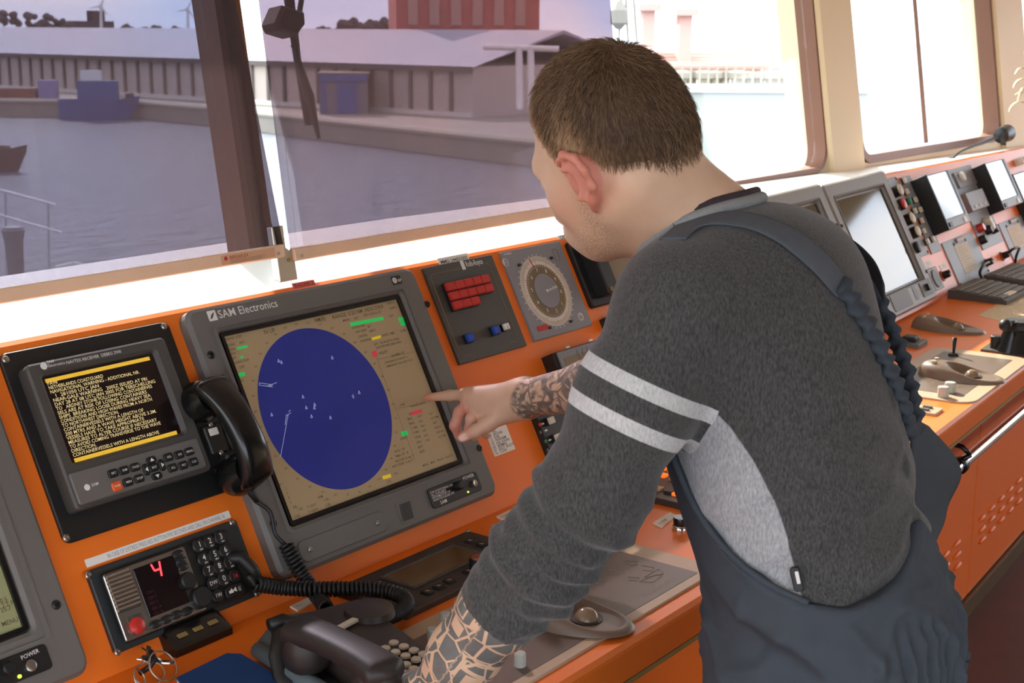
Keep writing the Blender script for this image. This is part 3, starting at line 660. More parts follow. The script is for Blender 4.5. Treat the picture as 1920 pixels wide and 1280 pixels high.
s = MB().rr(sx, sy, sw, sh, HZ-.008, HZ-.0065, .002, .0003).build('screen', LCDBLACK, hs)
Lq = lambda x, y: L(x, y, HZ-.0065); zz = HZ-.0063
for c in (((128, 388), (1170, 152), (1180, 180), (140, 412)), ((420, 1182), (1442, 890), (1452, 918), (432, 1208))):
    q = [Lq(*t1(*p)) for p in c]; yy = (q[0][1]+q[3][1]+q[1][1]+q[2][1])/4; x0, x1 = (q[0][0]+q[3][0])/2, (q[1][0]+q[2][0])/2
    MB().box(x0, x1, yy-.0028, yy+.0028, zz-.0002, zz).build('text_bar', LCDGOLD, s)
lines = ['PA98', 'NETHERLANDS COASTGUARD', 'NAVIGATIONAL WARNING - ADDITIONAL NR.', '  1  281050 UTC JAN', 'NEAR-GALE WARNING   2005Z ISSUED AT FRI', 'DAY 28 AT 08 UTC JAN 2005 FOR TERSCHELLING', 'TO   ARDNEY STONE FOLLOWING CONTAINERVES', 'SELS ARE AT RISK OF LOSING CONTAINERS',
         'SHIPS  BREAKING LOOSE DURING HEAVY SEA', 'CONDITIONS AND HIGH WAVES FROM A NORTH', 'TO NORTHWEST DIRECTION.', 'CONTAINERVESSELS WITH A LENGTH OF', '200 MTRS AND A WAVE HEIGHT ABOVE 3.3M.', 'VESSELS HAVE TO TAKE APPROPRIATE', 'MEASURES TO ALTER COURSE IF NECESSARY', 'TO AVOID COMING TRANSVERSE TO THE WAVE', 'DIRECTION.', 'CONTAINERVESSELS WITH A LENGTH ABOVE']
pa, pb_ = Lq(*t1(150, 425)), Lq(*t1(412, 1140)); wmax = sw*.93; b = MB()
for i, sN in enumerate(lines):
    y = pa[1]+(pb_[1]-pa[1])*i/(len(lines)-1); b.textw(sN, pa[0], y-.0022, zz, .0070, wmax*len(sN)/43)
b.build('message_text', LCDAMBER, s)
p = L(*t1(340, 215), HZ); b = MB().text('NAVTEX RECEIVER  DEBEG 2900', p[0], p[1]-.002, HZ+.0002, .0064)
p = L(*t1(150, 222), HZ); b.text('SAM', p[0], p[1], HZ+.0002, .006).text('Electronics', p[0], p[1]-.0055, HZ+.0002, .006); p = L(*t1(118, 245), HZ); b.cyl(p[0], p[1], .0052, HZ, HZ+.0003, 16, .0001)
b.build('front_print', WPRINT, hs)
kx, ky, kw, kh = lrect(L, [z6(385, 105), z6(1080, -130), z6(1165, 28), z6(450, 280)], HZ)
kh = min(kh, .085); kp = MB().rr(kx, ky, kw, kh, HZ, HZ+.004, .004, .0015).build('keypad_plate', GREY, hs)
KZ = HZ+.004; src = None; bp = MB()
for q, sN in (((633, 83), 'BRT'), ((695, 66), 'DIM'), ((757, 48), 'PAGE'), ((718, 132), 'MEN'), ((780, 112), 'STOP'), ((862, 50), 'ENT'), ((968, 52), 'ALL'), ((1028, 38), 'PRT'), ((1085, 18), 'CLR'), ((945, -8), 'DEL'), ((1005, -22), 'INS'), ((1062, -40), 'MENU')):
    p = L(*z6(*q), KZ)
    if src is None: src = MB().rr(0, 0, .0155, .0115, 0, .003, .003, .001).build('key', RUBBER, kp); src.location = (p[0], p[1], KZ)
    else: share(src, 'key', kp, (p[0], p[1], KZ))
    bp.text(sN, p[0], p[1]-.0014, KZ+.0032, .0045, 'C')
p = L(*z6(655, 155), KZ); MB().rr(p[0], p[1], .0155, .0135, KZ, KZ+.003, .003, .001).build('orange_key', mat('orange_key', '#e2602a', .4), kp); bp.text('PWR', p[0], p[1]-.0014, KZ+.0032, .0045, 'C')
for q, a in (((848, 8), 0), ((820, 62), math.pi/2), ((908, 36), -math.pi/2), ((880, 98), math.pi)):
    p = L(*z6(*q), KZ); b = MB().rr(0, 0, .017, .010, 0, .003, .0045, .001); o = b.build('arrow_key', RUBBER, kp); o.location = (p[0], p[1], KZ); o.rotation_euler.z = a
    c, n = math.cos(a), math.sin(a); tri = [(-.0035, -.002), (.0035, -.002), (0, .003)]; bp.add([(p[0]+x*c-y*n, p[1]+x*n+y*c, KZ+.0032) for x, y in tri], [(0, 1, 2)])
p = L(*z6(490, 160), KZ); bp.cyl(p[0], p[1], .0045, KZ, KZ+.0004, 14, .0001).text('SAM', p[0]+.007, p[1]-.001, KZ+.0004, .006)
bp.build('key_print', WPRINT, kp)['kind'] = 'stuff'

# ---------------------------------------------------------------- left neighbour display, cut by the frame
q7 = Z(0, 1000, 4.572)
e0, e1 = FA.px(0, 815), FA.px(160, 1262); wL = .52
t = thing('side_radar_display', 'grey radar display with olive screen at the left edge', 'radar display', FA.mat(e0[0]-wL/2-.0, (.19+-.245)/2, 0))
oL = np.array([e0[0]-wL/2, (.19-.245)/2]); L = lambda x, y, o=0.0: FA.px(x, y, o)-oL
p = L(*q7(190, 800), .013); sw = .40; sh = .30
MB().ring(0, 0, wL, .435, .02, p[0]-sw/2, p[1]+sh/2, sw+.012, sh+.012, .004, 0, .022, .010, .006, .008).build('bezel', GREY, t)
b = MB(); frame_loop(b, p[0]-sw/2, p[1]+sh/2, sw+.055, sh+.055, .012, .005, .022, .0245); b.build('bezel_moulding', GREY, t)
b = MB(); frame_loop(b, p[0]-sw/2, p[1]+sh/2, sw+.012, sh+.012, .004, .0062, .0105, .018); b.build('screen_surround', GLOSSBLACK, t)
s = MB().rr(p[0]-sw/2, p[1]+sh/2, sw, sh, .010, .013, .001, .0003).build('screen', LCDOLIVE, t)
b = MB()
for q, sN in (((20, 640), '2.2 NM'), ((10, 680), '25.7'), ((20, 800), 'MENU'), ((5, 600), '0.5')):
    k = L(*q7(*q), .013); b.text(sN, k[0], k[1], .0133, .0085)
b.build('screen_text', LCDINK, s)
x, y, cw, ch = lrect(L, [q7(-120, 1110), q7(390, 960), q7(455, 1160), q7(-60, 1345)], .022)
pb = MB().rr(x, y, cw, ch, .022, .025, .006, .001).build('power_panel', BLACK, t)
k = L(*q7(256, 1135), .025); MB().lathe([(.0075, 0), (.0075, .004), (.005, .005), (0, .004)], k[0], k[1], .025, 16).build('power_button', STEEL, pb, smooth=.6)
k = L(*q7(165, 1225), .025); MB().cyl(k[0], k[1], .0025, .025, .0275, 10).build('power_light', MATS['green_yellow_led'], pb)
k = L(*q7(40, 1165), .025); MB().lathe([(.008, 0), (.008, .012), (.006, .014), (0, .014)], k[0], k[1], .025, 18).build('power_knob', RUBBER, pb, smooth=.6)
k = L(*q7(185, 1085), .025); MB().text('POWER', k[0], k[1], .0252, .0075, ang=.05).build('power_print', WPRINT, pb)
k = L(*q7(492, 607), .02); screw(t, k[0]-.003, k[1], .021, .0058, BLACK)

# ---------------------------------------------------------------- radio telephone with keypad
z8t = Z(130, 940, 4.268)
t, L, w, h = inst('radio_telephone', 'small radio with red digit 4 and round number keys', 'radio', FA, [(158, 1072), (438, 975), (487, 1113), (213, 1230)])
MB().rr(0, 0, w, h, 0, .008, .006, .0015).build('mounting_plate', mat('slate_plate', '#2c3234', .45), t)
for q in ((150, 590), (1300, 168), (1500, 735), (385, 1205)):
    p = L(*z8t(*q), .008); screw(t, p[0], p[1], .008, .0045)
    p = L(*z8t(q[0]+30, q[1]-12), .008)
BZ = .020
bx, by, bw, bh = lrect(L, [z8t(262, 585), z8t(1235, 225), z8t(1420, 740), z8t(465, 1140)], BZ*.5)
bd = MB().rr(bx, by, bw, bh, .008, BZ-.003, .004, .002).build('body', BLACK, t)
mx_, my_, mw, mh = lrect(L, [z8t(262, 585), z8t(920, 360), z8t(1090, 850), z8t(465, 1140)], BZ)
mf = MB().rr(mx_, my_, mw, mh, BZ-.003, BZ+.001, .003, .001).build('metal_face', STEEL, bd)
sl = None
xa, ya = L(*z8t(285, 600), BZ); xb, yb = L(*z8t(470, 555), BZ); xc, yc = L(*z8t(400, 890), BZ); wsl = xb-xa
for i in range(9):
    yy = ya+(yc-ya)*(i+.5)/9
    if sl is None: sl = MB().tube([(-wsl/2, 0, 0), (wsl/2, 0, 0)], .0035, 8).build('speaker_slat', STEEL, mf, smooth=.6); sl.location = (xa+wsl/2, yy, BZ+.0015)
    else: share(sl, 'speaker_slat', mf, (xa+wsl/2, yy, BZ+.0015))
b = MB()
for i in range(10): b.box(xa-.001, xa+wsl, ya+(yc-ya)*i/9-.0012, ya+(yc-ya)*i/9+.0012, BZ+.0008, BZ+.0013)
b.build('speaker_gaps', BLACK, mf)
x, y, a, c = lrect(L, [z8t(500, 545), z8t(815, 435), z8t(960, 800), z8t(640, 940)], BZ)
s = MB().rr(x, y, a, c, BZ+.001, BZ+.003, .002, .0006).build('screen', LCDBLACK, bd)
p = L(*z8t(705, 545), BZ+.003); b = MB()
for q, r in (((-.007, .010), (-.005, 0)), ((-.005, 0), (.005, 0)), ((.007, .010), (.003, -.010))): b.tube([(p[0]+q[0], p[1]+q[1], BZ+.0032), (p[0]+r[0], p[1]+r[1], BZ+.0032)], .0014, 6)
b.build('red_digit', LEDRED, s)
b = MB(); rnd = random.Random(2)
for i in range(5): b.text('CH 16 DSC'[:rnd.randint(4, 9)], x-a*.4, y-.004-i*.0075, BZ+.0031, .006)
b.build('dim_screen_text', mat('dim_red_text', '#3a0d12', .5, emit=.25), s)
x, y, a, c = lrect(L, [z8t(450, 925), z8t(575, 885), z8t(620, 1030), z8t(500, 1075)], BZ)
g = MB().rr(x, y, a, c, BZ+.001, BZ+.002, .002, .0005).build('distress_guard', DGREY, mf); p = L(*z8t(540, 993), BZ+.003)
MB().lathe([(.0115, 0), (.0115, .004), (.0095, .0055), (0, .006)], p[0], p[1], BZ+.002, 24).build('distress_button', RED, g, smooth=.6)
ok = None
for q in ((868, 420), (892, 472), (910, 522), (692, 980), (778, 943), (855, 906), (940, 878)):
    p = L(*z8t(*q), BZ+.002)
    if ok is None:
        ok = MB().lathe([(.0095, 0), (.0095, .002), (.0075, .0032), (0, .0034)], seg=18); ok.v = [(x_, y_*.62, z_) for x_, y_, z_ in ok.v]; ok = ok.build('oval_key', BLACK, mf, smooth=.6); ok.location = (p[0], p[1], BZ+.001)
    else: share(ok, 'oval_key', mf, (p[0], p[1], BZ+.001))
for q, r in (((955, 632), .0125), ((1062, 762), .0155)):
    p = L(*z8t(*q), BZ+.01); MB().lathe([(r, 0), (r, .010), (r*.85, .0125), (0, .0125)], p[0], p[1], BZ+.001, 24).build('rotary_knob', RUBBER, bd, smooth=.6)
rk = None; bp = MB()
for q, sN in (((1045, 350), '1'), ((1130, 320), '2'), ((1218, 285), '3'), ((1085, 455), '4'), ((1170, 425), '5'), ((1255, 390), '6'), ((1125, 550), '7'), ((1208, 520), '8'), ((1293, 485), '9'), ((1160, 650), 'DW'), ((1245, 620), '0'), ((1200, 750), '1W'), ((1108, 748), 'SQ')):
    p = L(*z8t(*q), BZ+.003)
    if rk is None: rk = MB().lathe([(.0105, 0), (.0105, .003), (.009, .0045), (0, .0048)], seg=20).build('round_key', BLACK, bd, smooth=.6); rk.location = (p[0], p[1], BZ-.003)
    else: share(rk, 'round_key', bd, (p[0], p[1], BZ-.003))
    bp.text(sN, p[0], p[1]-.002, BZ+.0021, .0115 if len(sN) == 1 else .008, 'C'); 
    if len(sN) == 1: bp.text('abc', p[0]+.001, p[1]-.007, BZ+.0021, .0045, 'C')
p = L(*z8t(1332, 590), BZ+.003); share(rk, 'round_key', bd, (p[0], p[1], BZ-.003)); MB().text('16', p[0], p[1]-.003, BZ+.0021, .0095, 'C').build('red_key_print', mat('red_print', '#d0323c', .5), bd)
p = L(*z8t(1330, 708), BZ+.003); MB().rr(p[0], p[1], .034, .017, BZ-.003, BZ+.002, .006, .001).build('wide_key', BLACK, bd); bp.text('◄◄ ((', p[0], p[1]-.002, BZ+.0021, .008, 'C').rr(p[0]-.007, p[1], .008, .004, BZ+.002, BZ+.0023, .0005, .0001)
bp.build('key_print', WPRINT, bd)['kind'] = 'stuff'
p = L(*z8t(1395, 520), .03); MB().tube([(p[0]-.012, p[1]+.02, .012), (p[0]+.004, p[1]+.014, .026), (p[0]+.013, p[1]-.008, .030), (p[0]+.017, p[1]-.03, .026)], [.010, .0105, .0095, .0085], 12).build('cord_plug', RUBBER, t, smooth=True)
VHF_CORD0 = FA.w(*(FA.px(*z8t(1440, 610), .028)), .028)
t2, L2, w2, h2 = inst('label_strip', 'long white printed label strip above the radio', 'label', FA, [z8t(120, 468), z8t(1272, 70), z8t(1290, 128), z8t(140, 530)])
MB().rr(0, 0, w2, h2, 0, .001, .0005, .0001).build('strip', LABEL, t2)
b = MB().textw('IN CASE OF DISTRESS PRESS RED BUTTON FIVE SECONDS AND CALL ON CHANNEL 16', .012, -.003, .0011, .0085, w2*.82, 'C'); b.build('print', mat('pale_print', '#8e9aa0', .6), t2)

# ---------------------------------------------------------------- cradle with black telephone handset
q1 = Z(330, 660, 4.267)
t, L, w, h = inst('handset_cradle', 'black wall cradle with small white tag beside the handset', 'cradle', FA, [q1(150, 560), q1(360, 500), q1(480, 800), q1(290, 900)], off=.03)
MB().rr(0, 0, w, h*1.25, 0, .022, .008, .003).build('base', RUBBER, t)
MB().rr(0, 0, w*.62, h*.72, .022, .030, .005, .002).build('label_plate', BLACK, t)
p = L(*q1(300, 635), .03); MB().rr(p[0], p[1], .0165, .011, .030, .0306, .001, .0001).build('white_tag', LABEL, t)
for q in ((275, 578), (360, 805)): p = L(*q1(*q), .03); screw(t, p[0], p[1], .030, .0035)
for k, s in (((210, 420), 1), ((470, 855), -1)):
    p = L(*q1(*k), .03); MB().rr(p[0], p[1], .05, .026, .0, .046, .008, .004).build('hook', RUBBER, t)
# handset: built along its length in 3D, off the panel
hp = [q1(150, 290), q1(285, 250), q1(445, 420), q1(560, 640), q1(660, 860), q1(620, 1060)]
A0 = FA.px(*q1(255, 190), .075); A1 = FA.px(*q1(690, 1060), .075)
ax = np.array([A1[0]-A0[0], A1[1]-A0[1]]); Lh = float(np.hypot(*ax)); ang = math.atan2(ax[1], ax[0])
t = thing('telephone_handset', 'black telephone handset hanging upright between message receiver and radar', 'handset', FA.mat(A0[0], A0[1], .0) @ Matrix.Rotation(ang, 4, 'Z'))
def handset(parent, Lh, z_hi, z_lo, m=GLOSSBLACK):
    """bar along +x from 0 to Lh, bowed away from the base plane; ear and mouth cups face the plane"""
    b = MB(); rs = []; n = 26
    for i in range(n):
        s = i/(n-1); x = s*Lh; e = abs(2*s-1); z = z_lo+(z_hi-z_lo)*(1-e**2.4); hw = .0255+.005*e**2; ht = .0145+.003*e**2
        cap = min(1, math.sqrt(max(.02, 1-((max(0, abs(s-.5)-.44))/.06)**2)))
        rs.append([(x, hw*cap*math.copysign(abs(math.cos(a))**.7, math.cos(a)), z+ht*cap*math.copysign(abs(math.sin(a))**.75, math.sin(a))) for a in [2*math.pi*k/20 for k in range(20)]])
    g = b.rings(rs).build('grip', m, parent, smooth=True)
    MB().tube([(Lh*.13, .0225, z_lo+.010), (Lh*.3, .0222, z_lo+.72*(z_hi-z_lo)), (Lh*.5, .0222, z_hi), (Lh*.7, .0222, z_lo+.72*(z_hi-z_lo)), (Lh*.87, .0225, z_lo+.010)], .0012, 6).build('seam', m, g, smooth=True)
    for x, nm in ((.028, 'ear_cup'), (Lh-.028, 'mouth_cup')):
        MB().lathe([(.012, -.046), (.022, -.046), (.029, -.040), (.032, -.028), (.0305, -.012), (.026, .004)], x, 0, z_lo, 28).build(nm, m, parent, smooth=.7)
    return g
handset(t, Lh, .092, .062)
HS_END = t.matrix_world @ Vector((Lh-.012, .012, .045))
MB().tube([(Lh-.014, .010, .030), (Lh+.004, .014, .026), (Lh+.022, .016, .028)], [.006, .0055, .004], 10).build('cord_boot', RUBBER, t, smooth=True)
HS_CORD = t.matrix_world @ Vector((Lh+.022, .016, .028))
# ================================================================== things on the worktop, left of and behind the man
def poly_px(fr, pts, off=0.0): return [fr.px(x, y, off) for x, y in pts]
# ---------------------------------------------------------------- autopilot panel with unlit display
t7 = Z(460, 880, 3)
t, L, w, h = inst('autopilot_panel', 'dark brown control panel with unlit brown display below the radar', 'control panel', DA, [(625, 1105), (875, 993), (1010, 1032), (762, 1150)], off=.010)
MB().rr(0, 0, w, h, 0, .010, .003, .0015).build('plate', DBROWN, t)
x, y, a, c = lrect(L, [t7(800, 600), t7(1170, 420), t7(1320, 475), t7(950, 665)], .012)
o = MB().ring(x, y, a+.012, c+.012, .002, x, y, a, c, .001, .010, .0125, .011, .0006, .001).build('display_frame', DGREY, t); MB().rr(x, y, a, c, .0105, .0115, .001, .0002).build('display', LCDBROWN, o)
src = None; bp = MB()
for q in ((1025, 685), (1088, 655), (1148, 622), (1255, 570), (1265, 400), (1330, 420), (1390, 440), (755, 635)):
    p = L(*t7(*q), .012)
    if src is None: src = MB().rr(0, 0, .017, .017, 0, .003, .003, .001).build('key', RUBBER, t); src.location = (p[0], p[1], .010)
    else: share(src, 'key', t, (p[0], p[1], .010))
    b = bp.tube([(p[0]-.003, p[1]-.003, .0132), (p[0]+.003, p[1]+.003, .0132)], .0006, 4); bp.tube([(p[0]-.003, p[1]+.003, .0132), (p[0]+.003, p[1]-.003, .0132)], .0006, 4)
bp.build('key_print', mat('pinkish_print', '#b08a80', .6), t)
p = L(*t7(1310, 510), .022); kb = MB()
kb.rings([[((.0135+.0006*(k % 2))*math.cos(2*math.pi*k/32)+p[0], (.0135+.0006*(k % 2))*math.sin(2*math.pi*k/32)+p[1], z) for k in range(32)] for z in (.010, .026)])
kn = kb.build('setting_knob', RUBBER, t); MB().lathe([(.0115, 0), (.0105, .003), (0, .0035)], p[0], p[1], .026, 24).build('knob_cap', mat('rust_cap', '#8a4632', .5), kn, smooth=.6)
for q in ((920, 795), (1250, 345)): p = L(*t7(*q), .010); screw(t, p[0], p[1], .010, .0035)

# ---------------------------------------------------------------- trackball unit (palm rest with a ball), used three times
def trackball(parent, Lb=.185, Wb=.105, hb=.034):
    """long axis along local y, open scoop towards -y"""
    a, bb = Wb/2, Lb/2
    def fn(s, q):
        th = 2*math.pi*s; r = q; 
        k = 1-.22*math.sin(th)*0
        x = a*r*math.copysign(abs(math.cos(th))**.9, math.cos(th))*(1-.18*max(0, math.sin(th))); y = bb*r*math.copysign(abs(math.sin(th))**.9, math.sin(th))
        back = (y/bb+1)/2; T = .010+(hb-.010)*(3*back**2-2*back**3)
        z = T*(1-max(0, r)**7)**.6 if r < 1 else 0
        e2 = (x/(a*.86))**2+((y+bb*.28)/(bb*.66))**2
        cav = max(0.0, 1-e2); cav = min(1, cav*2.2); cav = cav*cav*(3-2*cav)
        return (x, y, max(0.0, z-(z-.006)*cav if z > .006 else z))
    b = MB().grid(fn, 56, 26, True); n = 56*26; m_ = b.build('palm_rest', TAUPE, parent, smooth=True)
    MB().lathe([(.0, .0)]+[(.0185*math.sin(math.pi*i/14), .0185-.0185*math.cos(math.pi*i/14)) for i in range(1, 15)], 0, -bb*.24, -.014, 24).build('ball', mat('pale_ball', '#8f7860', .2) if 'pale_ball' not in MATS else MATS['pale_ball'], parent, smooth=True)
    MB().lathe([(.0235, 0), (.0235, .0022), (.0195, .0022)], 0, -bb*.24, .0055, 28).build('ball_collar', DBROWN, parent, smooth=.6)
    for sx, sy in ((.3, .62), (-.3, .62)):
        MB().rr(sx*a, sy*bb, .014, .010, hb*.78, hb*.99, .003, .001).build('click_key', BEIGE, parent)
    return m_
def knob(parent, p, r, h, m, name='knob', z=0.0):
    b = MB(); b.rings([[((r*f+.0005*(k % 2))*math.cos(2*math.pi*k/28)+p[0], (r*f+.0005*(k % 2))*math.sin(2*math.pi*k/28)+p[1], z+zz) for k in range(28)] for f, zz in ((1, 0), (.97, h-.002), (.85, h))]); return b.build(name, m, parent)
KNOBW = mat('pale_grey_knob', '#b9bdb6', .45)
z_7 = Z(980, 1000, 4.572); t6 = Z(480, 1090, 4.8); q4 = Z(760, 1080, 6.4)
def trackpanel(name, label, fr, plate, inner, r):
    t, L, w, h = inst(name, label, 'control panel', fr, plate, off=.004)
    pl = MB().rr(0, 0, w, h, 0, .004, r, .001, 6).build('plate', BEIGE, t)
    x, y, a, c = lrect(L, inner, .004); ov = MB().rr(x, y, a, c, .004, .0046, .003, .0002).build('overlay', BROWN, pl)
    return t, L, w, h, ov, (x, y, a, c)
t, L, w, h, ov, ib = trackpanel('track_pilot_panel', 'beige and brown control panel with trackball under the left sleeve', DA, [(640, 1232), (1128, 1001), (1368, 1068), (880, 1330)], [(700, 1226), (1144, 1022), (1292, 1076), (925, 1309)], .012)
bp = MB(); p = L(*z_7(1075, 530), .005); q = L(*z_7(1310, 390), .005); bp.textw('TRACKPILOT 1100', p[0], p[1], .0048, .012, np.hypot(*(q-p)), ang=math.atan2(q[1]-p[1], q[0]-p[0]))
for c in (((870, 230), (990, 235), (985, 265), (930, 275)), ((1010, 270), (1130, 290), (1110, 320), (1030, 310)), ((740, 305), (850, 330), (830, 352), (760, 345)), ((890, 370), (1000, 378), (980, 405), (905, 395)), ((1040, 375), (1210, 345), (1190, 320), (1160, 305)), ((610, 395), (720, 405), (700, 435), (640, 428)), ((1000, 410), (1120, 415), (1190, 365), (1150, 350))):
    pts = [tuple(L(*z_7(*k), .005))+(.0049,) for k in c]; bp.tube(pts+pts[:1], .0006, 4)
bp.build('overlay_print', mat('pale_tan_print', '#a89a8c', .6), ov)['kind'] = 'stuff'
p = L(*z_7(560, 745), .012); tb = bpy.data.objects.new('trackball_unit', None); col.objects.link(tb); tb.parent = t; tb.location = (p[0], p[1]+.028, .0046); tb.rotation_euler.z = .28
trackball(tb)
for q, r in ((t6(1590, 525), .008), (t6(1705, 385), .008), (q4(1375, 1060), .008)):
    p = L(*q, .006); knob(t, p, r, .019, KNOBW, 'dimmer_knob', .0046)
p = L(1120, 1048, .01); knob(t, p, .011, .016, RUBBER, 'rotary_knob', .0046)

# ---------------------------------------------------------------- key panel, capped push buttons, label strips
q5 = Z(1160, 820, 6.735)
t, L, w, h = inst('lit_key_panel', 'brown panel with amber and tan square keys seen under the arm', 'control panel', DA, [(1150, 908), (1262, 842), (1430, 890), (1320, 960)], off=.012)
MB().rr(0, 0, w, h, 0, .012, .003, .0015).build('base', DBROWN, t)
for q, m in (((560, 362), AMBERKEY), ((690, 395), AMBERKEY), ((555, 452), AMBERKEY), ((705, 502), TANKEY), ((400, 580), TANKEY), ((500, 618), TANKEY), ((745, 688), AMBERKEY), ((620, 205), AMBERKEY), ((430, 432), TANKEY), ((640, 655), DBROWN), ((830, 545), AMBERKEY), ((850, 430), TANKEY)):
    p = L(*q5(*q), .018); MB().rr(p[0], p[1], .017, .017, .012, .017, .002, .0008).build('square_key', m, t)
def capbutton(label, px, cap, r=.0145):
    u, v = DA.px(*px, .012); t = thing('push_button', label, 'button', DA.mat(u, v, 0))
    MB().lathe([(r*1.08, 0), (r*1.1, .003), (r, .008), (r*.92, .009)], seg=32).build('chrome_ring', CHROME, t, smooth=.7)
    MB().lathe([(r*.92, .008), (r*.95, .012 if not cap else .020), (r*.88, .0225 if cap else .0125), (0, .0225 if cap else .0115)], seg=32).build('cap', GLOSSBLACK if cap else DBROWN, t, smooth=.6)
capbutton('chrome ringed push button with tall black cap beside a tan label', (1277, 980), True)
capbutton('flat chrome ringed push button at the edge of the sleeve', (1192, 958), False)
def strip(label, px, txt=''):
    q = poly_px(DA, px); c = np.mean(q, 0); t = thing('desk_label', label, 'label', DA.mat(c[0], c[1], 0))
    MB().prism([tuple(k-c) for k in q], 0, .003, .0).build('tag', PAPER, t); d = q[1]-q[0]; a = math.atan2(d[1], d[0])
    n = np.array([-d[1], d[0]])/np.hypot(*d); b0 = q[0]-c+d*.1+(q[3]-q[0])*.65
    MB().text(txt, b0[0], b0[1], .0032, .0085, ang=a).build('print', mat('faint_print', '#b7ab98', .7) if 'faint_print' not in MATS else MATS['faint_print'], t)
strip('tan label lying beside the tall black push button', [(1224, 982), (1256, 963), (1268, 968), (1240, 990)], 'ALARM')
strip('cream label on the worktop under the left sleeve', [(931, 970), (974, 950), (986, 957), (945, 977)], 'DIMMER')
strip('white label behind the desk telephone, partly under the cord', [(544, 1139), (580, 1122), (592, 1128), (558, 1147)], 'TEL')

# ---------------------------------------------------------------- desk telephone, its tray
ph = poly_px(DA, [(555, 1157), (655, 1117), (820, 1205), (718, 1292)], .05); c = np.mean(ph, 0)
d = (ph[2]-ph[1]+ph[3]-ph[0])/2; pa_ = math.atan2(d[1], d[0]); Mp = DA.mat(c[0], c[1], 0, pa_); Lp = float(np.hypot(*d)); Wp = float(np.hypot(*((ph[0]-ph[1]+ph[3]-ph[2])/2)))
t = thing('desk_telephone', 'dark brown desk telephone with handset and round cream keys', 'telephone', Mp)
Mi = np.array(Mp.inverted())
def LT(x, y, off):
    p = DA.w(*DA.px(x, y, off), off); return (Mi @ np.append(p, 1))[:3]
b = MB(); wv = Wp/2
b.rings([[(-Lp/2, -wv, .012), (-Lp/2, wv, .012), (Lp/2, wv, .012), (Lp/2, -wv, .012)], [(-Lp/2, -wv, .040), (-Lp/2, wv, .040), (Lp/2, wv, .030), (Lp/2, -wv, .030)], [(-Lp/2+.006, -wv+.006, .050), (-Lp/2+.006, wv-.006, .050), (Lp/2-.006, wv-.006, .036), (Lp/2-.006, -wv+.006, .036)]])
b.build('body', DBROWN, t)
MB().lathe([(.036, 0), (.034, .010), (.026, .013), (0, .013)], -Lp/2+.05, -wv+.105, .044, 30).build('ear_rest', DBROWN, t, smooth=.6)
hs = bpy.data.objects.new('handset', None); col.objects.link(hs); hs.parent = t
a0, a1 = LT(550, 1174, .075), LT(734, 1272, .070); hs.location = (a0[0], a0[1], .0); dd = a1-a0; hs.rotation_euler.z = math.atan2(dd[1], dd[0])
handset(hs, float(np.hypot(dd[0], dd[1])), .080, .072, mat('brown_black_plastic', '#2b2523', .5))
src = None
for k in ((1240, 530), (1330, 563), (1420, 598), (1505, 632), (1165, 580), (1255, 615), (1345, 648), (1440, 680), (1095, 612), (1170, 655), (1258, 690), (1350, 725), (1420, 765)):
    p = LT(*t6(*k), .046)
    if src is None: src = MB().lathe([(.0066, 0), (.0066, .003), (.0055, .0042), (0, .0044)], seg=18).build('number_key', CREAM, t, smooth=.6); src.location = (p[0], p[1], .041)
    else: share(src, 'number_key', t, (p[0], p[1], .041))
q = [LT(*t6(*k), .052) for k in ((700, 415), (885, 315), (922, 338), (738, 437))]; MB().rings([[(k[0], k[1], z) for k in q] for z in (.0485, .0525)]).build('name_strip', PAPER, t)
TEL_A = np.array(Mp @ Vector((-Lp/2+.02, -wv+.10, .055))); 
# tray beneath
tr = poly_px(DA, [(483, 1212), (520, 1165), (640, 1150), (800, 1290), (600, 1400)], .0); cc = np.mean(tr, 0)
t = thing('telephone_tray', 'blue grey plastic tray under the desk telephone', 'tray', DA.mat(cc[0], cc[1], 0))
q = [k-cc for k in tr]; MB().prism([tuple(k) for k in reversed(q)], 0, .010, .004).build('tray_floor', mat('tray_grey', '#5d6a6f', .45), t)
q2 = poly_px(DA, [(484, 1212), (560, 1262), (690, 1345)], .02); b = MB().tube([(k[0]-cc[0], k[1]-cc[1], .016) for k in q2], .012, 12); b.build('tray_rim', MATS['tray_grey'], t, smooth=True)
q2 = [DA.w(*DA.px(x, y, o), o) for x, y, o in ((520, 1165, .05), (528, 1190, .055), (522, 1230, .035), (530, 1268, .012), (545, 1285, .008))]
b = MB().tube([(k[0]-cc[0], k[1]-cc[1], k[2]-ZD) for k in q2], .013, 10, flat=.45); b.build('cable_strap', RUBBER, t, smooth=True)
q2 = [DA.w(*DA.px(x, y, o), o) for x, y, o in ((505, 1172, .06), (530, 1162, .062), (556, 1168, .06), (548, 1200, .05), (525, 1225, .03), (560, 1235, .02))]
b = MB().tube([(k[0]-cc[0], k[1]-cc[1], k[2]-ZD) for k in q2], .009, 10); b.build('cable_loop', RUBBER, t, smooth=True)

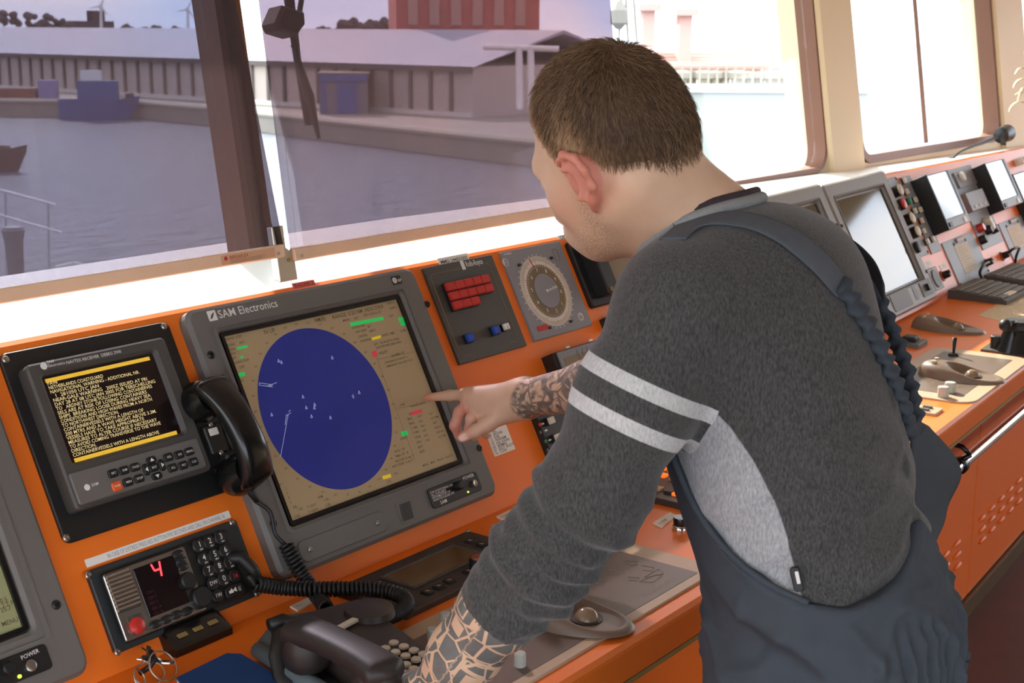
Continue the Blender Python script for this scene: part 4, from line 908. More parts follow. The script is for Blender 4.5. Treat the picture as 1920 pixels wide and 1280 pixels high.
# ---------------------------------------------------------------- curly cords
def smooth_path(P, n):
    P = np.array(P, float); m = len(P); out = []
    for i in range(m-1):
        p0, p1, p2, p3 = P[max(i-1, 0)], P[i], P[i+1], P[min(i+2, m-1)]
        for k in range(n):
            s = k/n; out.append(.5*((2*p1)+(-p0+p2)*s+(2*p0-5*p1+4*p2-p3)*s*s+(-p0+3*p1-3*p2+p3)*s**3))
    out.append(P[-1]); return np.array(out)
def coil(P, R=.0095, r=.0030, pitch=.0066, ppt=9):
    Q = smooth_path(P, 40); seg = np.linalg.norm(np.diff(Q, axis=0), axis=1); s = np.concatenate([[0], np.cumsum(seg)]); Lt = s[-1]; n = int(Lt/pitch*ppt)
    ss = np.linspace(0, Lt, n); C = np.stack([np.interp(ss, s, Q[:, k]) for k in range(3)], 1)
    T = np.gradient(C, axis=0); T /= np.linalg.norm(T, axis=1)[:, None]; N = np.cross(T[0], [.3, .2, .9]); out = []
    for i in range(n):
        N = N-T[i]*(N @ T[i]); N /= np.linalg.norm(N); B = np.cross(T[i], N); a = 2*math.pi*ss[i]/pitch; out.append(C[i]+R*(N*math.cos(a)+B*math.sin(a)))
    return out
fa = lambda x, y, o: FA.w(*FA.px(x, y, o), o); da = lambda x, y, o: DA.w(*DA.px(x, y, o), o)
cb = thing('curly_cord', 'black curly cord running from the hanging handset down to the telephone', 'cord')
MB().tube(smooth_path([np.array(HS_CORD), fa(507, 960, .034), fa(517, 1000, .032), fa(536, 1022, .034)], 8), .0035, 8).build('straight_lead', RUBBER, cb, smooth=True)
MB().tube(coil([fa(536, 1020, .036), fa(555, 1058, .036), fa(577, 1092, .040), da(597, 1120, .022), da(612, 1141, .030)]), .0030, 6).build('coil', RUBBER, cb, smooth=True)
cb = thing('curly_cord', 'black curly cord running from the radio across to the telephone', 'cord')
MB().tube(smooth_path([np.array(VHF_CORD0), fa(468, 1082, .030), fa(478, 1096, .030)], 8), .005, 8).build('straight_lead', RUBBER, cb, smooth=True)
MB().tube(coil([fa(476, 1094, .030), fa(530, 1101, .034), da(590, 1104, .036), da(650, 1104, .034), da(712, 1106, .030), da(752, 1117, .026), da(762, 1136, .024), da(740, 1152, .026), da(702, 1162, .036)]), .0030, 6).build('coil', RUBBER, cb, smooth=True)

# ---------------------------------------------------------------- small socket box, keys, blue folder
z8t = Z(130, 940, 4.268)
hb = poly_px(DA, [z8t(740, 1175), z8t(1190, 985), z8t(1262, 1085), z8t(835, 1258)], .0); c = np.mean(hb, 0); d = hb[1]-hb[0]; a = math.atan2(d[1], d[0]); wd = np.hypot(*d); hd = min(.055, np.hypot(*(hb[3]-hb[0])))
t = thing('socket_box', 'small black box with three pale sockets below the radio', 'socket box', DA.mat(c[0], c[1], 0, a))
b = MB(); b.rings([[(x, y, z) for x, y, z in ring] for ring in ([(-wd/2, -hd/2, 0), (wd/2, -hd/2, 0), (wd/2, hd/2, 0), (-wd/2, hd/2, 0)], [(-wd/2, -hd/2, .010), (wd/2, -hd/2, .010), (wd/2, hd/2, .032), (-wd/2, hd/2, .032)], [(-wd/2+.01, -hd/2+.004, .014), (wd/2-.01, -hd/2+.004, .014), (wd/2-.01, hd/2-.004, .036), (-wd/2+.01, hd/2-.004, .036)])]); b.build('case', GLOSSBLACK, t)
for i in range(3): 
    o = MB().rr(0, 0, .016, .007, 0, .0016, .001, .0003).build('socket', mat('pale_brass', '#a8935c', .4, .4) if 'pale_brass' not in MATS else MATS['pale_brass'], t)
    o.matrix_local = Matrix.Translation(((i-1)*.027, -.006, .0215)) @ Matrix.Rotation(.44, 4, 'X')
o = MB().rr(0, 0, .05, .008, 0, .001, .001, .0002).build('upper_label', DGREY, t); o.matrix_local = Matrix.Translation((-.01, .012, .030)) @ Matrix.Rotation(.44, 4, 'X')
kc = da(292, 1250, .0); t = thing('key_ring', 'bunch of steel keys on a ring beside the socket box', 'keys', DA.mat(*DA.px(292, 1250), 0))
Lk = lambda x, y, o: da(x, y, o)-kc
def ringtube(c, r, w, tilt, rz, name, m):
    M = Matrix.Translation(c) @ Matrix.Rotation(rz, 4, 'Z') @ Matrix.Rotation(tilt, 4, 'X'); P = [M @ Vector((r*math.cos(2*math.pi*k/28), r*math.sin(2*math.pi*k/28), 0)) for k in range(29)]
    MB().tube([tuple(p) for p in P], w, 8, False).build(name, m, t, smooth=True)
ringtube(Lk(305, 1248, .02), .021, .0013, .9, .2, 'split_ring', STEEL); ringtube(Lk(262, 1272, .015), .013, .0012, 1.1, .6, 'split_ring', STEEL); ringtube(Lk(280, 1262, .018), .019, .0012, .5, -.5, 'split_ring', STEEL)
for k, (x, y, rz, tx) in enumerate(((278, 1238, .9, .5), (296, 1236, 1.4, .9), (312, 1242, 2.0, .3))):
    b = MB().lathe([(.0105, 0), (.0105, .002)], seg=18).rr(.025, 0, .034, .0065, 0, .002, .001, .0004); o = b.build('key', STEEL, t); o.matrix_local = Matrix.Translation(Lk(x, y, .022)) @ Matrix.Rotation(rz, 4, 'Z') @ Matrix.Rotation(tx, 4, 'X')
MB().tube([tuple(Lk(283, 1222, .03)), tuple(Lk(290, 1236, .03)), tuple(Lk(280, 1250, .02)), tuple(Lk(262, 1262, .012))], .004, 8).build('leather_fob', RUBBER, t, smooth=True)
fp = poly_px(DA, [(330, 1272), (425, 1226), (452, 1227), (560, 1290), (470, 1345), (380, 1330)], .008); c = np.mean(fp, 0)
t = thing('blue_folder', 'dark blue folder lying on the worktop beside the telephone tray', 'folder', DA.mat(c[0], c[1], 0))
MB().prism([tuple(k-c) for k in reversed(fp)], 0, .0025, .001).build('back_cover', NAVY, t); q = [tuple((k-c)*.985) for k in reversed(fp)]
MB().prism(q, .0025, .0075).build('pages', PAPER, t); MB().prism([tuple(k-c) for k in reversed(fp)], .0075, .010, .001).build('front_cover', NAVY, t)
# ================================================================== right half of the console
y1, t4, t5, q6, y2 = Z(1400, 240, 3.5558), Z(1640, 300, 6.4), Z(1660, 440, 7.11), Z(1680, 600, 7.1125), Z(1640, 540, 3.557)
def offradar(name, label, cu, cv):
    H = .022; w, h = .526, .437; t = thing(name, label, 'radar display', FB.mat(cu, cv, 0)); sx, sy, sw, sh = -.005, .012, .404, .303
    MB().ring(0, 0, w, h, .012, sx, sy, sw+.012, sh+.012, .004, 0, H, H-.012, .006, .008).build('bezel', mat('light_grey_bezel', '#8b8680', .5) if 'light_grey_bezel' not in MATS else MATS['light_grey_bezel'], t)
    b = MB(); frame_loop(b, sx, sy, sw+.03, sh+.03, .006, .004, H, H+.002); b.build('bezel_moulding', DGREY, t)
    MB().rr(sx, sy, sw, sh, H-.012, H-.009, .001, .0003).build('screen', DARKGLASS, t)
    pb = MB().rr(.19, -h/2+.042, .10, .05, H, H+.003, .004, .001).build('power_panel', GREY, t); MB().rr(.19, -h/2+.042, .022, .022, H+.003, H+.014, .002, .001).build('power_knob', RUBBER, pb)
    MB().rr(-.05, -h/2+.042, .16, .055, H, H+.0025, .006, .001).build('cover_plate', GREY, t)
    sp = MB().rr(.085, -h/2+.042, .03, .045, H, H+.001, .004, .0004).build('loudspeaker', DGREY, t)
    for sx_, sy_ in ((-1, .2), (1, .2), (-1, -.3), (1, -.3)): screw(t, sx_*(w/2-.012), sy_*h, H, .005, BLACK)
q = rect_px(FB, [(1562, 375), (1655, 354), (1728, 524), (1636, 556)], .013)
offradar('dark_radar_display', 'dark radar display with a white window reflection right of the man', q[0]+.005, q[1]-.012)
offradar('second_dark_radar_display', 'dark display mostly hidden behind the shoulder strap of the man', q[0]+.005-.535, q[1]-.006)
# ---- two button strips
t, L, w, h = inst('round_button_strip', 'grey strip with a column of round cream, red and black buttons', 'control panel', FB, [(1660, 334), (1682, 331), (1741, 477), (1723, 483)], off=.004)
MB().rr(0, 0, w, h, 0, .004, .002, .001).build('plate', BLUEGREY, t)
for q, m in (((310, 355), CREAM), ((350, 520), RED), ((455, 690), CREAM), ((520, 850), CREAM), ((520, 1040), RUBBER)):
    p = L(*t4(*q), .03); o = MB().lathe([(.019, 0), (.019, .024), (.0165, .024)], p[0], p[1], .004, 20).build('button_collar', RUBBER, t, smooth=.6)
    MB().lathe([(.0185, 0), (.0185, .006), (.0145, .0085), (0, .009)], p[0], p[1], .026, 20).build('round_button', m, o, smooth=.6)
for sx in (-1, 1):
    for sy in (-1, 1): screw(t, sx*(w/2-.008), sy*(h/2-.008), .004, .004, BLACK)
t, L, w, h = inst('square_key_strip', 'narrow strip with square cream and green keys beside the round buttons', 'control panel', FB, [(1686, 331), (1709, 329), (1765, 470), (1747, 476)], off=.004)
MB().rr(0, 0, w, h, 0, .004, .002, .001).build('plate', BLUEGREY, t)
for q, m in (((385, 235), CREAM), ((410, 365), CREAM), ((445, 480), GREEN), ((515, 465), CREAM), ((510, 600), CREAM), ((575, 585), CREAM), ((590, 715), CREAM), ((615, 840), CREAM), ((660, 965), CREAM), ((725, 935), CREAM)):
    p = L(*t4(*q), .02); k, c = sqkey(t, p, m, 'square_key', .022); k.location = (p[0], p[1], .004)
# ---- monitors in deep black hoods
def hooded(name, label, front, H=.055):
    t, L, w, h = inst(name, label, 'monitor', FB, front, off=H)
    MB().rr(0, 0, w*1.0, h*1.0, 0, H-.012, .004, .002).build('hood', BLACK, t)
    MB().rr(-w/2+.004, 0, .012, h*1.01, 0, H+.006, .002, .002).build('hood_side', RUBBER, t)
    f = MB().ring(.0, 0, w, h, .004, .004, .016, w*.80, h*.80, .002, H-.012, H, H-.005, .002, .003).build('front_frame', BLUEGREY, t)
    MB().rr(.004, .016, w*.80, h*.80, H-.005, H-.004, .001, .0003).build('screen', mat('pale_lit_screen', '#9fb2c4', .08, var=.1, vs_=5, emit=.5) if 'pale_lit_screen' not in MATS else MATS['pale_lit_screen'], f)
    MB().rr(-w*.32, -h*.43, .03, .016, H, H+.004, .002, .001).build('menu_key', RUBBER, f); MB().rr(w*.3, -h*.43, .03, .02, H, H+.003, .002, .001).build('power_key', WHITE, f)
hooded('hooded_monitor', 'pale lit monitor in a black hood beside the button strips', [t4(600, 185), t4(885, 112), t4(1165, 740), t4(870, 835)])
hooded('hooded_monitor', 'pale lit monitor in a black hood nearest the gooseneck microphone', [t4(1295, 35), t4(1560, -10), t4(1790, 510), t4(1540, 590)])
hooded('hooded_monitor', 'pale lit monitor cut by the right edge of the picture', [t4(1640, 160), t4(1900, 110), t4(2150, 640), t4(1880, 760)], .03)
# ---- grey control column between the monitors
t, L, w, h = inst('grey_control_column', 'pale grey control column between two hooded monitors', 'control panel', FB, [t4(890, 115), t4(1165, 52), t4(1540, 985), t4(1300, 1070)], off=.004)
MB().rr(0, 0, w, h, 0, .004, .002, .001).build('plate', BLUEGREY, t)
x, y, a, c = lrect(L, [t4(950, 150), t4(1160, 95), t4(1240, 290), t4(1020, 325)], .010); g = MB().rr(x, y, a, c, .004, .010, .002, .001).build('upper_module', PANELGREY, t)
p = L(*t4(1070, 190), .02); knob(g, p, .018, .012, WHITE, 'selector_knob', .010)
x, y, a, c = lrect(L, [t4(1085, 390), t4(1300, 335), t4(1378, 555), t4(1175, 608)], .035); g = MB().rr(x, y, a, c, .004, .035, .003, .002).build('raised_module', PANELGREY, t)
for k in (-1, 0, 1): MB().cyl(x+k*a*.28, y-c*.3, .006, .035, .038, 12).build('small_key', WHITE, g)
for q, m in (((1290, 805), RED), ((1375, 720), CREAM), ((1410, 790), WHITE), ((1455, 820), RUBBER), ((1320, 945), RUBBER), ((1385, 830), RUBBER)):
    p = L(*t4(*q), .02); MB().lathe([(.017, 0), (.016, .02), (.013, .024), (0, .024)], p[0], p[1], .004, 18).build('rotary_button', m, t, smooth=.6)
# ---- blue-grey plates with paper lists
def listplate(label, plate, paper, tab):
    t, L, w, h = inst('list_plate', label, 'panel', FB, plate, off=.004)
    MB().rr(0, 0, w, h, 0, .004, .002, .001).build('plate', BLUEGREY, t)
    x, y, a, c = lrect(L, paper, .006); pp = MB().rr(x, y, a, c, .004, .0052, .001, .0002).build('paper_sheet', PAPER, t)
    b = MB()
    for i in range(9): b.box(x-a*.38, x+a*(.2+.15*((i*7) % 3-1)), y+c*(.38-.09*i), y+c*(.395-.09*i), .0052, .0054)
    b.build('sheet_print', MATS['faint_print'], pp)['kind'] = 'stuff'
    for sx in (-1, 1): screw(t, x+sx*a*.46, y+c*.5+.006, .004, .005, BLACK)
    x, y, a, c = lrect(L, tab, .006); MB().rr(x, y, a, c, .004, .010, .003, .001).build('name_tab', PANELGREY, t); MB().rr(x, y, a*.75, c*.6, .010, .0108, .001, .0002).build('tab_label', PAPER, t)
    for sx in (-1, 1): screw(t, sx*(w/2-.01), -h/2+.01, .004, .004, BLACK)
listplate('blue grey plate with clipped paper list below the first hooded monitor', [t5(740, 60), t5(1190, -10), t5(1390, 520), t5(1000, 700)], [t5(925, 150), t5(1085, 85), t5(1245, 440), t5(1080, 520)], [t5(925, 45), t5(1025, 30), t5(1050, 85), t5(945, 105)])
listplate('blue grey plate with clipped paper list at the right picture edge', [t4(1490, 740), t4(1850, 640), t4(2030, 1130), t4(1690, 1270)], [t4(1595, 795), t4(1740, 760), t4(1850, 1010), t4(1690, 1085)], [t4(1610, 715), t4(1685, 700), t4(1700, 745), t4(1625, 765)])
# ---- socket, knobs and tags on the orange foot of the panel
t, L, w, h = inst('round_socket', 'grey square socket with dark round hole on orange panel', 'socket', FB, [t5(560, 450), t5(690, 420), t5(785, 705), t5(665, 755)], off=.018)
MB().rr(0, 0, w, h, 0, .018, .003, .002).build('housing', PANELGREY, t); MB().lathe([(.030, 0), (.030, .004), (.024, .004)], 0, 0, .018, 28).build('socket_ring', GREY, t); MB().lathe([(.024, 0), (.024, .003), (.0, .0032)], 0, 0, .018, 28).build('socket_hole', BLACK, t)
for lab, q in (('small black rotary knob beside the round socket', (830, 520)), ('small black rotary knob right of the first paper list', (1400, 355)), ('small black rotary knob under the grey control column', (1620, 262))):
    u, v = FB.px(*t5(*q), .02); t = thing('rotary_knob', lab, 'knob', FB.mat(u, v, 0)); MB().lathe([(.018, 0), (.018, .004), (.012, .006)], seg=20).build('base_ring', mat('orange_brown_ring', '#a8501f', .5) if 'orange_brown_ring' not in MATS else MATS['orange_brown_ring'], t)
    MB().lathe([(.013, .005), (.012, .026), (.009, .029), (0, .029)], seg=20).build('grip', RUBBER, t, smooth=.6); MB().rr(0, .006, .003, .014, .029, .031, .001, .0005).build('pointer', RUBBER, t)
for lab, q in (('white paper tag above the round socket', [t5(490, 370), t5(600, 335), t5(632, 410), t5(520, 450)]), ('white paper tag above the small rotary knob', [t5(710, 400), t5(800, 370), t5(832, 440), t5(740, 470)])):
    t, L, w, h = inst('paper_tag', lab, 'label', FB, q); MB().rr(0, 0, w, h, 0, .001, .001, .0002).build('sheet', LABEL, t); MB().text('ON', -.008, -.003, .0012, .012).build('print', MATS['faint_print'], t)
# cables of the keyboards
for lab, P in (('black cable from the keyboard up to the paper list plate', [FB.w(*FB.px(*t5(1290, 590), .012), .012), FB.w(*FB.px(*t5(1260, 500), .03), .03), FB.w(*FB.px(*t5(1310, 405), .04), .04), FB.w(*FB.px(*t5(1380, 365), .03), .03)]),
               ('black cable looping at the second paper list plate', [FB.w(*FB.px(*t5(1640, 250), .02), .02), FB.w(*FB.px(*t5(1700, 190), .05), .05), FB.w(*FB.px(*t5(1785, 175), .05), .05), FB.w(*FB.px(*t5(1750, 270), .04), .04), FB.w(*FB.px(*t5(1730, 370), .02), .02)])):
    t = thing('cable', lab, 'cable'); MB().tube(smooth_path(P, 10), .005, 8).build('lead', RUBBER, t, smooth=True)
# ---- right track panel with trackball, joystick, knobs
t, L, w, h, ov, ib = trackpanel('track_control_panel', 'beige control panel with trackball and joystick right of the man', DB, [(1635, 722), (1757, 645), (1935, 676), (1808, 764)], [(1668, 722), (1770, 657), (1894, 676), (1806, 745)], .05)
bp = MB()
for i in range(4):
    for j in range(3): bp.rr(ib[0]-ib[2]*.30+i*.035, ib[1]+ib[3]*.05-j*.03, .02, .0012, .0046, .0049, .0003, .0001)
bp.build('overlay_print', MATS['pale_tan_print'], ov)['kind'] = 'stuff'
tb = bpy.data.objects.new('trackball_unit', None); col.objects.link(tb); tb.parent = t; p = L(1803, 702, .012); tb.location = (p[0], p[1], .0046); tb.rotation_euler.z = .12; trackball(tb, .21, .12, .04)
for q in ((628, 965), (722, 905)): p = L(*q6(*q), .014); knob(t, p, .013, .024, KNOBW, 'dimmer_knob', .0046)
p = L(*q6(765, 465), .006); j = MB().lathe([(.014, 0), (.012, .005), (.004, .008)], p[0], p[1], .0046, 20).build('joystick_base', RUBBER, t, smooth=.6); MB().tube([(p[0], p[1], .01), (p[0]+.002, p[1], .03), (p[0]+.004, p[1]+.001, .052)], [.003, .0045, .0065], 10).build('joystick', RUBBER, t, smooth=True)
u, v = DB.px(1778, 612, .01); t = thing('trackball_unit', 'brown trackball unit alone on the orange worktop', 'trackball', DB.mat(u, v, 0, .1)); trackball(t, .21, .12, .04)
# lever box, switch plate
t, L, w, h = inst('lever_box', 'small grey box with dark lever beside the overalls of the man', 'switch box', DB, [q6(-60, 255), q6(200, 195), q6(385, 290), q6(245, 355)], off=.012); MB().rr(0, 0, w, h, 0, .012, .003, .002).build('base', GREY, t); MB().rr(0, 0, w*.5, h*.55, .012, .026, .006, .004).build('lever', RUBBER, t)
t, L, w, h = inst('switch_plate', 'small beige switch plate on the worktop edge near the hand rail', 'switch plate', DB, [q6(170, 1150), q6(330, 1130), q6(630, 1170), q6(480, 1290)], off=.006); MB().rr(0, 0, w, h, 0, .006, .003, .001).build('plate', BEIGE, t)
for k in (-1, 1): MB().rr(k*w*.2, 0, w*.16, h*.35, .006, .011, .002, .001).build('rocker', GREY, t)
# ---- engine lever unit
t, L, w, h = inst('engine_lever', 'black engine control lever unit at the right picture edge', 'control lever', DB, [q6(1130, 372), q6(1330, 255), q6(1950, 330), q6(1760, 480)], off=.006)
MB().rr(0, 0, w, h, 0, .006, .003, .001).build('base_plate', DGREY, t)
p = L(*q6(1335, 350), .01); knob(t, p, .016, .034, RUBBER, 'side_knob', .006)
p = L(*q6(1640, 380), .01); hz_ = MB().lathe([(.062, 0), (.058, .01), (.044, .05), (.042, .056)], p[0], p[1], .006, 32).build('lever_housing', GLOSSBLACK, t, smooth=.6)
MB().lathe([(.042, .056), (.048, .062), (.048, .074), (.040, .082), (0, .084)], p[0], p[1], .006, 32).build('lever_drum', BLACK, hz_, smooth=.6)
k = L(*q6(1455, 118), .075); MB().tube([(p[0]-.01, p[1]+.01, .078), ((p[0]+k[0])/2, (p[1]+k[1])/2, .086), (k[0], k[1], .085)], [.008, .008, .008], 10).build('lever_arm', BLACK, hz_, smooth=True)
MB().lathe([(.004, -.017), (.014, -.011), (.017, 0), (.014, .011), (.004, .017)], seg=18, M=Matrix.Translation((k[0], k[1], .085)) @ Matrix.Rotation(math.pi/2, 4, 'Y')).build('lever_grip', RUBBER, hz_, smooth=True)
# ---- keyboards
def keyboard(label, pts):
    q = poly_px(DB, pts, .02); c = np.mean(q, 0); d = (q[1]-q[0]+q[2]-q[3])/2; e = (q[0]-q[3]+q[1]-q[2])/2; W, Hh = float(np.hypot(*d)), float(np.hypot(*e))
    t = thing('keyboard', label, 'keyboard', DB.mat(c[0], c[1], 0, math.atan2(d[1], d[0])), 'keyboards on the right worktop')
    b = MB(); b.rings([[(-W/2, -Hh/2, 0), (W/2, -Hh/2, 0), (W/2, Hh/2, 0), (-W/2, Hh/2, 0)], [(-W/2, -Hh/2, .014), (W/2, -Hh/2, .014), (W/2, Hh/2, .028), (-W/2, Hh/2, .028)]]); b.build('case', DGREY, t)
    src = None; n, m = 15, 6; kw, kh = W*.94/n, Hh*.84/m
    for r in range(m):
        for k in range(n):
            if r == 0 and 4 <= k <= 8: continue
            x, y = -W*.47+kw*(k+.5), -Hh*.42+kh*(r+.5); z = .014+.014*(y/Hh+.5)
            if src is None: src = MB().rr(0, 0, kw*.86, kh*.86, 0, .006, .001, .0015, 1).build('key', mat('key_grey', '#6f6a64', .5), t); src.location = (x, y, z)
            else: share(src, 'key', t, (x, y, z))
    MB().rr(-W*.47+kw*6.5, -Hh*.42+kh*.5, kw*4.8, kh*.86, .0145, .021, .001, .0015, 1).build('space_bar', CREAM, t)
keyboard('grey keyboard standing below the first paper list plate', [t5(985, 740), t5(1345, 590), t5(1812, 715), t5(1470, 885)])
keyboard('grey keyboard standing further right, cut by the picture edge', [t5(1465, 540), t5(1850, 385), t5(2320, 500), t5(1950, 680)])
q = poly_px(DB, [(1835, 592), (1905, 548), (2010, 560), (1960, 622)]); c = np.mean(q, 0); t = thing('chart_sheet', 'pale printed paper sheet in front of the keyboards', 'paper', DB.mat(c[0], c[1], 0)); MB().prism([tuple(k-c) for k in reversed(q)], 0, .0008).build('sheet', mat('chart_paper', '#d9bf98', .7, var=.25, vs_=60), t)
b = MB(); rnd = random.Random(5)
for i in range(14): x0, y0 = rnd.uniform(-.12, .1), rnd.uniform(-.06, .06); b.tube([(x0+.02*k, y0+rnd.uniform(-.012, .012), .001) for k in range(4)], .0012, 4)
b.build('sheet_print', PAPER, t)['kind'] = 'stuff'
# ---- gooseneck microphone on the sill, red beam end
MC = np.array([0, 0, 1.168])
def sillpt(x, y, Y): r = ray(x, y); return CAM+r*((Y-CAM[1])/r[1])
q8 = Z(1700, 0, 4)
Y0 = .36; P = [sillpt(*q8(x, y), Y0+.0) for x, y in ((335, 1195), (400, 1140), (490, 1100), (580, 1070), (680, 1028))]; base = P[0].copy()
t = thing('gooseneck_microphone', 'black gooseneck microphone above the right monitors', 'microphone', Matrix.Translation(base))
MB().tube([tuple(k-base) for k in smooth_path(P, 8)], [.004+.003*(i/32) for i in range(33)], 10).build('gooseneck', RUBBER, t, smooth=True)
MB().lathe([(.03, 0), (.028, .012), (.008, .02)], 0, 0, 1.166-base[2] if base[2] > 1.17 else -.01, 24).build('foot', RUBBER, t, smooth=.6)
hd_ = sillpt(*q8(735, 1005), Y0)-base; d = np.array(P[-1]-P[-2]); d = Vector(d/np.linalg.norm(d)); M = Matrix.Translation(Vector(hd_)) @ d.to_track_quat('Z', 'Y').to_matrix().to_4x4()
MB().lathe([(.012, -.055), (.032, -.045), (.036, .03), (.030, .042), (0, .044)], seg=20, M=M).build('microphone_head', BLACK, t, smooth=.6)
pp = sillpt(*q8(725, 1090), Y0)-base; MB().tube([tuple(hd_), tuple(pp)], .012, 10).build('head_clip', DBROWN, t)
u, v = FB.px(*t4(1720, 25)); w_ = FB.w(u, v, 0)
t = thing('red_beam', 'dark red beam end on the panel at the right edge', 'beam', FB.mat(u+.12, v, 0)); MB().rr(0, 0, .34, .022, 0, .03, .004, .003).build('beam_body', mat('dark_red_paint', '#8d2c1c', .5), t); MB().rr(-.165, 0, .012, .03, 0, .034, .003, .002).build('beam_cap', WHITE, t)
# pale hanging leaves of a plant at the right edge
t = thing('hanging_plant', 'pale dried fronds hanging at the right window pillar', 'plant', Matrix.Translation(sillpt(1935, 150, .30)))
o0 = sillpt(1935, 150, .30); LEAF = mat('pale_leaf', '#e9dcae', .6, var=.15)
MB().lathe([(.05, -.02), (.075, .07), (.08, .075), (.07, .075), (.045, .0)], .10, .0, .04, 20).build('pot', CREAM, t, smooth=.6)
for P in (((1925, 130), (1912, 128), (1903, 140)), ((1930, 150), (1915, 148), (1905, 155), (1900, 165)), ((1930, 175), (1915, 172), (1903, 178)), ((1932, 195), (1912, 190), (1898, 198), (1892, 210)), ((1935, 160), (1918, 165), (1908, 190))):
    MB().tube(smooth_path([sillpt(x, y, .30)-o0 for x, y in P], 6), [.010*(1-i/(6*(len(P)-1)+1))+.002 for i in range(6*(len(P)-1)+1)], 6, flat=.25).build('frond', LEAF, t, smooth=True)
# ================================================================== the man
# ---------------------------------------------------------------- distance-field modelling helpers
class Prim:
    def __init__(s, f, lo, hi): s.f, s.lo, s.hi = f, np.array(lo), np.array(hi)
def cone(a, b, ra, rb):
    a, b = np.array(a, float), np.array(b, float); ab = b-a; L2 = ab @ ab + 1e-12; R = max(ra, rb)
    def f(P):
        t = np.clip(((P-a) @ ab)/L2, 0, 1); return np.linalg.norm(P-a-t[..., None]*ab, axis=-1)-(ra+t*(rb-ra))
    return Prim(f, np.minimum(a, b)-R, np.maximum(a, b)+R)
def chain(pts, rad): return [cone(pts[i], pts[i+1], rad[i], rad[i+1]) for i in range(len(pts)-1)]
def ell(c, A, r):
    c, A, r = np.array(c, float), np.array(A, float), np.array(r, float); R = np.sqrt(((A*r[:, None])**2).sum(0))
    def f(P):
        q = (P-c) @ A.T; k0 = np.linalg.norm(q/r, axis=-1); k1 = np.linalg.norm(q/(r*r), axis=-1)+1e-9; return k0*(k0-1)/k1
    return Prim(f, c-R, c+R)
def smin(a, b, k):
    h = np.maximum(k-np.abs(a-b), 0)/k; return np.minimum(a, b)-h*h*k*.25
def union(prims, P, k):
    D = np.full(P.shape[:-1], 9.0)
    for p in prims: D = smin(D, p.f(P), k)
    return D
class Grid:
    def __init__(s, lo, hi, h):
        s.lo = np.array(lo); s.h = h; s.n = np.ceil((np.array(hi)-s.lo)/h).astype(int)+1; s.D = np.full(s.n, 1.0, np.float32)
    def pts(s, i0, i1):
        ax = [s.lo[k]+s.h*np.arange(i0[k], i1[k]) for k in range(3)]; return np.stack(np.meshgrid(*ax, indexing='ij'), -1)
    def box(s, lo, hi):
        i0 = np.clip(np.floor((lo-s.lo)/s.h).astype(int), 0, s.n); i1 = np.clip(np.ceil((hi-s.lo)/s.h).astype(int)+1, 0, s.n); return i0, i1
    def add(s, prims, k):
        for p in prims:
            i0, i1 = s.box(p.lo-k*1.2-2*s.h, p.hi+k*1.2+2*s.h)
            if (i1 <= i0).any(): continue
            sl = tuple(slice(a, b) for a, b in zip(i0, i1)); s.D[sl] = smin(s.D[sl], p.f(s.pts(i0, i1)).astype(np.float32), k)
        return s
    def sub(s, prims, k):
        for p in prims:
            i0, i1 = s.box(p.lo-k-2*s.h, p.hi+k+2*s.h); sl = tuple(slice(a, b) for a, b in zip(i0, i1)); s.D[sl] = -smin(-s.D[sl], p.f(s.pts(i0, i1)).astype(np.float32), k)
        return s
    def near(s, fn, band=.03):
        """fn(points, d) -> new d for voxels close to the surface"""
        m = np.abs(s.D) < band; idx = np.argwhere(m); P = s.lo+idx*s.h; s.D[m] = fn(P, s.D[m]).astype(np.float32); return s
    def mesh(s):
        D = s.D; D[0] = D[-1] = 1; D[:, 0] = D[:, -1] = 1; D[:, :, 0] = D[:, :, -1] = 1
        I = D < 0; c = np.zeros(np.array(D.shape)-1, np.int8)
        for a in (0, 1):
            for b in (0, 1):
                for d in (0, 1): c += I[a:D.shape[0]-1+a, b:D.shape[1]-1+b, d:D.shape[2]-1+d]
        cells = np.argwhere((c > 0) & (c < 8)); ids = np.full(c.shape, -1, np.int32); ids[tuple(cells.T)] = np.arange(len(cells))
        acc = np.zeros((len(cells), 3)); cnt = np.zeros(len(cells))
        corners = [(0, 0, 0), (1, 0, 0), (0, 1, 0), (1, 1, 0), (0, 0, 1), (1, 0, 1), (0, 1, 1), (1, 1, 1)]
        V = [D[tuple((cells+np.array(o)).T)].astype(float) for o in corners]
        for i in range(8):
            for j in range(i+1, 8):
                d = np.array(corners[j])-np.array(corners[i])
                if np.abs(d).sum() != 1: continue
                m = (V[i] < 0) != (V[j] < 0); t = V[i][m]/(V[i][m]-V[j][m]); acc[m] += np.array(corners[i])+t[:, None]*d; cnt[m] += 1
        v = s.lo+s.h*(cells+acc/cnt[:, None]); quads = []
        for k in range(3):
            o = [0, 0, 0]; o[k] = 1; A = I; sh = np.array(D.shape); A0 = I[:sh[0]-o[0], :sh[1]-o[1], :sh[2]-o[2]]; A1 = I[o[0]:, o[1]:, o[2]:]
            e = np.argwhere(A0 != A1); u, w = [(1, 2), (2, 0), (0, 1)][k]; eu = np.zeros(3, int); ew = np.zeros(3, int); eu[u] = 1; ew[w] = 1
            e = e[(e[:, u] > 0) & (e[:, w] > 0)]; q = np.stack([ids[tuple((e-x).T)] for x in (eu*0, eu, eu+ew, ew)], 1); fl = A0[tuple(e.T)]
            q[~fl] = q[~fl][:, ::-1]; quads.append(q[(q >= 0).all(1)])
        return v, np.concatenate(quads)
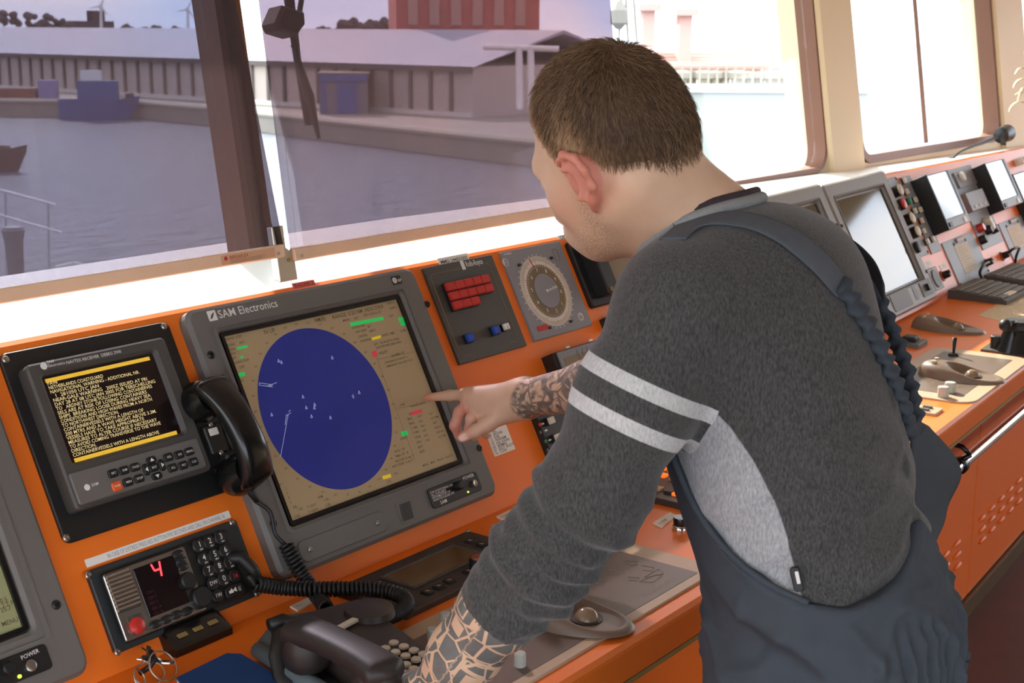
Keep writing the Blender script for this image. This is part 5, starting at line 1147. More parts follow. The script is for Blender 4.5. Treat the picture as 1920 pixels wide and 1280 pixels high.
def relax(v, q, n=2, lam=.5):
    e = np.concatenate([q[:, [0, 1]], q[:, [1, 2]], q[:, [2, 3]], q[:, [3, 0]]]); e = np.concatenate([e, e[:, ::-1]])
    for _ in range(n):
        s = np.zeros_like(v); c = np.zeros(len(v)); np.add.at(s, e[:, 0], v[e[:, 1]]); np.add.at(c, e[:, 0], 1); v = v+lam*(s/np.maximum(c, 1)[:, None]-v)
    return v
def meshobj(name, v, q, m, parent, attrs=None, loc=np.zeros(3)):
    me = bpy.data.meshes.new(name); v = v-loc; me.vertices.add(len(v)); me.vertices.foreach_set('co', v.astype(np.float32).ravel())
    me.loops.add(q.size); me.loops.foreach_set('vertex_index', q.astype(np.int32).ravel()); me.polygons.add(len(q))
    me.polygons.foreach_set('loop_start', np.arange(0, q.size, 4, dtype=np.int32)); me.polygons.foreach_set('loop_total', np.full(len(q), 4, np.int32)); me.update(calc_edges=True)
    me.shade_smooth()
    for k, a in (attrs or {}).items():
        at_ = me.attributes.new(k, 'FLOAT', 'POINT'); at_.data.foreach_set('value', np.asarray(a, np.float32))
    me.materials.append(m); o = bpy.data.objects.new(name, me); col.objects.link(o)
    if parent is not None: o.parent = parent
    return o
_rs = np.random.RandomState(7); _KV = _rs.normal(size=(24, 3)); _KP = _rs.uniform(0, 6.28, 24)
def wob(P, f, n=8):                       # cheap smooth noise, about -1..1
    s = np.zeros(P.shape[0])
    for i in range(n): s += np.sin(P @ (_KV[i]*f)+_KP[i])
    return s/n*1.6
sst = lambda a, b, x: (lambda t: t*t*(3-2*t))(np.clip((x-a)/(b-a), 0, 1))

# ---------------------------------------------------------------- skeleton
def axes(phi, th, roll=0.0):
    ph, t, r = map(math.radians, (phi, th, roll)); hz = -math.sin(ph)*_R+math.cos(ph)*_F
    f = math.cos(t)*hz-math.sin(t)*_U; u = math.cos(t)*_U+math.sin(t)*hz; l = np.cross(u, f)
    return math.cos(r)*l+math.sin(r)*u, f, -math.sin(r)*l+math.cos(r)*u
HL, HF, HU = axes(43.5, 14.7, -22.7); HC = at(1140, 264, 1.625); HA = np.array([HL, HF, HU])
hp = lambda x, y, z: HC+x*HL+y*HF+z*HU
TL, TF, TU = axes(60, 12, 0)                                            # trunk: left, forward, up
C7 = at(1352, 425, 1.665); SKB = hp(0, -.045, -.055)
SHL, ELL_, CUF, WRL = at(1276, 580, 1.555), at(1112, 925, 1.575), at(936, 1142, 1.635), at(806, 1322, 1.70)
SHR, ELR, WRR = at(1450, 560, 1.865), at(1245, 700, 2.09), at(982, 747, 2.278)
torso_c = [(1432, 520, 1.685, .150, .105, .085), (1437, 620, 1.675, .175, .122, .12), (1462, 760, 1.675, .165, .128, .13), (1496, 900, 1.675, .158, .124, .13), (1528, 1030, 1.68, .148, .112, .13), (1552, 1130, 1.68, .148, .114, .11)]
def torso_prims(g=0.0): return [ell(at(x, y, d), (TL, TF, TU), (a+g, b+g, c+g)) for x, y, d, a, b, c in torso_c]
def shoulder_prims(g=0.0):
    return chain([C7-TU*.07, (C7+SHL)/2-TU*.03, SHL], [.050+g, .060+g, .071+g])+chain([C7-TU*.07, (C7+SHR)/2-TU*.03, SHR], [.050+g, .060+g, .071+g])
UPL = at(1190, 750, 1.545); FML = at(1015, 1050, 1.605)
def sleeve_prims(g=0.0): return chain([SHL, UPL, ELL_, FML, CUF], [.068+g, .0645+g, .0595+g, .0545+g, .0495+g])
def rsleeve_prims(g=0.0): return chain([SHR, (SHR+ELR)/2, ELR, ELR+(WRR-ELR)*.30], [.070+g, .062+g, .054+g, .050+g])
PEL = at(1566, 1240, 1.685)
man = thing('person', 'man in dark grey sweater and navy overalls leaning over to point at the radar', 'person', Matrix.Translation((PEL[0], PEL[1], 0)))
MO = np.array([PEL[0], PEL[1], 0.0])

# ---------------------------------------------------------------- body: head, neck, arms, hands (one mesh)
head = [ell(hp(0, -.008, .004), HA, (.0755, .0965, .0985)), ell(hp(0, .030, -.050), HA, (.062, .062, .078)), ell(hp(0, .046, -.088), HA, (.041, .038, .034)),
        cone(hp(0, .080, -.022), hp(0, .107, -.055), .011, .014), cone(hp(.052, -.002, -.070), hp(.018, .066, -.104), .020, .017), cone(hp(-.052, -.002, -.070), hp(-.018, .066, -.104), .020, .017),
        cone(hp(.036, .077, .006), hp(.012, .086, .004), .009, .008), cone(hp(-.036, .077, .006), hp(-.012, .086, .004), .009, .008), ell(hp(.043, .052, -.042), HA, (.018, .024, .022)), ell(hp(-.043, .052, -.042), HA, (.018, .024, .022)),
        cone(hp(.020, .088, -.083), hp(-.020, .088, -.083), .010, .010)]
NK = at(1330, 468, 1.665)
neck = [cone(hp(0, -.022, -.050), C7*.5+NK*.5, .053, .062), cone(hp(0, .002, -.068), NK, .040, .052), cone(hp(0, -.036, -.055), C7-TU*.02, .040, .052), cone(hp(.045, -.040, -.060), NK+TL*.02, .022, .030)]
def ear(s):
    pt = [(.074, .013, -.010), (.082, .011, .003), (.090, -.004, .008), (.098, -.022, .000), (.100, -.030, -.018), (.095, -.027, -.038), (.086, -.014, -.052), (.079, -.004, -.060)]
    e = chain([hp(s*x, y, z) for x, y, z in pt], [.0040, .0042, .0045, .0048, .0048, .0046, .0050, .0062])
    A = np.array([HL*.86*s-HF*.50, HF*.86+HL*.5*s, HU]); e.append(ell(hp(s*.086, -.009, -.024), A, (.0040, .022, .029))); e.append(ell(hp(s*.076, .0, -.028), HA, (.008, .015, .022)))
    return e
g = Grid(np.minimum(HC-.17, NK-.09), np.maximum(HC+.17, C7+.08), .0021)
g.add(head, .028); g.add(neck, .035); g.add(ear(1)+ear(-1), .006)
for s in (1, -1): g.sub([ell(hp(s*.033, .100, -.010), HA, (.017, .012, .011))], .014); g.sub([ell(hp(s*.094, .004, -.026), HA, (.010, .008, .015))], .006)
g.add([ell(hp(s*.033, .079, -.012), HA, (.0115, .0115, .0115)) for s in (1, -1)], .004)
g.sub([cone(hp(.022, .100, -.083), hp(-.022, .100, -.083), .0022, .0022)], .004)
vh, qh = g.mesh(); vh = relax(vh, qh, 2)
def hand_parts(W, mcp, fingers, thumb, palm_r):
    p = []
    for m in mcp: p.append(cone(W, m, palm_r, .0115))
    return p, fingers, thumb
# right hand: index stretched out to the screen, the others curled
TIP = FA.w(*FA.px(801, 745, .021), .021)
def rp(*q): return [at(*k) for k in q]
idx = rp((874, 740, 2.350), (843, 741, 2.380)) + [TIP]; mid = rp((884, 752, 2.336), (862, 772, 2.325), (853, 798, 2.330), (861, 818, 2.340)); rng = rp((898, 764, 2.326), (884, 784, 2.312), (880, 806, 2.318), (890, 818, 2.330)); lit = rp((915, 772, 2.318), (906, 792, 2.300), (905, 808, 2.306), (912, 816, 2.318)); thb = rp((950, 770, 2.280), (916, 794, 2.285), (892, 808, 2.287), (867, 820, 2.292))
rarm = chain([ELR, (ELR*.5+WRR*.5), WRR], [.046, .040, .029])
rhand = chain(idx, [.0105, .0092, .0068])+chain(mid, [.0108, .0098, .0090, .0078])+chain(rng, [.0105, .0096, .0088, .0076])+chain(lit, [.0098, .0088, .0078, .0068])
rpalm = [cone(WRR, idx[0], .0255, .0125), cone(WRR, mid[0], .0255, .0130), cone(WRR, rng[0], .0240, .0130), cone(WRR, lit[0], .0235, .0120), cone(at(945, 768, 2.288), idx[0]*.6+lit[0]*.4, .021, .014)]
rth = chain(thb, [.0170, .0130, .0108, .0088])
allp = rarm+rhand+rpalm+rth; lo = np.min([p.lo for p in allp], 0)-.02; hi = np.max([p.hi for p in allp], 0)+.02
g = Grid(lo, hi, .0021); g.add(rarm+rpalm, .020)
fg = [chain(idx, [.0105, .0092, .0068]), chain(mid, [.0108, .0098, .0090, .0078]), chain(rng, [.0105, .0096, .0088, .0076]), chain(lit, [.0098, .0088, .0078, .0068]), rth]
for f_ in fg: g.add(f_, .005)
ta, tb_ = thb[-2], thb[-1]; td = (tb_-ta)/np.linalg.norm(tb_-ta); nn = -_F-td*(-_F @ td); nn /= np.linalg.norm(nn); side = np.cross(td, nn)
NAIL = ell(tb_-td*.003+nn*.0088, (td, side, nn), (.0075, .0060, .0022)); g.sub([NAIL], .0012)
vr, qr = g.mesh(); vr = relax(vr, qr, 2)
# left hand flat on the worktop, just below the picture
dW = np.array([WRL[0], WRL[1], ZD+.040]); fd = np.array([.55, .83, 0]); fd /= np.linalg.norm(fd); fs = np.array([-fd[1], fd[0], 0])
larm = chain([ELL_, FML, CUF, (CUF+dW)/2, dW], [.050, .048, .046, .0405, .030])
lh = []; lp = []
for k, (o, ln_) in enumerate(((-.030, .070), (-.010, .080), (.011, .076), (.031, .060))):
    m = dW+fd*.085+fs*(-o)-np.array([0, 0, .018]); t_ = m+fd*ln_+fs*(-o*.45); t_[2] = ZD+.009; md = (m+t_)/2+np.array([0, 0, .012]); lh.append(chain([m, md, t_], [.0115, .0100, .0080])); lp.append(cone(dW, m, .024, .0135))
tm = [dW+fd*.02+fs*.022-np.array([0, 0, .012]), dW+fd*.055+fs*.050-np.array([0, 0, .018]), dW+fd*.085+fs*.062]; tm[2][2] = ZD+.011; lh.append(chain(tm, [.0165, .0125, .0092]))
allp = larm+lp+sum(lh, []); lo = np.min([p.lo for p in allp], 0)-.02; hi = np.max([p.hi for p in allp], 0)+.02
g = Grid(lo, hi, .0028); g.add(larm+lp, .02)
for f_ in lh: g.add(f_, .006)
vl, ql = g.mesh(); vl = relax(vl, ql, 2)
core = torso_prims(-.012)+shoulder_prims(-.012)+chain([SHL, ELL_], [.055, .045])+chain([SHR, ELR], [.055, .045])
lo = np.min([p.lo for p in core], 0)-.02; hi = np.max([p.hi for p in core], 0)+.02
g = Grid(lo, hi, .009); g.add(core, .05); vc, qc = g.mesh()
V = np.concatenate([vh, vr, vl, vc]); o1, o2, o3 = len(vh), len(vh)+len(vr), len(vh)+len(vr)+len(vl); Q = np.concatenate([qh, qr+o1, ql+o2, qc+o3])
hl = (V-HC) @ HA.T
ear_d = np.minimum(union(ear(1), V, .006), union(ear(-1), V, .006)); ishead = np.arange(len(V)) < o1
flush_glow = np.where(ishead, np.exp(-np.maximum(ear_d, 0)/.004)*.62+.22*np.exp(-(((hl[:, 1]-.05)/.03)**2+((hl[:, 2]+.045)/.03)**2)), 0)  # cheeks are flushed; ear redness paints sunlight glowing through from behind
inr = (np.arange(len(V)) >= o1) & (np.arange(len(V)) < o2)
tipd = np.min([np.linalg.norm(V-t, axis=1) for t in (TIP, mid[1], mid[2], mid[3], rng[2], thb[-1])], 0); flush_glow = np.where(inr, .12+.55*np.exp(-(tipd/.020)**2), flush_glow)
jaw = np.exp(-((hl[:, 1]-.055)/.035)**2-((hl[:, 2]+.105)/.030)**2)+.8*np.exp(-((hl[:, 1]-.012)/.020)**2-((hl[:, 2]+.070)/.030)**2)*(np.abs(hl[:, 0]) > .03); stub = np.where(ishead, np.clip(jaw, 0, 1), 0)
# forearm coordinates for the tattoos: metres along and around the arm
def armcoord(V, A, B):
    d = (B-A)/np.linalg.norm(B-A); r = V-A; s = r @ d; e1 = np.cross(d, [0, 0, 1.0]); e1 /= np.linalg.norm(e1); e2 = np.cross(d, e1); th = np.arctan2(r @ e2, r @ e1); return s, th
s1, th1 = armcoord(V, CUF, dW); inl = (np.arange(len(V)) >= o2) & (np.arange(len(V)) < o3); s2, th2 = armcoord(V, WRR, ELR)
tatL = np.where(inl, sst(.215, .19, s1), 0); tatR = np.where(inr, sst(.004, .014, s2+.008*np.sin(th2*2+1)), 0)
nail = np.where(inr, np.clip(1-np.abs(NAIL.f(V))/.0022, 0, 1)*((V-tb_) @ nn > .003), 0)
eye = np.where(ishead, ((np.min([np.linalg.norm(V-hp(s*.033, .079, -.012), axis=1) for s in (1, -1)], 0) < .0120) & (hl[:, 1] > .086)).astype(float), 0)
brow = np.where(ishead, sst(.0065, .003, np.abs(hl[:, 2]-(.010-.10*(np.abs(np.abs(hl[:, 0])-.032))**1.2)))*sst(.050, .042, np.abs(hl[:, 0]))*sst(.010, .016, np.abs(hl[:, 0]))*(hl[:, 1] > .06), 0)
lip = np.where(ishead, np.exp(-((hl[:, 2]+.083)/.006)**2-(hl[:, 0]/.020)**2)*(hl[:, 1] > .08), 0)

def skinmat():
    m = bpy.data.materials.new('skin'); m.use_nodes = True; nt = m.node_tree; N, L = nt.nodes, nt.links; p = N['Principled BSDF']
    def A(n): a = N.new('ShaderNodeAttribute'); a.attribute_name = n; return a.outputs['Fac']
    def mixc(c1, c2, f):
        x = N.new('ShaderNodeMix'); x.data_type = 'RGBA'; 
        for i, c in ((6, c1), (7, c2)):
            if isinstance(c, tuple): x.inputs[i].default_value = c
            else: L.new(c, x.inputs[i])
        L.new(f, x.inputs[0]); return x.outputs[2]
    def mth(op, a, b=None):
        x = N.new('ShaderNodeMath'); x.operation = op
        for i, c in enumerate((a, b)):
            if c is None: continue
            if isinstance(c, (int, float)): x.inputs[i].default_value = c
            else: L.new(c, x.inputs[i])
        return x.outputs[0]
    tc = N.new('ShaderNodeTexCoord'); n1 = N.new('ShaderNodeTexNoise'); n1.inputs['Scale'].default_value = 45; n1.inputs['Detail'].default_value = 5; L.new(tc.outputs['Object'], n1.inputs['Vector'])
    c = mixc(lin('#d6af90'), lin('#e4c4a6'), n1.outputs['Fac']); c = mixc(c, lin('#d4655a'), A('flush_glow')); c = mixc(c, lin('#b8675c'), A('lip'))
    n2 = N.new('ShaderNodeTexNoise'); n2.inputs['Scale'].default_value = 900; L.new(tc.outputs['Object'], n2.inputs['Vector'])
    c = mixc(c, lin('#6d5342'), mth('MULTIPLY', mth('MULTIPLY', A('stubble'), .75), mth('GREATER_THAN', n2.outputs['Fac'], .50)))
    c = mixc(c, lin('#4c3524'), mth('MULTIPLY', A('brow'), .85)); c = mixc(c, lin('#d9d4cc'), A('eye')); c = mixc(c, lin('#efc9b8'), A('nail'))
    # left forearm: bold line-work bands; right forearm: shaded motif
    cx = N.new('ShaderNodeCombineXYZ'); L.new(mth('MULTIPLY', A('armx'), 34.0), cx.inputs[0]); L.new(mth('MULTIPLY', A('arma'), 1.15), cx.inputs[1])
    vo = N.new('ShaderNodeTexVoronoi'); vo.feature = 'DISTANCE_TO_EDGE'; vo.inputs['Scale'].default_value = 1.15; vo.inputs['Randomness'].default_value = .8; L.new(cx.outputs[0], vo.inputs['Vector'])
    v2 = N.new('ShaderNodeTexVoronoi'); v2.distance = 'CHEBYCHEV'; v2.inputs['Scale'].default_value = 1.15; v2.inputs['Randomness'].default_value = .8; L.new(cx.outputs[0], v2.inputs['Vector'])
    ringw = mth('SINE', mth('MULTIPLY', v2.outputs['Distance'], 17.0)); dark = mth('MULTIPLY', mth('GREATER_THAN', vo.outputs['Distance'], .038), mth('GREATER_THAN', ringw, -.75))
    inkn = mixc(lin('#4a5458'), lin('#7b7f7c'), n1.outputs['Fac']); c = mixc(c, inkn, mth('MULTIPLY', mth('MULTIPLY', dark, .95), A('tatl')))
    n3 = N.new('ShaderNodeTexNoise'); n3.inputs['Scale'].default_value = 34; n3.inputs['Detail'].default_value = 6; n3.inputs['Distortion'].default_value = 2.2; L.new(tc.outputs['Object'], n3.inputs['Vector'])
    v3 = N.new('ShaderNodeTexVoronoi'); v3.feature = 'DISTANCE_TO_EDGE'; v3.inputs['Scale'].default_value = 30; L.new(tc.outputs['Object'], v3.inputs['Vector'])
    mr = N.new('ShaderNodeMapRange'); mr.inputs[1].default_value = .40; mr.inputs[2].default_value = .56; L.new(n3.outputs['Fac'], mr.inputs[0])
    sh = mth('MAXIMUM', mth('MULTIPLY', mr.outputs[0], .82), mth('MULTIPLY', mth('LESS_THAN', v3.outputs['Distance'], .05), .7)); c = mixc(c, lin('#3e4444'), mth('MULTIPLY', sh, A('tatr')))
    L.new(c, p.inputs['Base Color']); p.inputs['Roughness'].default_value = .5; p.inputs['Subsurface Weight'].default_value = .12; p.inputs['Subsurface Radius'].default_value = (.010, .004, .002); p.inputs['Subsurface Scale'].default_value = .4
    b = N.new('ShaderNodeBump'); b.inputs['Strength'].default_value = .12; b.inputs['Distance'].default_value = .001; n4 = N.new('ShaderNodeTexNoise'); n4.inputs['Scale'].default_value = 350; L.new(tc.outputs['Object'], n4.inputs['Vector']); L.new(n4.outputs['Fac'], b.inputs['Height']); L.new(b.outputs[0], p.inputs['Normal'])
    return m
meshobj('body', V, Q, skinmat(), man, dict(flush_glow=flush_glow, stubble=stub, tatl=tatL, tatr=tatR, armx=s1, arma=th1, nail=nail, eye=eye, brow=brow, lip=lip), MO)

# ---------------------------------------------------------------- hair
hz_az = np.radians([0, 30, 50, 62, 74, 84, 92, 102, 112, 130, 155, 180]); hz_h = np.array([.058, .056, .046, .030, -.002, -.022, -.006, .004, -.030, -.080, -.100, -.102])
def hairfield(P):
    q = (P-HC) @ HA.T; az = np.abs(np.arctan2(q[:, 0], q[:, 1]-.0)); edge = np.interp(az, hz_az, hz_h); return q, q[:, 2]-edge
def headd(P): return smin(union(head, P, .028), union(neck[:1], P, .02), .02)
g = Grid(HC-.15, HC+.15, .0025); g.add(head, .028); g.add(neck[:1], .02)
def hf(P, d):
    q, e = hairfield(P); th = .0012+.0060*sst(.0, .075, e)+.002*sst(.03, .09, q[:, 2]); st = .0012*np.sin(q[:, 0]*520+14*np.sin(q[:, 1]*60))*np.sin(q[:, 1]*300+q[:, 2]*260)
    return np.maximum(d-th-st*sst(0, .05, e), -(e+.004*np.sin(q[:, 0]*900+q[:, 1]*800)))
g.near(hf, .03); vhr, qhr = g.mesh(); vhr = relax(vhr, qhr, 1)
_, e = hairfield(vhr)
def hairmat(name):
    m = bpy.data.materials.new(name); m.use_nodes = True; nt = m.node_tree; N, L = nt.nodes, nt.links; p = N['Principled BSDF']
    tc = N.new('ShaderNodeTexCoord'); n = N.new('ShaderNodeTexNoise'); n.inputs['Scale'].default_value = 130; n.inputs['Detail'].default_value = 4; L.new(tc.outputs['Object'], n.inputs['Vector'])
    a = N.new('ShaderNodeAttribute'); a.attribute_name = 'fade'; x = N.new('ShaderNodeMix'); x.data_type = 'RGBA'; x.inputs[6].default_value = lin('#3c2c1c'); x.inputs[7].default_value = lin('#7a5c40'); L.new(n.outputs['Fac'], x.inputs[0])
    y = N.new('ShaderNodeMix'); y.data_type = 'RGBA'; L.new(a.outputs['Fac'], y.inputs[0]); L.new(x.outputs[2], y.inputs[6]); y.inputs[7].default_value = lin('#c0a07a'); L.new(y.outputs[2], p.inputs['Base Color']); p.inputs['Roughness'].default_value = .5
    return m
HAIRM = hairmat('brown_hair'); hair = meshobj('hair', vhr, qhr, HAIRM, man, dict(fade=sst(.085, 0, e)*.9), MO)
# short strands over the cap
rnd_ = np.random.RandomState(3); dcap = headd(vhr); q, e = hairfield(vhr); ok_ = np.where((e > .002) & (dcap > .0008))[0]; pick = rnd_.choice(ok_, min(9000, len(ok_)), False)
eps = .003; B_ = vhr[pick]; Nn = np.stack([headd(B_+eps*np.eye(3)[k])-headd(B_-eps*np.eye(3)[k]) for k in range(3)], 1); Nn /= np.linalg.norm(Nn, axis=1)[:, None]
WH = hp(.0, -.066, .083); fl = B_-WH; fl -= (fl*Nn).sum(1)[:, None]*Nn; fl /= np.linalg.norm(fl, axis=1)[:, None]+1e-9; tw = np.cross(Nn, fl); swirl = np.exp(-np.linalg.norm(B_-WH, axis=1)/.035)
fl = fl+tw*(swirl[:, None]*1.2)+.30*rnd_.normal(size=fl.shape); fl -= (fl*Nn).sum(1)[:, None]*Nn; fl /= np.linalg.norm(fl, axis=1)[:, None]
ln_ = (.006+.012*sst(.0, .06, e[pick]))*rnd_.uniform(.7, 1.25, len(pick)); lift = rnd_.uniform(.06, .30, len(pick)); wd_ = .00045
vs_, fs_ = [], []
tip_ = B_+fl*ln_[:, None]+Nn*(ln_*lift)[:, None]*.8; midp = B_+fl*(ln_*.5)[:, None]+Nn*(ln_*lift*.75)[:, None]; sd_ = np.cross(fl, Nn)*wd_; base_ = B_-Nn*.001
vst = np.stack([base_-sd_, base_+sd_, base_+Nn*wd_*1.6, midp-sd_*.8, midp+sd_*.8, midp+Nn*wd_*1.3, tip_, tip_+sd_*.1], 1).reshape(-1, 3)
k0 = np.arange(len(pick))*8; F_ = np.concatenate([np.stack([k0+a, k0+b, k0+c, k0+d], 1) for a, b, c, d in ((0, 1, 4, 3), (1, 2, 5, 4), (2, 0, 3, 5), (3, 4, 7, 6), (4, 5, 6, 7), (5, 3, 6, 7))])
so = meshobj('hair_strands', vst, F_, HAIRM, hair, dict(fade=np.repeat(np.clip(sst(.085, 0, e[pick])*.9+rnd_.uniform(-.25, .40, len(pick)), 0, 1), 8)), MO); so['kind'] = 'stuff'

# ---------------------------------------------------------------- trunk coordinates
def trunk(P):
    ax0, ax1 = at(1538, 1130, 1.68), at(1440, 600, 1.675); d = (ax1-ax0)/np.linalg.norm(ax1-ax0); r = P-ax0; h = r @ d; r = r-h[..., None]*d; return np.degrees(np.arctan2(r @ TL, r @ TF)), h
def hit(x, y, prims, k=.05, d0=1.2, d1=2.3):
    r = ray(x, y); d = d0
    for _ in range(80):
        s = float(union(prims, (CAM+r*d)[None], k)[0]); d += s*.8
        if s < .0004 or d > d1: break
    return CAM+r*d
SW = torso_prims()+shoulder_prims()
RCN = at(1322, 432, 1.655); RN = TU+.40*TF; RN = RN/np.linalg.norm(RN); RRAD = .084
# ---------------------------------------------------------------- sweater
lo = np.min([p.lo for p in SW+sleeve_prims()+rsleeve_prims()], 0)-.03; hi = np.max([p.hi for p in SW+sleeve_prims()+rsleeve_prims()], 0)+.03
g = Grid(lo, hi, .0046); g.add(SW, .06); g.add(rsleeve_prims(), .04); g.add(sleeve_prims(), .028)
axl = np.array([SHL, UPL, ELL_, FML, CUF])
def polyparam(P, pts):
    """distance along a poly-line and distance from it"""
    best = np.full(len(P), 9.0); s_ = np.zeros(len(P)); acc = 0
    for a, b in zip(pts[:-1], pts[1:]):
        ab = b-a; L_ = np.linalg.norm(ab); t = ((P-a) @ ab)/L_**2
        if a is pts[0]: t = np.clip(t, -.5, 1)
        elif b is pts[-1]: t = np.clip(t, 0, 1.5)
        else: t = np.clip(t, 0, 1)
        d = np.linalg.norm(P-a-t[:, None]*ab, axis=1); m = d < best; best[m] = d[m]; s_[m] = acc+t[m]*L_; acc += L_
    return s_, best
LARM = acc_ = float(sum(np.linalg.norm(b-a) for a, b in zip(axl[:-1], axl[1:])))
def sleevemask(P): s, d = polyparam(P, axl); return s, sst(.095, .078, d)
def swf(P, d):
    s, m = sleevemask(P); az, h = trunk(P)
    fold = m*sst(.20, .28, s)*sst(LARM, LARM-.05, s)*(.0036*np.sin(s*205+3.0*wob(P, 16))+.0026*np.sin(s*110+4*wob(P, 9)))
    fold += m*sst(.02, .10, s)*sst(.30, .2, s)*.0012*wob(P, 40)
    fold += (1-m)*(sst(.30, .02, h)*(.0035*np.sin(h*105+az*.045+2.4*wob(P, 22)))*sst(-.12, -.02, h)+.0018*wob(P, 22)+.0020*np.sin(h*60+az*.08+3*wob(P, 12))*sst(.36, .2, h))
    fold += (1-m)*.0042*np.clip(np.sin(80*h-3.5*np.radians(np.abs(az))+2.2*wob(P, 18)), 0, 1)**3*sst(.26, .06, h)*sst(40, 90, np.abs(az))
    fold += m*sst(.16, .26, s)*.0040*np.clip(1-np.abs(wob(P, 48))*1.5, 0, 1)**2
    fold += m*sst(.03, .012, np.abs(s-(LARM-.004)))*.0025
    d = d-fold; cut = np.where(d < 9, (P-CUF) @ ((CUF-FML)/np.linalg.norm(CUF-FML))-.006, -1)
    nearcuff = np.linalg.norm(P-CUF, axis=1) < .12; d = np.where(nearcuff, np.maximum(d, cut), d)
    return d
g.near(swf, .03); vsw, qsw = g.mesh(); vsw = relax(vsw, qsw, 1)
s, m = sleevemask(vsw); az, h = trunk(vsw)
# light side panel: its rear edge as (height, azimuth) found on the trunk
rear = [hit(x, y, SW) for x, y in ((1322, 748), (1372, 800), (1410, 860), (1450, 930), (1478, 1010), (1492, 1080), (1508, 1128))]; rz, rh = trunk(np.array(rear)); o_ = np.argsort(rh)
pan = (np.interp(h, rh[o_], rz[o_])-np.abs(az))*.0026; top_lim = (rh.max()-h)
pan = np.minimum(np.minimum(pan, top_lim), (.45-m)*.03); pan = np.minimum(pan, (np.abs(az)-28)*.0026)
seamp = [hit(x, y, SW+sleeve_prims(), .028) for x, y in ((1250, 492), (1310, 520), (1352, 575), (1374, 650), (1372, 715), (1335, 762))]
sd = np.min([np.linalg.norm(vsw-p, axis=1) for p in smooth_path(seamp, 14)], 0)
def sweatmat():
    m = bpy.data.materials.new('grey_sweater_knit'); m.use_nodes = True; nt = m.node_tree; N, L = nt.nodes, nt.links; p = N['Principled BSDF']
    def A(n): a = N.new('ShaderNodeAttribute'); a.attribute_name = n; return a.outputs['Fac']
    def mr(x, a, b): n = N.new('ShaderNodeMapRange'); n.inputs[1].default_value = a; n.inputs[2].default_value = b; L.new(x, n.inputs[0]); return n.outputs[0]
    def mix(f, a, b):
        x = N.new('ShaderNodeMix'); x.data_type = 'RGBA'; L.new(f, x.inputs[0])
        for i, c in ((6, a), (7, b)):
            if isinstance(c, tuple): x.inputs[i].default_value = c
            else: L.new(c, x.inputs[i])
        return x.outputs[2]
    def mx(a, b): x = N.new('ShaderNodeMath'); x.operation = 'MAXIMUM'; L.new(a, x.inputs[0]); L.new(b, x.inputs[1]); return x.outputs[0]
    tc = N.new('ShaderNodeTexCoord'); n = N.new('ShaderNodeTexNoise'); n.inputs['Scale'].default_value = 420; n.inputs['Detail'].default_value = 4; L.new(tc.outputs['Object'], n.inputs['Vector'])
    mp = N.new('ShaderNodeMapping'); mp.inputs['Scale'].default_value = (1, 1, .35); L.new(tc.outputs['Object'], mp.inputs[0]); L.new(mp.outputs[0], n.inputs['Vector'])
    n2 = N.new('ShaderNodeTexNoise'); n2.inputs['Scale'].default_value = 900; L.new(tc.outputs['Object'], n2.inputs['Vector'])
    f = mr(n.outputs['Fac'], .3, .7); dk = mix(f, lin('#383939'), lin('#595958')); lt = mix(f, lin('#93969a'), lin('#bcbec0')); wh = mix(f, lin('#b9bcbd'), lin('#dcdddb'))
    c = mix(mr(A('seam'), .0022, .0010), dk, lin('#2a2b2b')); c = mix(mr(A('panel'), -.0008, .0008), c, lt); c = mix(mx(mr(A('stripe'), -.0006, .0006), mr(A('stripe'), -.0006, .0006)), c, wh)
    L.new(c, p.inputs['Base Color']); p.inputs['Roughness'].default_value = .95; p.inputs['Specular IOR Level'].default_value = .15; p.inputs['Sheen Weight'].default_value = .25
    b = N.new('ShaderNodeBump'); b.inputs['Strength'].default_value = .5; b.inputs['Distance'].default_value = .0012; L.new(n2.outputs['Fac'], b.inputs['Height']); L.new(b.outputs[0], p.inputs['Normal'])
    return m
ud = (ELL_-SHL)/np.linalg.norm(ELL_-SHL); sa = [(hit(x, y, sleeve_prims(), .03)-SHL) @ ud for x, y in ((1202, 728), (1172, 798))]; su = (vsw-SHL) @ ud
stripe = np.maximum(.0088-np.abs(su-sa[0]), .0088-np.abs(su-sa[1])); stripe = np.minimum(stripe, (m-.30)*.02)
SWM = sweatmat(); swo = meshobj('sweater', vsw, qsw, SWM, man, dict(stripe=stripe, panel=pan, seam=sd), MO)
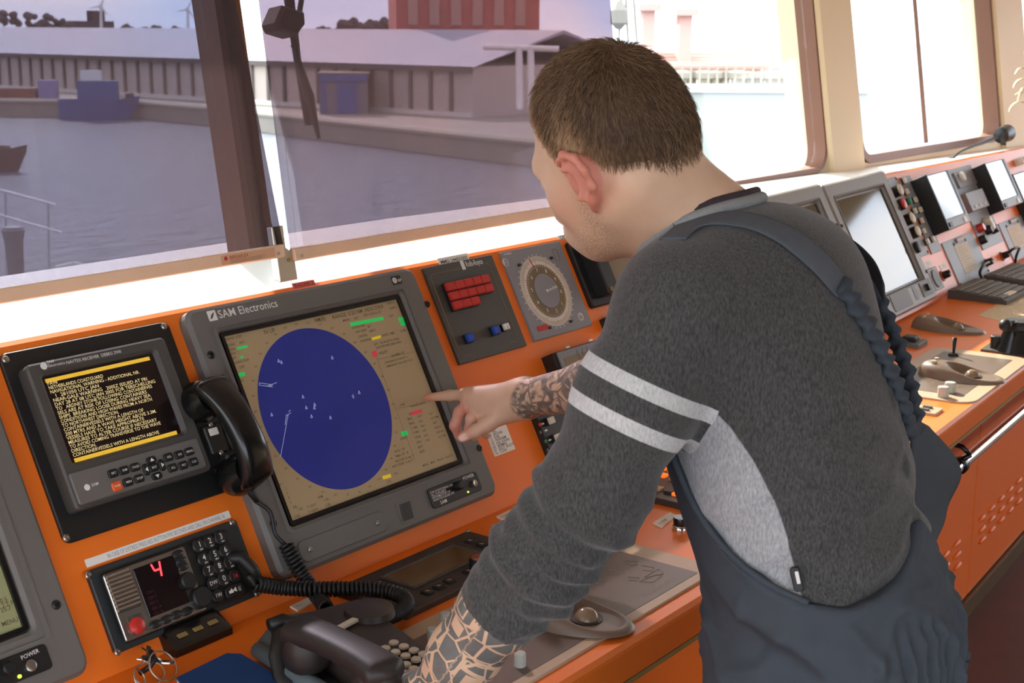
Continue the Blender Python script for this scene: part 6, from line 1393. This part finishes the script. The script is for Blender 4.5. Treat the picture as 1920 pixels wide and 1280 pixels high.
# neck band, shirt collar, small side label
def ringpath(c, n, r, e, k=40, sx=1.0):
    n = n/np.linalg.norm(n); a = np.cross(n, e); a /= np.linalg.norm(a); b = np.cross(n, a); return [c+r*(a*math.cos(2*math.pi*i/k)*sx+b*math.sin(2*math.pi*i/k))-MO for i in range(k+1)]
NB = mat('neck_band_grey', '#8e9191', .95, var=.2, vs_=300)
def seamline(n_a=48):
    """where the sweater meets the neck: for every direction round the neck, the height at which the neck leaves the sweater"""
    ax = TL-RN*(TL @ RN); ax /= np.linalg.norm(ax); bx = np.cross(RN, ax); hs = np.linspace(-.05, .075, 51); out = []
    for k in range(n_a):
        d = ax*math.cos(2*math.pi*k/n_a)+bx*math.sin(2*math.pi*k/n_a); P = RCN+hs[:, None]*RN+d*.02
        for _ in range(25): P = P-union(neck, P, .035)[:, None]*d*.9
        s_ = union(SW, P, .06); q = np.where(s_ < 0)[0]; i_ = min(int(q.max()) if len(q) else 0, 49); out.append((hs[i_], np.linalg.norm(P[i_]-RCN-hs[i_]*RN), d))
    H_ = np.array([o[0] for o in out]); R_2 = np.array([o[1] for o in out])
    for _ in range(6): H_ = (np.roll(H_, 1)+H_+np.roll(H_, -1))/3; R_2 = (np.roll(R_2, 1)+R_2+np.roll(R_2, -1))/3
    return lambda dh, dr: [tuple(RCN+(H_[k % n_a]+dh)*RN+(R_2[k % n_a]+dr)*out[k % n_a][2]-MO) for k in range(n_a+1)]
SL = seamline()
MB().tube(SL(.004, .004), .0075, 10, False, flat=1.0).build('neck_band', NB, swo, smooth=True)
MB().tube(SL(.014, .003), .0058, 10, False, flat=1.0).build('shirt_collar', mat('purple_black_shirt', '#3a3038', .85, var=.15, vs_=80), man, smooth=True)
MB().tube([tuple(p-MO) for p in smooth_path(seamp, 10)], .0011, 6).build('shoulder_seam', mat('seam_dark', '#2b2c2c', .95), swo, smooth=True)
lb = hit(1494, 1085, torso_prims(.004)); e_ = .004; ln3 = np.array([float(union(SW, (lb+e_*np.eye(3)[k])[None], .06)[0]-union(SW, (lb-e_*np.eye(3)[k])[None], .06)[0]) for k in range(3)]); ln3 /= np.linalg.norm(ln3); lx3 = np.cross(TU, ln3); lx3 /= np.linalg.norm(lx3); ly3 = np.cross(ln3, lx3); lq = lb-MO
Mlb = Matrix([[lx3[i], ly3[i], ln3[i], lq[i]] for i in range(3)]+[[0, 0, 0, 1]])
lbo = MB().rr(0, 0, .011, .028, 0, .003, .004, .001).build('side_label', BLACK, swo); lbo.matrix_local = Mlb; MB().rr(.0015, .002, .004, .014, .003, .0036, .001, .0002).build('label_print', WPRINT, swo).matrix_local = Mlb

# ---------------------------------------------------------------- overalls
hipP = [ell(at(1566, 1170, 1.682), (TL, TF, TU), (.160, .130, .10)), ell(PEL-np.array([0, 0, .02]), (TL, TF, TU), (.172, .140, .12))]
lw = np.array([TL[0], TL[1], 0]); lw /= np.linalg.norm(lw); fw = np.array([TF[0], TF[1], 0]); fw /= np.linalg.norm(fw)
legs = []; feet = []
for s, fo in ((1, .10), (-1, -.02)):
    hj = PEL+lw*s*.088-np.array([0, 0, .06]); kn = np.array([hj[0], hj[1], .50])+lw*s*.02+fw*(.05+fo*.4); an = np.array([hj[0], hj[1], .10])+lw*s*.03+fw*(fo*.3-.01)
    legs += chain([hj, kn, an], [.104, .084, .074]); feet.append((an, s))
def edgepts(): return [hit(x, y, torso_prims(.010)+hipP, .05) for x, y in ((1258, 850), (1292, 930), (1335, 1000), (1390, 1058), (1450, 1100), (1515, 1130), (1590, 1140), (1650, 1118), (1690, 1085))]
ez, eh = trunk(np.array(edgepts())); o_ = np.argsort(ez); ez, eh = ez[o_], eh[o_]
ez = np.concatenate([[0], ez, [180]]); eh = np.concatenate([[eh[0]+.02], eh, [eh[-1]+.05]])
OV = torso_prims(.011)+hipP; lo = np.min([p.lo for p in OV+legs], 0)-.03; hi = np.max([p.hi for p in OV+legs], 0)+.03; lo[2] = .07
g = Grid(lo, hi, .0052); g.add(torso_prims(.011), .06); g.add(hipP, .05); g.add(legs, .05)
def ovf(P, d):
    az, h = trunk(P); e = np.interp(np.abs(az), ez, eh)
    pleat = sst(115, 150, np.abs(az))*sst(.01, -.05, h)*sst(-.42, -.16, h)*.0070*np.sin(np.radians(az)*46+1.5*wob(P, 7)+h*6)
    ruf = np.exp(-((h+.055)/.014)**2)*sst(100, 130, np.abs(az))*.003*np.sin(np.radians(az)*70+h*40)
    fold = .0060*np.sin(h*34+az*.07+2.6*wob(P, 18))*sst(.12, .0, h)*sst(150, 110, np.abs(az))+.0022*wob(P, 18)
    ar = np.radians(np.abs(az)); rg = np.clip(np.sin(62*h+10*ar+2.4*wob(P, 22)), 0, 1)**3+.8*np.clip(np.sin(95*h-7*ar+3*wob(P, 30)+1), 0, 1)**3; fold = fold+.0065*rg*sst(.10, .0, h)*sst(.0, .04, e-h)-.002
    hem = .003*np.exp(-((e-h-.008)/.006)**2)
    return np.maximum(d-pleat-ruf-fold-hem, (h-e)*.75)
g.near(ovf, .05); vo_, qo_ = g.mesh(); vo_ = relax(vo_, qo_, 1)
OVM = mat('navy_work_cloth', '#464d55', .85, var=.12, vs_=35, bump=.25, bs=1200, spec=.2); ovo = meshobj('overalls', vo_, qo_, OVM, man, {}, MO)
# straps: ribbons laid on the back
def ribbon(path, w, th, ruffle, name, parent, n_out=None, m=OVM):
    Q_ = smooth_path(path, 12); n = len(Q_); vv = []; SWP = SW
    T = np.gradient(Q_, axis=0); T /= np.linalg.norm(T, axis=1)[:, None]
    e_ = .004; N_ = np.stack([union(SWP, Q_+e_*np.eye(3)[k], .06)-union(SWP, Q_-e_*np.eye(3)[k], .06) for k in range(3)], 1); N_ /= np.linalg.norm(N_, axis=1)[:, None]
    S_ = np.cross(T, N_); ln = np.concatenate([[0], np.cumsum(np.linalg.norm(np.diff(Q_, axis=0), axis=1))]); rs = []
    for i in range(n):
        rf = ruffle(ln[i]/ln[-1]); ph = ln[i]*330; ww = w*(1-.12*rf)*(1+.16*rf*math.sin(ph*.6+1)); ring = []
        for k in range(12):
            a = 2*math.pi*k/12; x = math.copysign(abs(math.cos(a))**.6, math.cos(a))*ww/2; z = math.sin(a)*th/2*(1+1.5*rf)
            bump_ = rf*.0035*math.sin(ph+(1.2 if x > 0 else -.6)); ring.append(tuple(Q_[i]-MO+S_[i]*x+N_[i]*(z+th*.5+bump_+.0005)))
        rs.append(ring)
    return MB().rings(rs).build(name, m, parent, smooth=True)
zero = lambda s: 0.0
SWs = SW
fl_path = [hit(x, y, SWs, .06) for x, y in ((1262, 452), (1290, 428), (1330, 414), (1400, 416), (1470, 443), (1530, 490), (1575, 540))]
STRAPM = mat('strap_grey_blue', '#555b62', .85, var=.1, vs_=60, bump=.2, bs=900)
ribbon(fl_path, .036, .004, zero, 'strap', ovo, m=STRAPM)
rf_path = [hit(x, y, SWs, .06) for x, y in ((1570, 534), (1605, 585), (1640, 645), (1668, 705), (1688, 760), (1700, 815))]
ribbon(rf_path, .031, .006, lambda s: 1.0, 'elastic_strap', ovo)
# right strap, over the far shoulder blade: mirror of the left one across the trunk
mid_o = (at(1538, 1130, 1.68)+at(1440, 600, 1.675))/2
def mirr(p): r = p-mid_o; return mid_o+r-2*TL*(r @ TL)
ribbon([mirr(p)-0*TL for p in fl_path], .036, .004, zero, 'strap', ovo); 
r2 = [hit(x, y, SWs, .06) if False else at(x, y, d) for x, y, d in ((1618, 520, 1.80), (1648, 575, 1.79), (1676, 640, 1.785), (1697, 705, 1.775), (1710, 770, 1.765), (1716, 820, 1.755))]
ribbon(r2, .030, .006, lambda s: 1.0, 'elastic_strap', ovo)
# loose back panel standing off the spine between straps and waist
cp = np.array([[at(1700, 790, 1.735), at(1722, 788, 1.752), at(1740, 800, 1.78)], [at(1706, 880, 1.725), at(1745, 868, 1.755), at(1796, 886, 1.84)], [at(1706, 970, 1.715), at(1738, 965, 1.745), at(1768, 960, 1.83)], [at(1692, 1070, 1.70), at(1724, 1050, 1.73), at(1752, 1020, 1.79)], [at(1660, 1130, 1.69), at(1712, 1120, 1.72), at(1758, 1085, 1.77)]])
def bez2(s, q):
    i = min(int(q*4), 3); t_ = q*4-i; rows = [cp[max(i-1, 0)], cp[i], cp[i+1], cp[min(i+2, 4)]]
    R4 = .5*((2*rows[1])+(-rows[0]+rows[2])*t_+(2*rows[0]-5*rows[1]+4*rows[2]-rows[3])*t_*t_+(-rows[0]+3*rows[1]-3*rows[2]+rows[3])*t_**3)
    return (1-s)**2*R4[0]+2*s*(1-s)*R4[1]+s*s*R4[2]
b = MB().grid(lambda s, q: tuple(bez2(s, q)-MO+_R*.0025*math.sin(q*16+s*5)), 14, 36); o = b.build('back_panel', OVM, ovo, smooth=True); mo_ = o.modifiers.new('cloth_thickness', 'SOLIDIFY'); mo_.thickness = .004
# bib side edge on the left flank: a turned seam
sp_ = [p+(-_F)*.002 for p in edgepts()[:6]]; MB().tube([tuple(p-MO) for p in smooth_path(sp_, 10)], .0042, 8).build('side_hem', OVM, ovo, smooth=True)
# shoes
for an, s in feet:
    b = MB(); rs = []
    for i in range(12):
        t_ = i/11; c = an+fw*(-.075+.27*t_); w_ = .045*math.sin(math.pi*min(1, .18+.75*t_))**.5; hgt = .10*(1-t_)**.8+.045
        rs.append([tuple(np.array([c[0], c[1], 0])+lw*(w_*math.cos(a))+np.array([0, 0, hgt/2*(1+math.sin(a))])-MO) for a in [2*math.pi*k/16 for k in range(16)]])
    b.rings(rs).build('shoe', RUBBER, man, smooth=True)
# ================================================================== the harbour outside
ZW, ZQ = -10.0, -8.0
def gp(x, y, z): r = ray(x, y); return CAM+r*((z-CAM[2])/r[2])
def vp(x, y, d): return CAM+ray(x, y)*d
def watermat():
    m = bpy.data.materials.new('harbour_water'); m.use_nodes = True; nt = m.node_tree; N, L = nt.nodes, nt.links; p = N['Principled BSDF']
    p.inputs['Roughness'].default_value = .25
    tc = N.new('ShaderNodeTexCoord'); mp = N.new('ShaderNodeMapping'); mp.inputs['Rotation'].default_value = (0, 0, .9); mp.inputs['Scale'].default_value = (.16, .5, 1); n = N.new('ShaderNodeTexNoise'); n.inputs['Scale'].default_value = 1.4; n.inputs['Detail'].default_value = 7; n.inputs['Roughness'].default_value = .62
    L.new(tc.outputs['Object'], mp.inputs[0]); L.new(mp.outputs[0], n.inputs['Vector']); b = N.new('ShaderNodeBump'); b.inputs['Strength'].default_value = 1.0; b.inputs['Distance'].default_value = 2.0; L.new(n.outputs['Fac'], b.inputs['Height']); L.new(b.outputs[0], p.inputs['Normal'])
    n5 = N.new('ShaderNodeTexNoise'); n5.inputs['Scale'].default_value = 2.6; n5.inputs['Detail'].default_value = 6; n5.inputs['Roughness'].default_value = .7; L.new(mp.outputs[0], n5.inputs['Vector']); r5 = N.new('ShaderNodeValToRGB'); r5.color_ramp.elements[0].position = .38; r5.color_ramp.elements[0].color = (.035, .05, .085, 1); r5.color_ramp.elements[1].position = .64; r5.color_ramp.elements[1].color = (.20, .23, .29, 1); L.new(n5.outputs['Fac'], r5.inputs[0]); L.new(r5.outputs[0], p.inputs['Base Color'])
    return m
w_ = MB().box(-900, 1400, -900, 1400, ZW-.5, ZW).build('harbour_water', watermat()); tag(w_, 'rippled grey blue harbour water outside the windows', 'water'); w_['kind'] = 'stuff'
CONC = mat('quay_concrete', '#8d8378', .85, var=.15, vs_=.3); GRASS = mat('shore_grass', '#7d7a62', .9, var=.2, vs_=.2)
qe = [gp(x, y, ZW) for x, y in ((-900, 205), (-300, 214), (0, 218), (260, 222), (420, 238), (600, 262), (900, 300), (1250, 340))]
back = [vp(1500, 58, 900), vp(-1500, 50, 900)]
t = thing('quay', 'grey concrete quay wall along the far harbour shore', 'quay')
pl = [(p[0], p[1]) for p in qe]+[(p[0], p[1]) for p in back]; b = MB(); b.rings([[(x, y, z) for x, y in pl] for z in (ZW-.4, ZQ)]); b.build('quay_body', CONC, t)
b = MB()
for a, c in zip(qe[:-1], qe[1:]): b.tube([(a[0], a[1], ZQ+.1), (c[0], c[1], ZQ+.1)], .35, 6)
b.build('quay_coping', mat('pale_coping', '#b5aa98', .8), t)
# long warehouse
A_, B_ = gp(0, 165, ZQ), gp(400, 190, ZQ); wd = (B_-A_)/np.linalg.norm(B_-A_); wn_ = np.array([-wd[1], wd[0], 0]); wn_ = wn_ if wn_ @ _F > 0 else -wn_; O_ = A_-wd*110; Lw = np.linalg.norm(gp(860, 222, ZQ)-A_)+110
Mw = Matrix([[wd[i], wn_[i], [0, 0, 1][i], O_[i]] for i in range(3)]+[[0, 0, 0, 1]])
t = thing('warehouse', 'long low warehouse with pale wall and grey roof on the far quay', 'building', Mw)
WALLM = mat('warehouse_wall', '#b3a59c', .9, var=.1, vs_=.2); ROOFM = mat('warehouse_roof', '#a9a6b0', .8, var=.06, vs_=.1)
MB().box(0, Lw, 0, 30, 0, 5.6).build('wall', WALLM, t)
MB().rings([[(x, -.6, 5.5), (x, 15, 9.6), (x, 30.6, 5.5), (x, 15, 9.2)] for x in (-.5, Lw+.5)]).build('roof', ROOFM, t)
MB().box(-.3, Lw+.3, -.75, -.35, 5.0, 5.6).build('eaves_gutter', mat('eaves_dark', '#5e5552', .8), t)
MB().box(0, Lw, -.5, -.02, 0, .55).build('loading_ledge', mat('pale_ledge', '#c9c2b8', .8), t)
src = None
for k in range(int(Lw/3.3)):
    if src is None: src = MB().box(-.22, .22, -.3, 0, 0, 5.2).build('pilaster', MATS['eaves_dark'], t); src.location = (1.5, 0, 0)
    else: share(src, 'pilaster', t, (1.5+k*3.3, 0, 0))
def house(name, label, cat, x0, x1, yb, yt, z, depth, m, parts=()):
    a, c = gp(x0, yb, z), gp(x1, yb, z); d = c-a; L_ = np.linalg.norm(d); d /= L_; nrm = np.array([-d[1], d[0], 0]); nrm = nrm if nrm @ _F > 0 else -nrm
    D = (a-CAM) @ _F; h = (yb-yt)*D/FPX; M = Matrix([[d[i], nrm[i], [0, 0, 1][i], a[i]] for i in range(3)]+[[0, 0, 0, 1]]); t = thing(name, label, cat, M)
    MB().box(0, L_, 0, depth, 0, h).build('wall', m, t); MB().box(-.2, L_+.2, -.2, depth+.2, h, h+.25).build('roof', MATS['eaves_dark'], t); return t, L_, h
BLU = mat('blue_steel_door', '#3d4d86', .6, var=.1, vs_=.5); WHI = mat('ship_white', '#dcd8d4', .6, var=.05, vs_=.2); REDB = mat('red_brick_block', '#b0665a', .85, var=.15, vs_=.3)
t, L_, h = house('loading_shed', 'blue framed loading shed beside the wiper', 'building', 600, 690, 214, 142, ZQ+.001, 8, mat('shed_grey', '#6d6670', .8)); 
for k in (0, 1, 2): MB().box(L_*(.04+.33*k), L_*(.12+.33*k), -.15, 0, 0, h).build('blue_post', BLU, t)
MB().box(0, L_, -.2, 0, h*.85, h).build('blue_lintel', BLU, t); MB().box(L_*.45, L_*.68, -.12, 0, .1, h*.8).build('shutter', BLU, t)
t, L_, h = house('brick_block', 'tall reddish brick building above the warehouse roof', 'building', 745, 1010, 190, -120, ZQ+.001, 60, REDB)
for k in range(6): MB().box(L_*(.08+.15*k), L_*(.15+.15*k), -.2, 0, h*.45, h*.9).build('window_strip', mat('pale_strip', '#b58a7c', .7) if k == 0 else MATS['pale_strip'], t)
t, L_, h = house('small_church', 'dark stepped building among bare trees on the far shore', 'building', 152, 215, 62, 40, ZQ+.002, 30, mat('dark_brown_brick', '#4a3a3a', .9)); MB().box(L_*.45, L_*.78, 4, 20, h, h*1.9).build('tower', MATS['dark_brown_brick'], t)
t, L_, h = house('orange_shed', 'low building with round orange sign on the quay', 'building', 655, 800, 205, 130, ZQ+.003, 10, mat('tan_shed', '#9a7f70', .85)); MB().lathe([(1.3, 0), (1.3, .1)], seg=24, M=Matrix.Translation((L_*.2, -.1, h*.35)) @ Matrix.Rotation(math.pi/2, 4, 'X')).build('round_sign', mat('orange_sign', '#d8703a', .6), t); MB().box(0, L_*.8, -.3, 0, 0, .8).build('white_base', WHI, t)
# bare trees
TREE = mat('bare_tree_brown', '#6b5c58', .95, var=.3, vs_=.6)
ORD = ('first', 'second', 'third', 'fourth', 'fifth', 'sixth')
def tree(x, yt, wpx, yb, d, label):
    a = vp(x, yb, d); h = (yb-yt)*d/FPX; r = wpx*d/FPX/2; t = thing('bare_tree', label, 'tree', Matrix.Translation(a), 'trees on the far shore'); rr_ = random.Random(int(x*7+d))
    MB().tube([(0, 0, -4), (0, 0, h*.5)], [r*.09, r*.05], 6).build('trunk', TREE, t); b = MB()
    for k in range(9):
        cx_, cy_, cz = rr_.uniform(-.6, .6)*r, rr_.uniform(-.5, .5)*r, h*rr_.uniform(.35, .82); R0 = r*rr_.uniform(.28, .48)
        b.grid(lambda s, q: (cx_+R0*math.sin(math.pi*q)*math.cos(2*math.pi*s)*(1+.35*math.sin(s*37+k)*math.sin(q*23)), cy_+R0*math.sin(math.pi*q)*math.sin(2*math.pi*s), cz-R0*.8*math.cos(math.pi*q)*(1+.2*math.sin(s*29))), 12, 8, True)
    b.build('crown', TREE, t)
for i, (x, yt, w) in enumerate(((8, 15, 34), (32, 18, 30), (58, 22, 34), (86, 24, 34), (108, 32, 30), (130, 42, 26))): tree(x, yt, w, 66, 260+4*i, ORD[i]+' bare tree from the left picture edge, behind the warehouse roof')
for i, (x, yt, w) in enumerate(((240, 48, 34), (268, 50, 30), (300, 50, 34), (332, 52, 30), (365, 52, 26))): tree(x, yt, w, 68, 300+4*i, ORD[i]+' low bare tree to the right of the far church')
for i, (x, yt, w) in enumerate(((575, 55, 34), (610, 48, 40), (640, 38, 50), (675, 34, 56), (708, 34, 54), (735, 32, 44))): tree(x, yt, w, 78, 270+3*i, ORD[i]+' reddish bare tree to the right of the wiper')
# wind turbines
for x, yh, r, lab in ((189, 12, 22, 'white wind turbine above the church'), (352, 18, 22, 'white wind turbine beside the window pillar')):
    d = 620; a = vp(x, 60, d); hp_ = vp(x, yh, d)-a; R0 = r*d/FPX; t = thing('wind_turbine', lab, 'wind turbine', Matrix.Translation(a))
    MB().tube([(0, 0, -5), tuple(hp_)], [.9, .5], 8).build('tower', WHI, t); MB().lathe([(.8, -1), (.9, 0), (.5, 1)], hp_[0], hp_[1], hp_[2], 10).build('hub', WHI, t)
    for k in range(3):
        an = 1.2+2.094*k; e_ = _R*math.cos(an)+_U*math.sin(an); MB().tube([tuple(hp_), tuple(hp_+e_*R0)], [.55, .12], 6).build('blade', WHI, t)
# boats
def hull(name, label, xa, xb, y, hgt, m, sup=None, beam=.22, z=ZW):
    a, c = gp(xa, y, z), gp(xb, y, z); d = c-a; L_ = np.linalg.norm(d); d /= L_; nrm = np.array([-d[1], d[0], 0]); M = Matrix([[d[i], nrm[i], [0, 0, 1][i], a[i]] for i in range(3)]+[[0, 0, 0, 1]]); t = thing(name, label, 'boat', M); rs = []
    for i in range(13):
        s = i/12; wb = beam*L_/2*min(1, 3.2*min(s+.12, 1.02-s)); sh = hgt*(1+.35*max(0, s-.75)*4*.5); xb_ = s*L_*(1-.16*s*s); rs.append([(xb_, -wb*.6, -.2), (s*L_+.02*L_*s, -wb, sh), (s*L_+.02*L_*s, -wb*.86, sh), (s*L_, -wb*.8, sh*.72), (s*L_, wb*.8, sh*.72), (s*L_+.02*L_*s, wb*.86, sh), (s*L_+.02*L_*s, wb, sh), (xb_, wb*.6, -.2)])
    MB().rings(rs).build('hull', m, t)
    for k, (s0, s1, w0, w1, h0, h1, mm) in enumerate(sup or ()): MB().box(L_*s0, L_*s1, -beam*L_*.5*w0, beam*L_*.5*w1, hgt*h0, hgt*h1).build('deck_house', mm, t)
    return t
DH = mat('dark_hull', '#4a3236', .6, var=.1, vs_=.5); BH = mat('blue_hull', '#2f4f86', .6, var=.1, vs_=.5); GH = mat('barge_grey', '#6a5f5a', .7)
hull('small_barge', 'dark small boat on the water at the left edge', -70, 52, 322, 1.9, DH, ((.2, .75, .4, .4, .7, 1.15, GH),))
hull('cargo_barge', 'long brown barge moored at the quay behind the blue boat', -160, 130, 216, 1.8, GH, ((.35, .8, .5, .5, .7, 2.0, mat('rust_cargo', '#7a4a40', .9)), (.82, .93, .5, .5, .7, 2.6, mat('lilac_box', '#7f7aa2', .8))))
hull('blue_boat', 'blue workboat moored at the quay in the left window', 112, 262, 224, 2.6, BH, ((.25, .75, .5, .5, .7, 1.9, BH), (.3, .55, .4, .4, 1.8, 2.4, WHI), (.84, .94, .3, .3, .7, 1.3, DH)))
# white ship with mast and T-shaped gantry
t, L_, h = house('white_ship', 'white ship superstructure moored behind the pink-hazed film', 'ship', 845, 985, 150, 40, ZQ+.3, 12, WHI)
MB().box(L_*.05, L_*.45, 0, 8, h, h*1.35).build('bridge_deck', WHI, t); MB().box(L_*.2, L_*.42, 1, 4, h*1.35, h*1.75).build('funnel', mat('pale_pink_funnel', '#d8b0a6', .7), t); MB().tube([(L_*.5, 3, h), (L_*.5, 3, h*2.4)], .25, 8).build('mast', WHI, t)
for k in range(5): MB().box(L_*(.55+.08*k), L_*(.59+.08*k), -.1, 0, h*.55, h*.8).build('porthole_window', DH, t)
a = vp(975, 128, 150); t = thing('white_gantry', 'white T-shaped gantry standing beside the white ship', 'gantry', Matrix.Translation(a)); k_ = 150/FPX
for dx in (0, 22): p0, p1 = vp(975+dx, 135, 150)-a, vp(973+dx, 88, 150)-a; MB().tube([tuple(p0-np.array([0, 0, 4])), tuple(p1)], .38, 8).build('column', WHI, t)
p0, p1 = vp(906, 88, 150)-a, vp(1048, 92, 150)-a; MB().tube([tuple(p0), tuple(p1)], .32, 8).build('cross_beam', WHI, t)
# tanker seen through the clear pane
TH = mat('tanker_hull', '#a6a8a0', .6, var=.1, vs_=.3); TD = mat('tanker_deck_red', '#c39a8e', .8)
a, c = vp(1150, 296, 60), vp(1620, 305, 60); d = c-a; d[2] = 0; L_ = np.linalg.norm(d); d /= L_; nrm = np.array([-d[1], d[0], 0]); nrm = nrm if nrm @ _F > 0 else -nrm
zt = vp(1400, 172, 60)[2]; zb = vp(1400, 300, 60)[2]; M = Matrix([[d[i], nrm[i], [0, 0, 1][i], [a[0], a[1], zb][i]] for i in range(3)]+[[0, 0, 0, 1]]); H_ = zt-zb
t = thing('tanker', 'grey hulled tanker with deck pipes seen through the clear window', 'ship', M); MB().box(0, L_, 0, 14, -4, H_).build('hull', TH, t); MB().box(0, L_, -.15, .1, H_, H_+.35).build('bulwark', WHI, t); MB().box(L_*.24, L_*.26, -.1, 0, -2, H_).build('draught_marks', WHI, t)
rr_ = random.Random(9)
for k in range(16): x = L_*(.18+.045*k); MB().lathe([(.28, 0), (.28, .5), (.4, .55), (.4, .8), (.2, .9)], x, .8+rr_.uniform(0, 1), H_, 10).build('deck_valve', mat('valve_grey', '#b0a898', .7) if k == 0 else MATS['valve_grey'], t)
for k in range(5): MB().tube([(L_*.1, 1.2+.7*k, H_+1.0+.12*k), (L_*.95, 1.2+.7*k, H_+1.0+.12*k)], .12, 8).build('deck_pipe', TD, t)
for k in range(20): x = L_*(.16+.035*k); MB().tube([(x, .2, H_), (x, .2, H_+1.1)], .05, 6).build('rail_post', MATS['valve_grey'], t)
MB().tube([(L_*.1, .2, H_+1.1), (L_*.95, .2, H_+1.1)], .05, 6).build('rail_bar', MATS['valve_grey'], t)
for x0, hh in ((.12, 3.4), (.27, 3.2)): MB().box(L_*x0, L_*(x0+.05), 2, 3.5, H_, H_+hh).build('crane_post', mat('crane_red', '#cfa498', .7) if 'crane_red' not in MATS else MATS['crane_red'], t); MB().box(L_*(x0-.02), L_*(x0+.07), 1.6, 3.9, H_+hh, H_+hh+.3).build('crane_head', MATS['crane_red'], t)
for p_ in ((1168, 1180), (1184, 1200)):
    pass
a = vp(1172, 80, 45); t = thing('mast_stay', 'thin pale mast with stays outside the clear window beside the head', 'mast', Matrix.Translation(a))
for q in (((1166, -30), (1160, 80)), ((1172, -30), (1178, 80)), ((1186, -30), (1196, 100))): p0, p1 = vp(*q[0], 45)-a, vp(*q[1], 45)-a; MB().tube([tuple(p0), tuple(p1)], .05, 6).build('stay', mat('stay_grey', '#8a8378', .6) if 'stay_grey' not in MATS else MATS['stay_grey'], t)
p0 = vp(1160, 55, 45)-a; MB().lathe([(.1, 0), (.28, .2), (.28, .6), (.1, .9)], p0[0], p0[1], p0[2], 10).build('block', MATS['stay_grey'], t)
# own foredeck rail and post, low in the left window
D_ = 9.0; a = vp(80, 400, D_); t = thing('foredeck_rail', 'white foredeck rail of the own ship low in the left window', 'rail', Matrix.Translation(a))
for q in (((-40, 345), (104, 384)), ((-40, 392), (116, 436))): p0, p1 = vp(*q[0], D_)-a, vp(*q[1], D_)-a; MB().tube([tuple(p0), tuple(p1)], .010, 8).build('rail_bar', WHI, t)
for q in (((90, 378), (94, 600)), ((10, 358), (14, 600))): p0, p1 = vp(*q[0], D_)-a, vp(*q[1], D_)-a; MB().tube([tuple(p0), tuple(p1)], .008, 8).build('rail_post', mat('rail_grey', '#9a9ca3', .6) if 'rail_grey' not in MATS else MATS['rail_grey'], t)
a = vp(28, 480, 8); t = thing('deck_bollard', 'grey deck ventilator post at the lower left window edge', 'ventilator', Matrix.Translation(a)); p0 = vp(30, 640, 8)-a
MB().lathe([(.065, p0[2]), (.045, -.1), (.052, .08), (.066, .15), (.05, .17)], seg=16).build('post', mat('vent_grey', '#6d7078', .7), t, smooth=.6)
# rail-side mooring gear
a = vp(128, 500, 8); t = thing('mooring_roller', 'white mooring roller pieces beyond the left window bar', 'deck gear', Matrix.Translation(a))
for q in (((106, 500), (135, 494)), ((138, 492), (168, 500))): p0, p1 = vp(*q[0], 8)-a, vp(*q[1], 8)-a; MB().tube([tuple(p0), tuple(p1)], .009, 8).build('roller', WHI, t)
ZDK = vp(30, 622, 8)[2]; MB().box(-.12, .25, -.05, .2, ZDK-a[2], -.10).build('roller_base', MATS['vent_grey'], t)
fd_ = MB().box(-6, 3.7, .95, 6.0, ZDK-.25, ZDK).build('foredeck', mat('foredeck_green_grey', '#6f7670', .8, var=.1, vs_=1)); tag(fd_, 'own foredeck below the left window, carrying the white rail', 'deck')
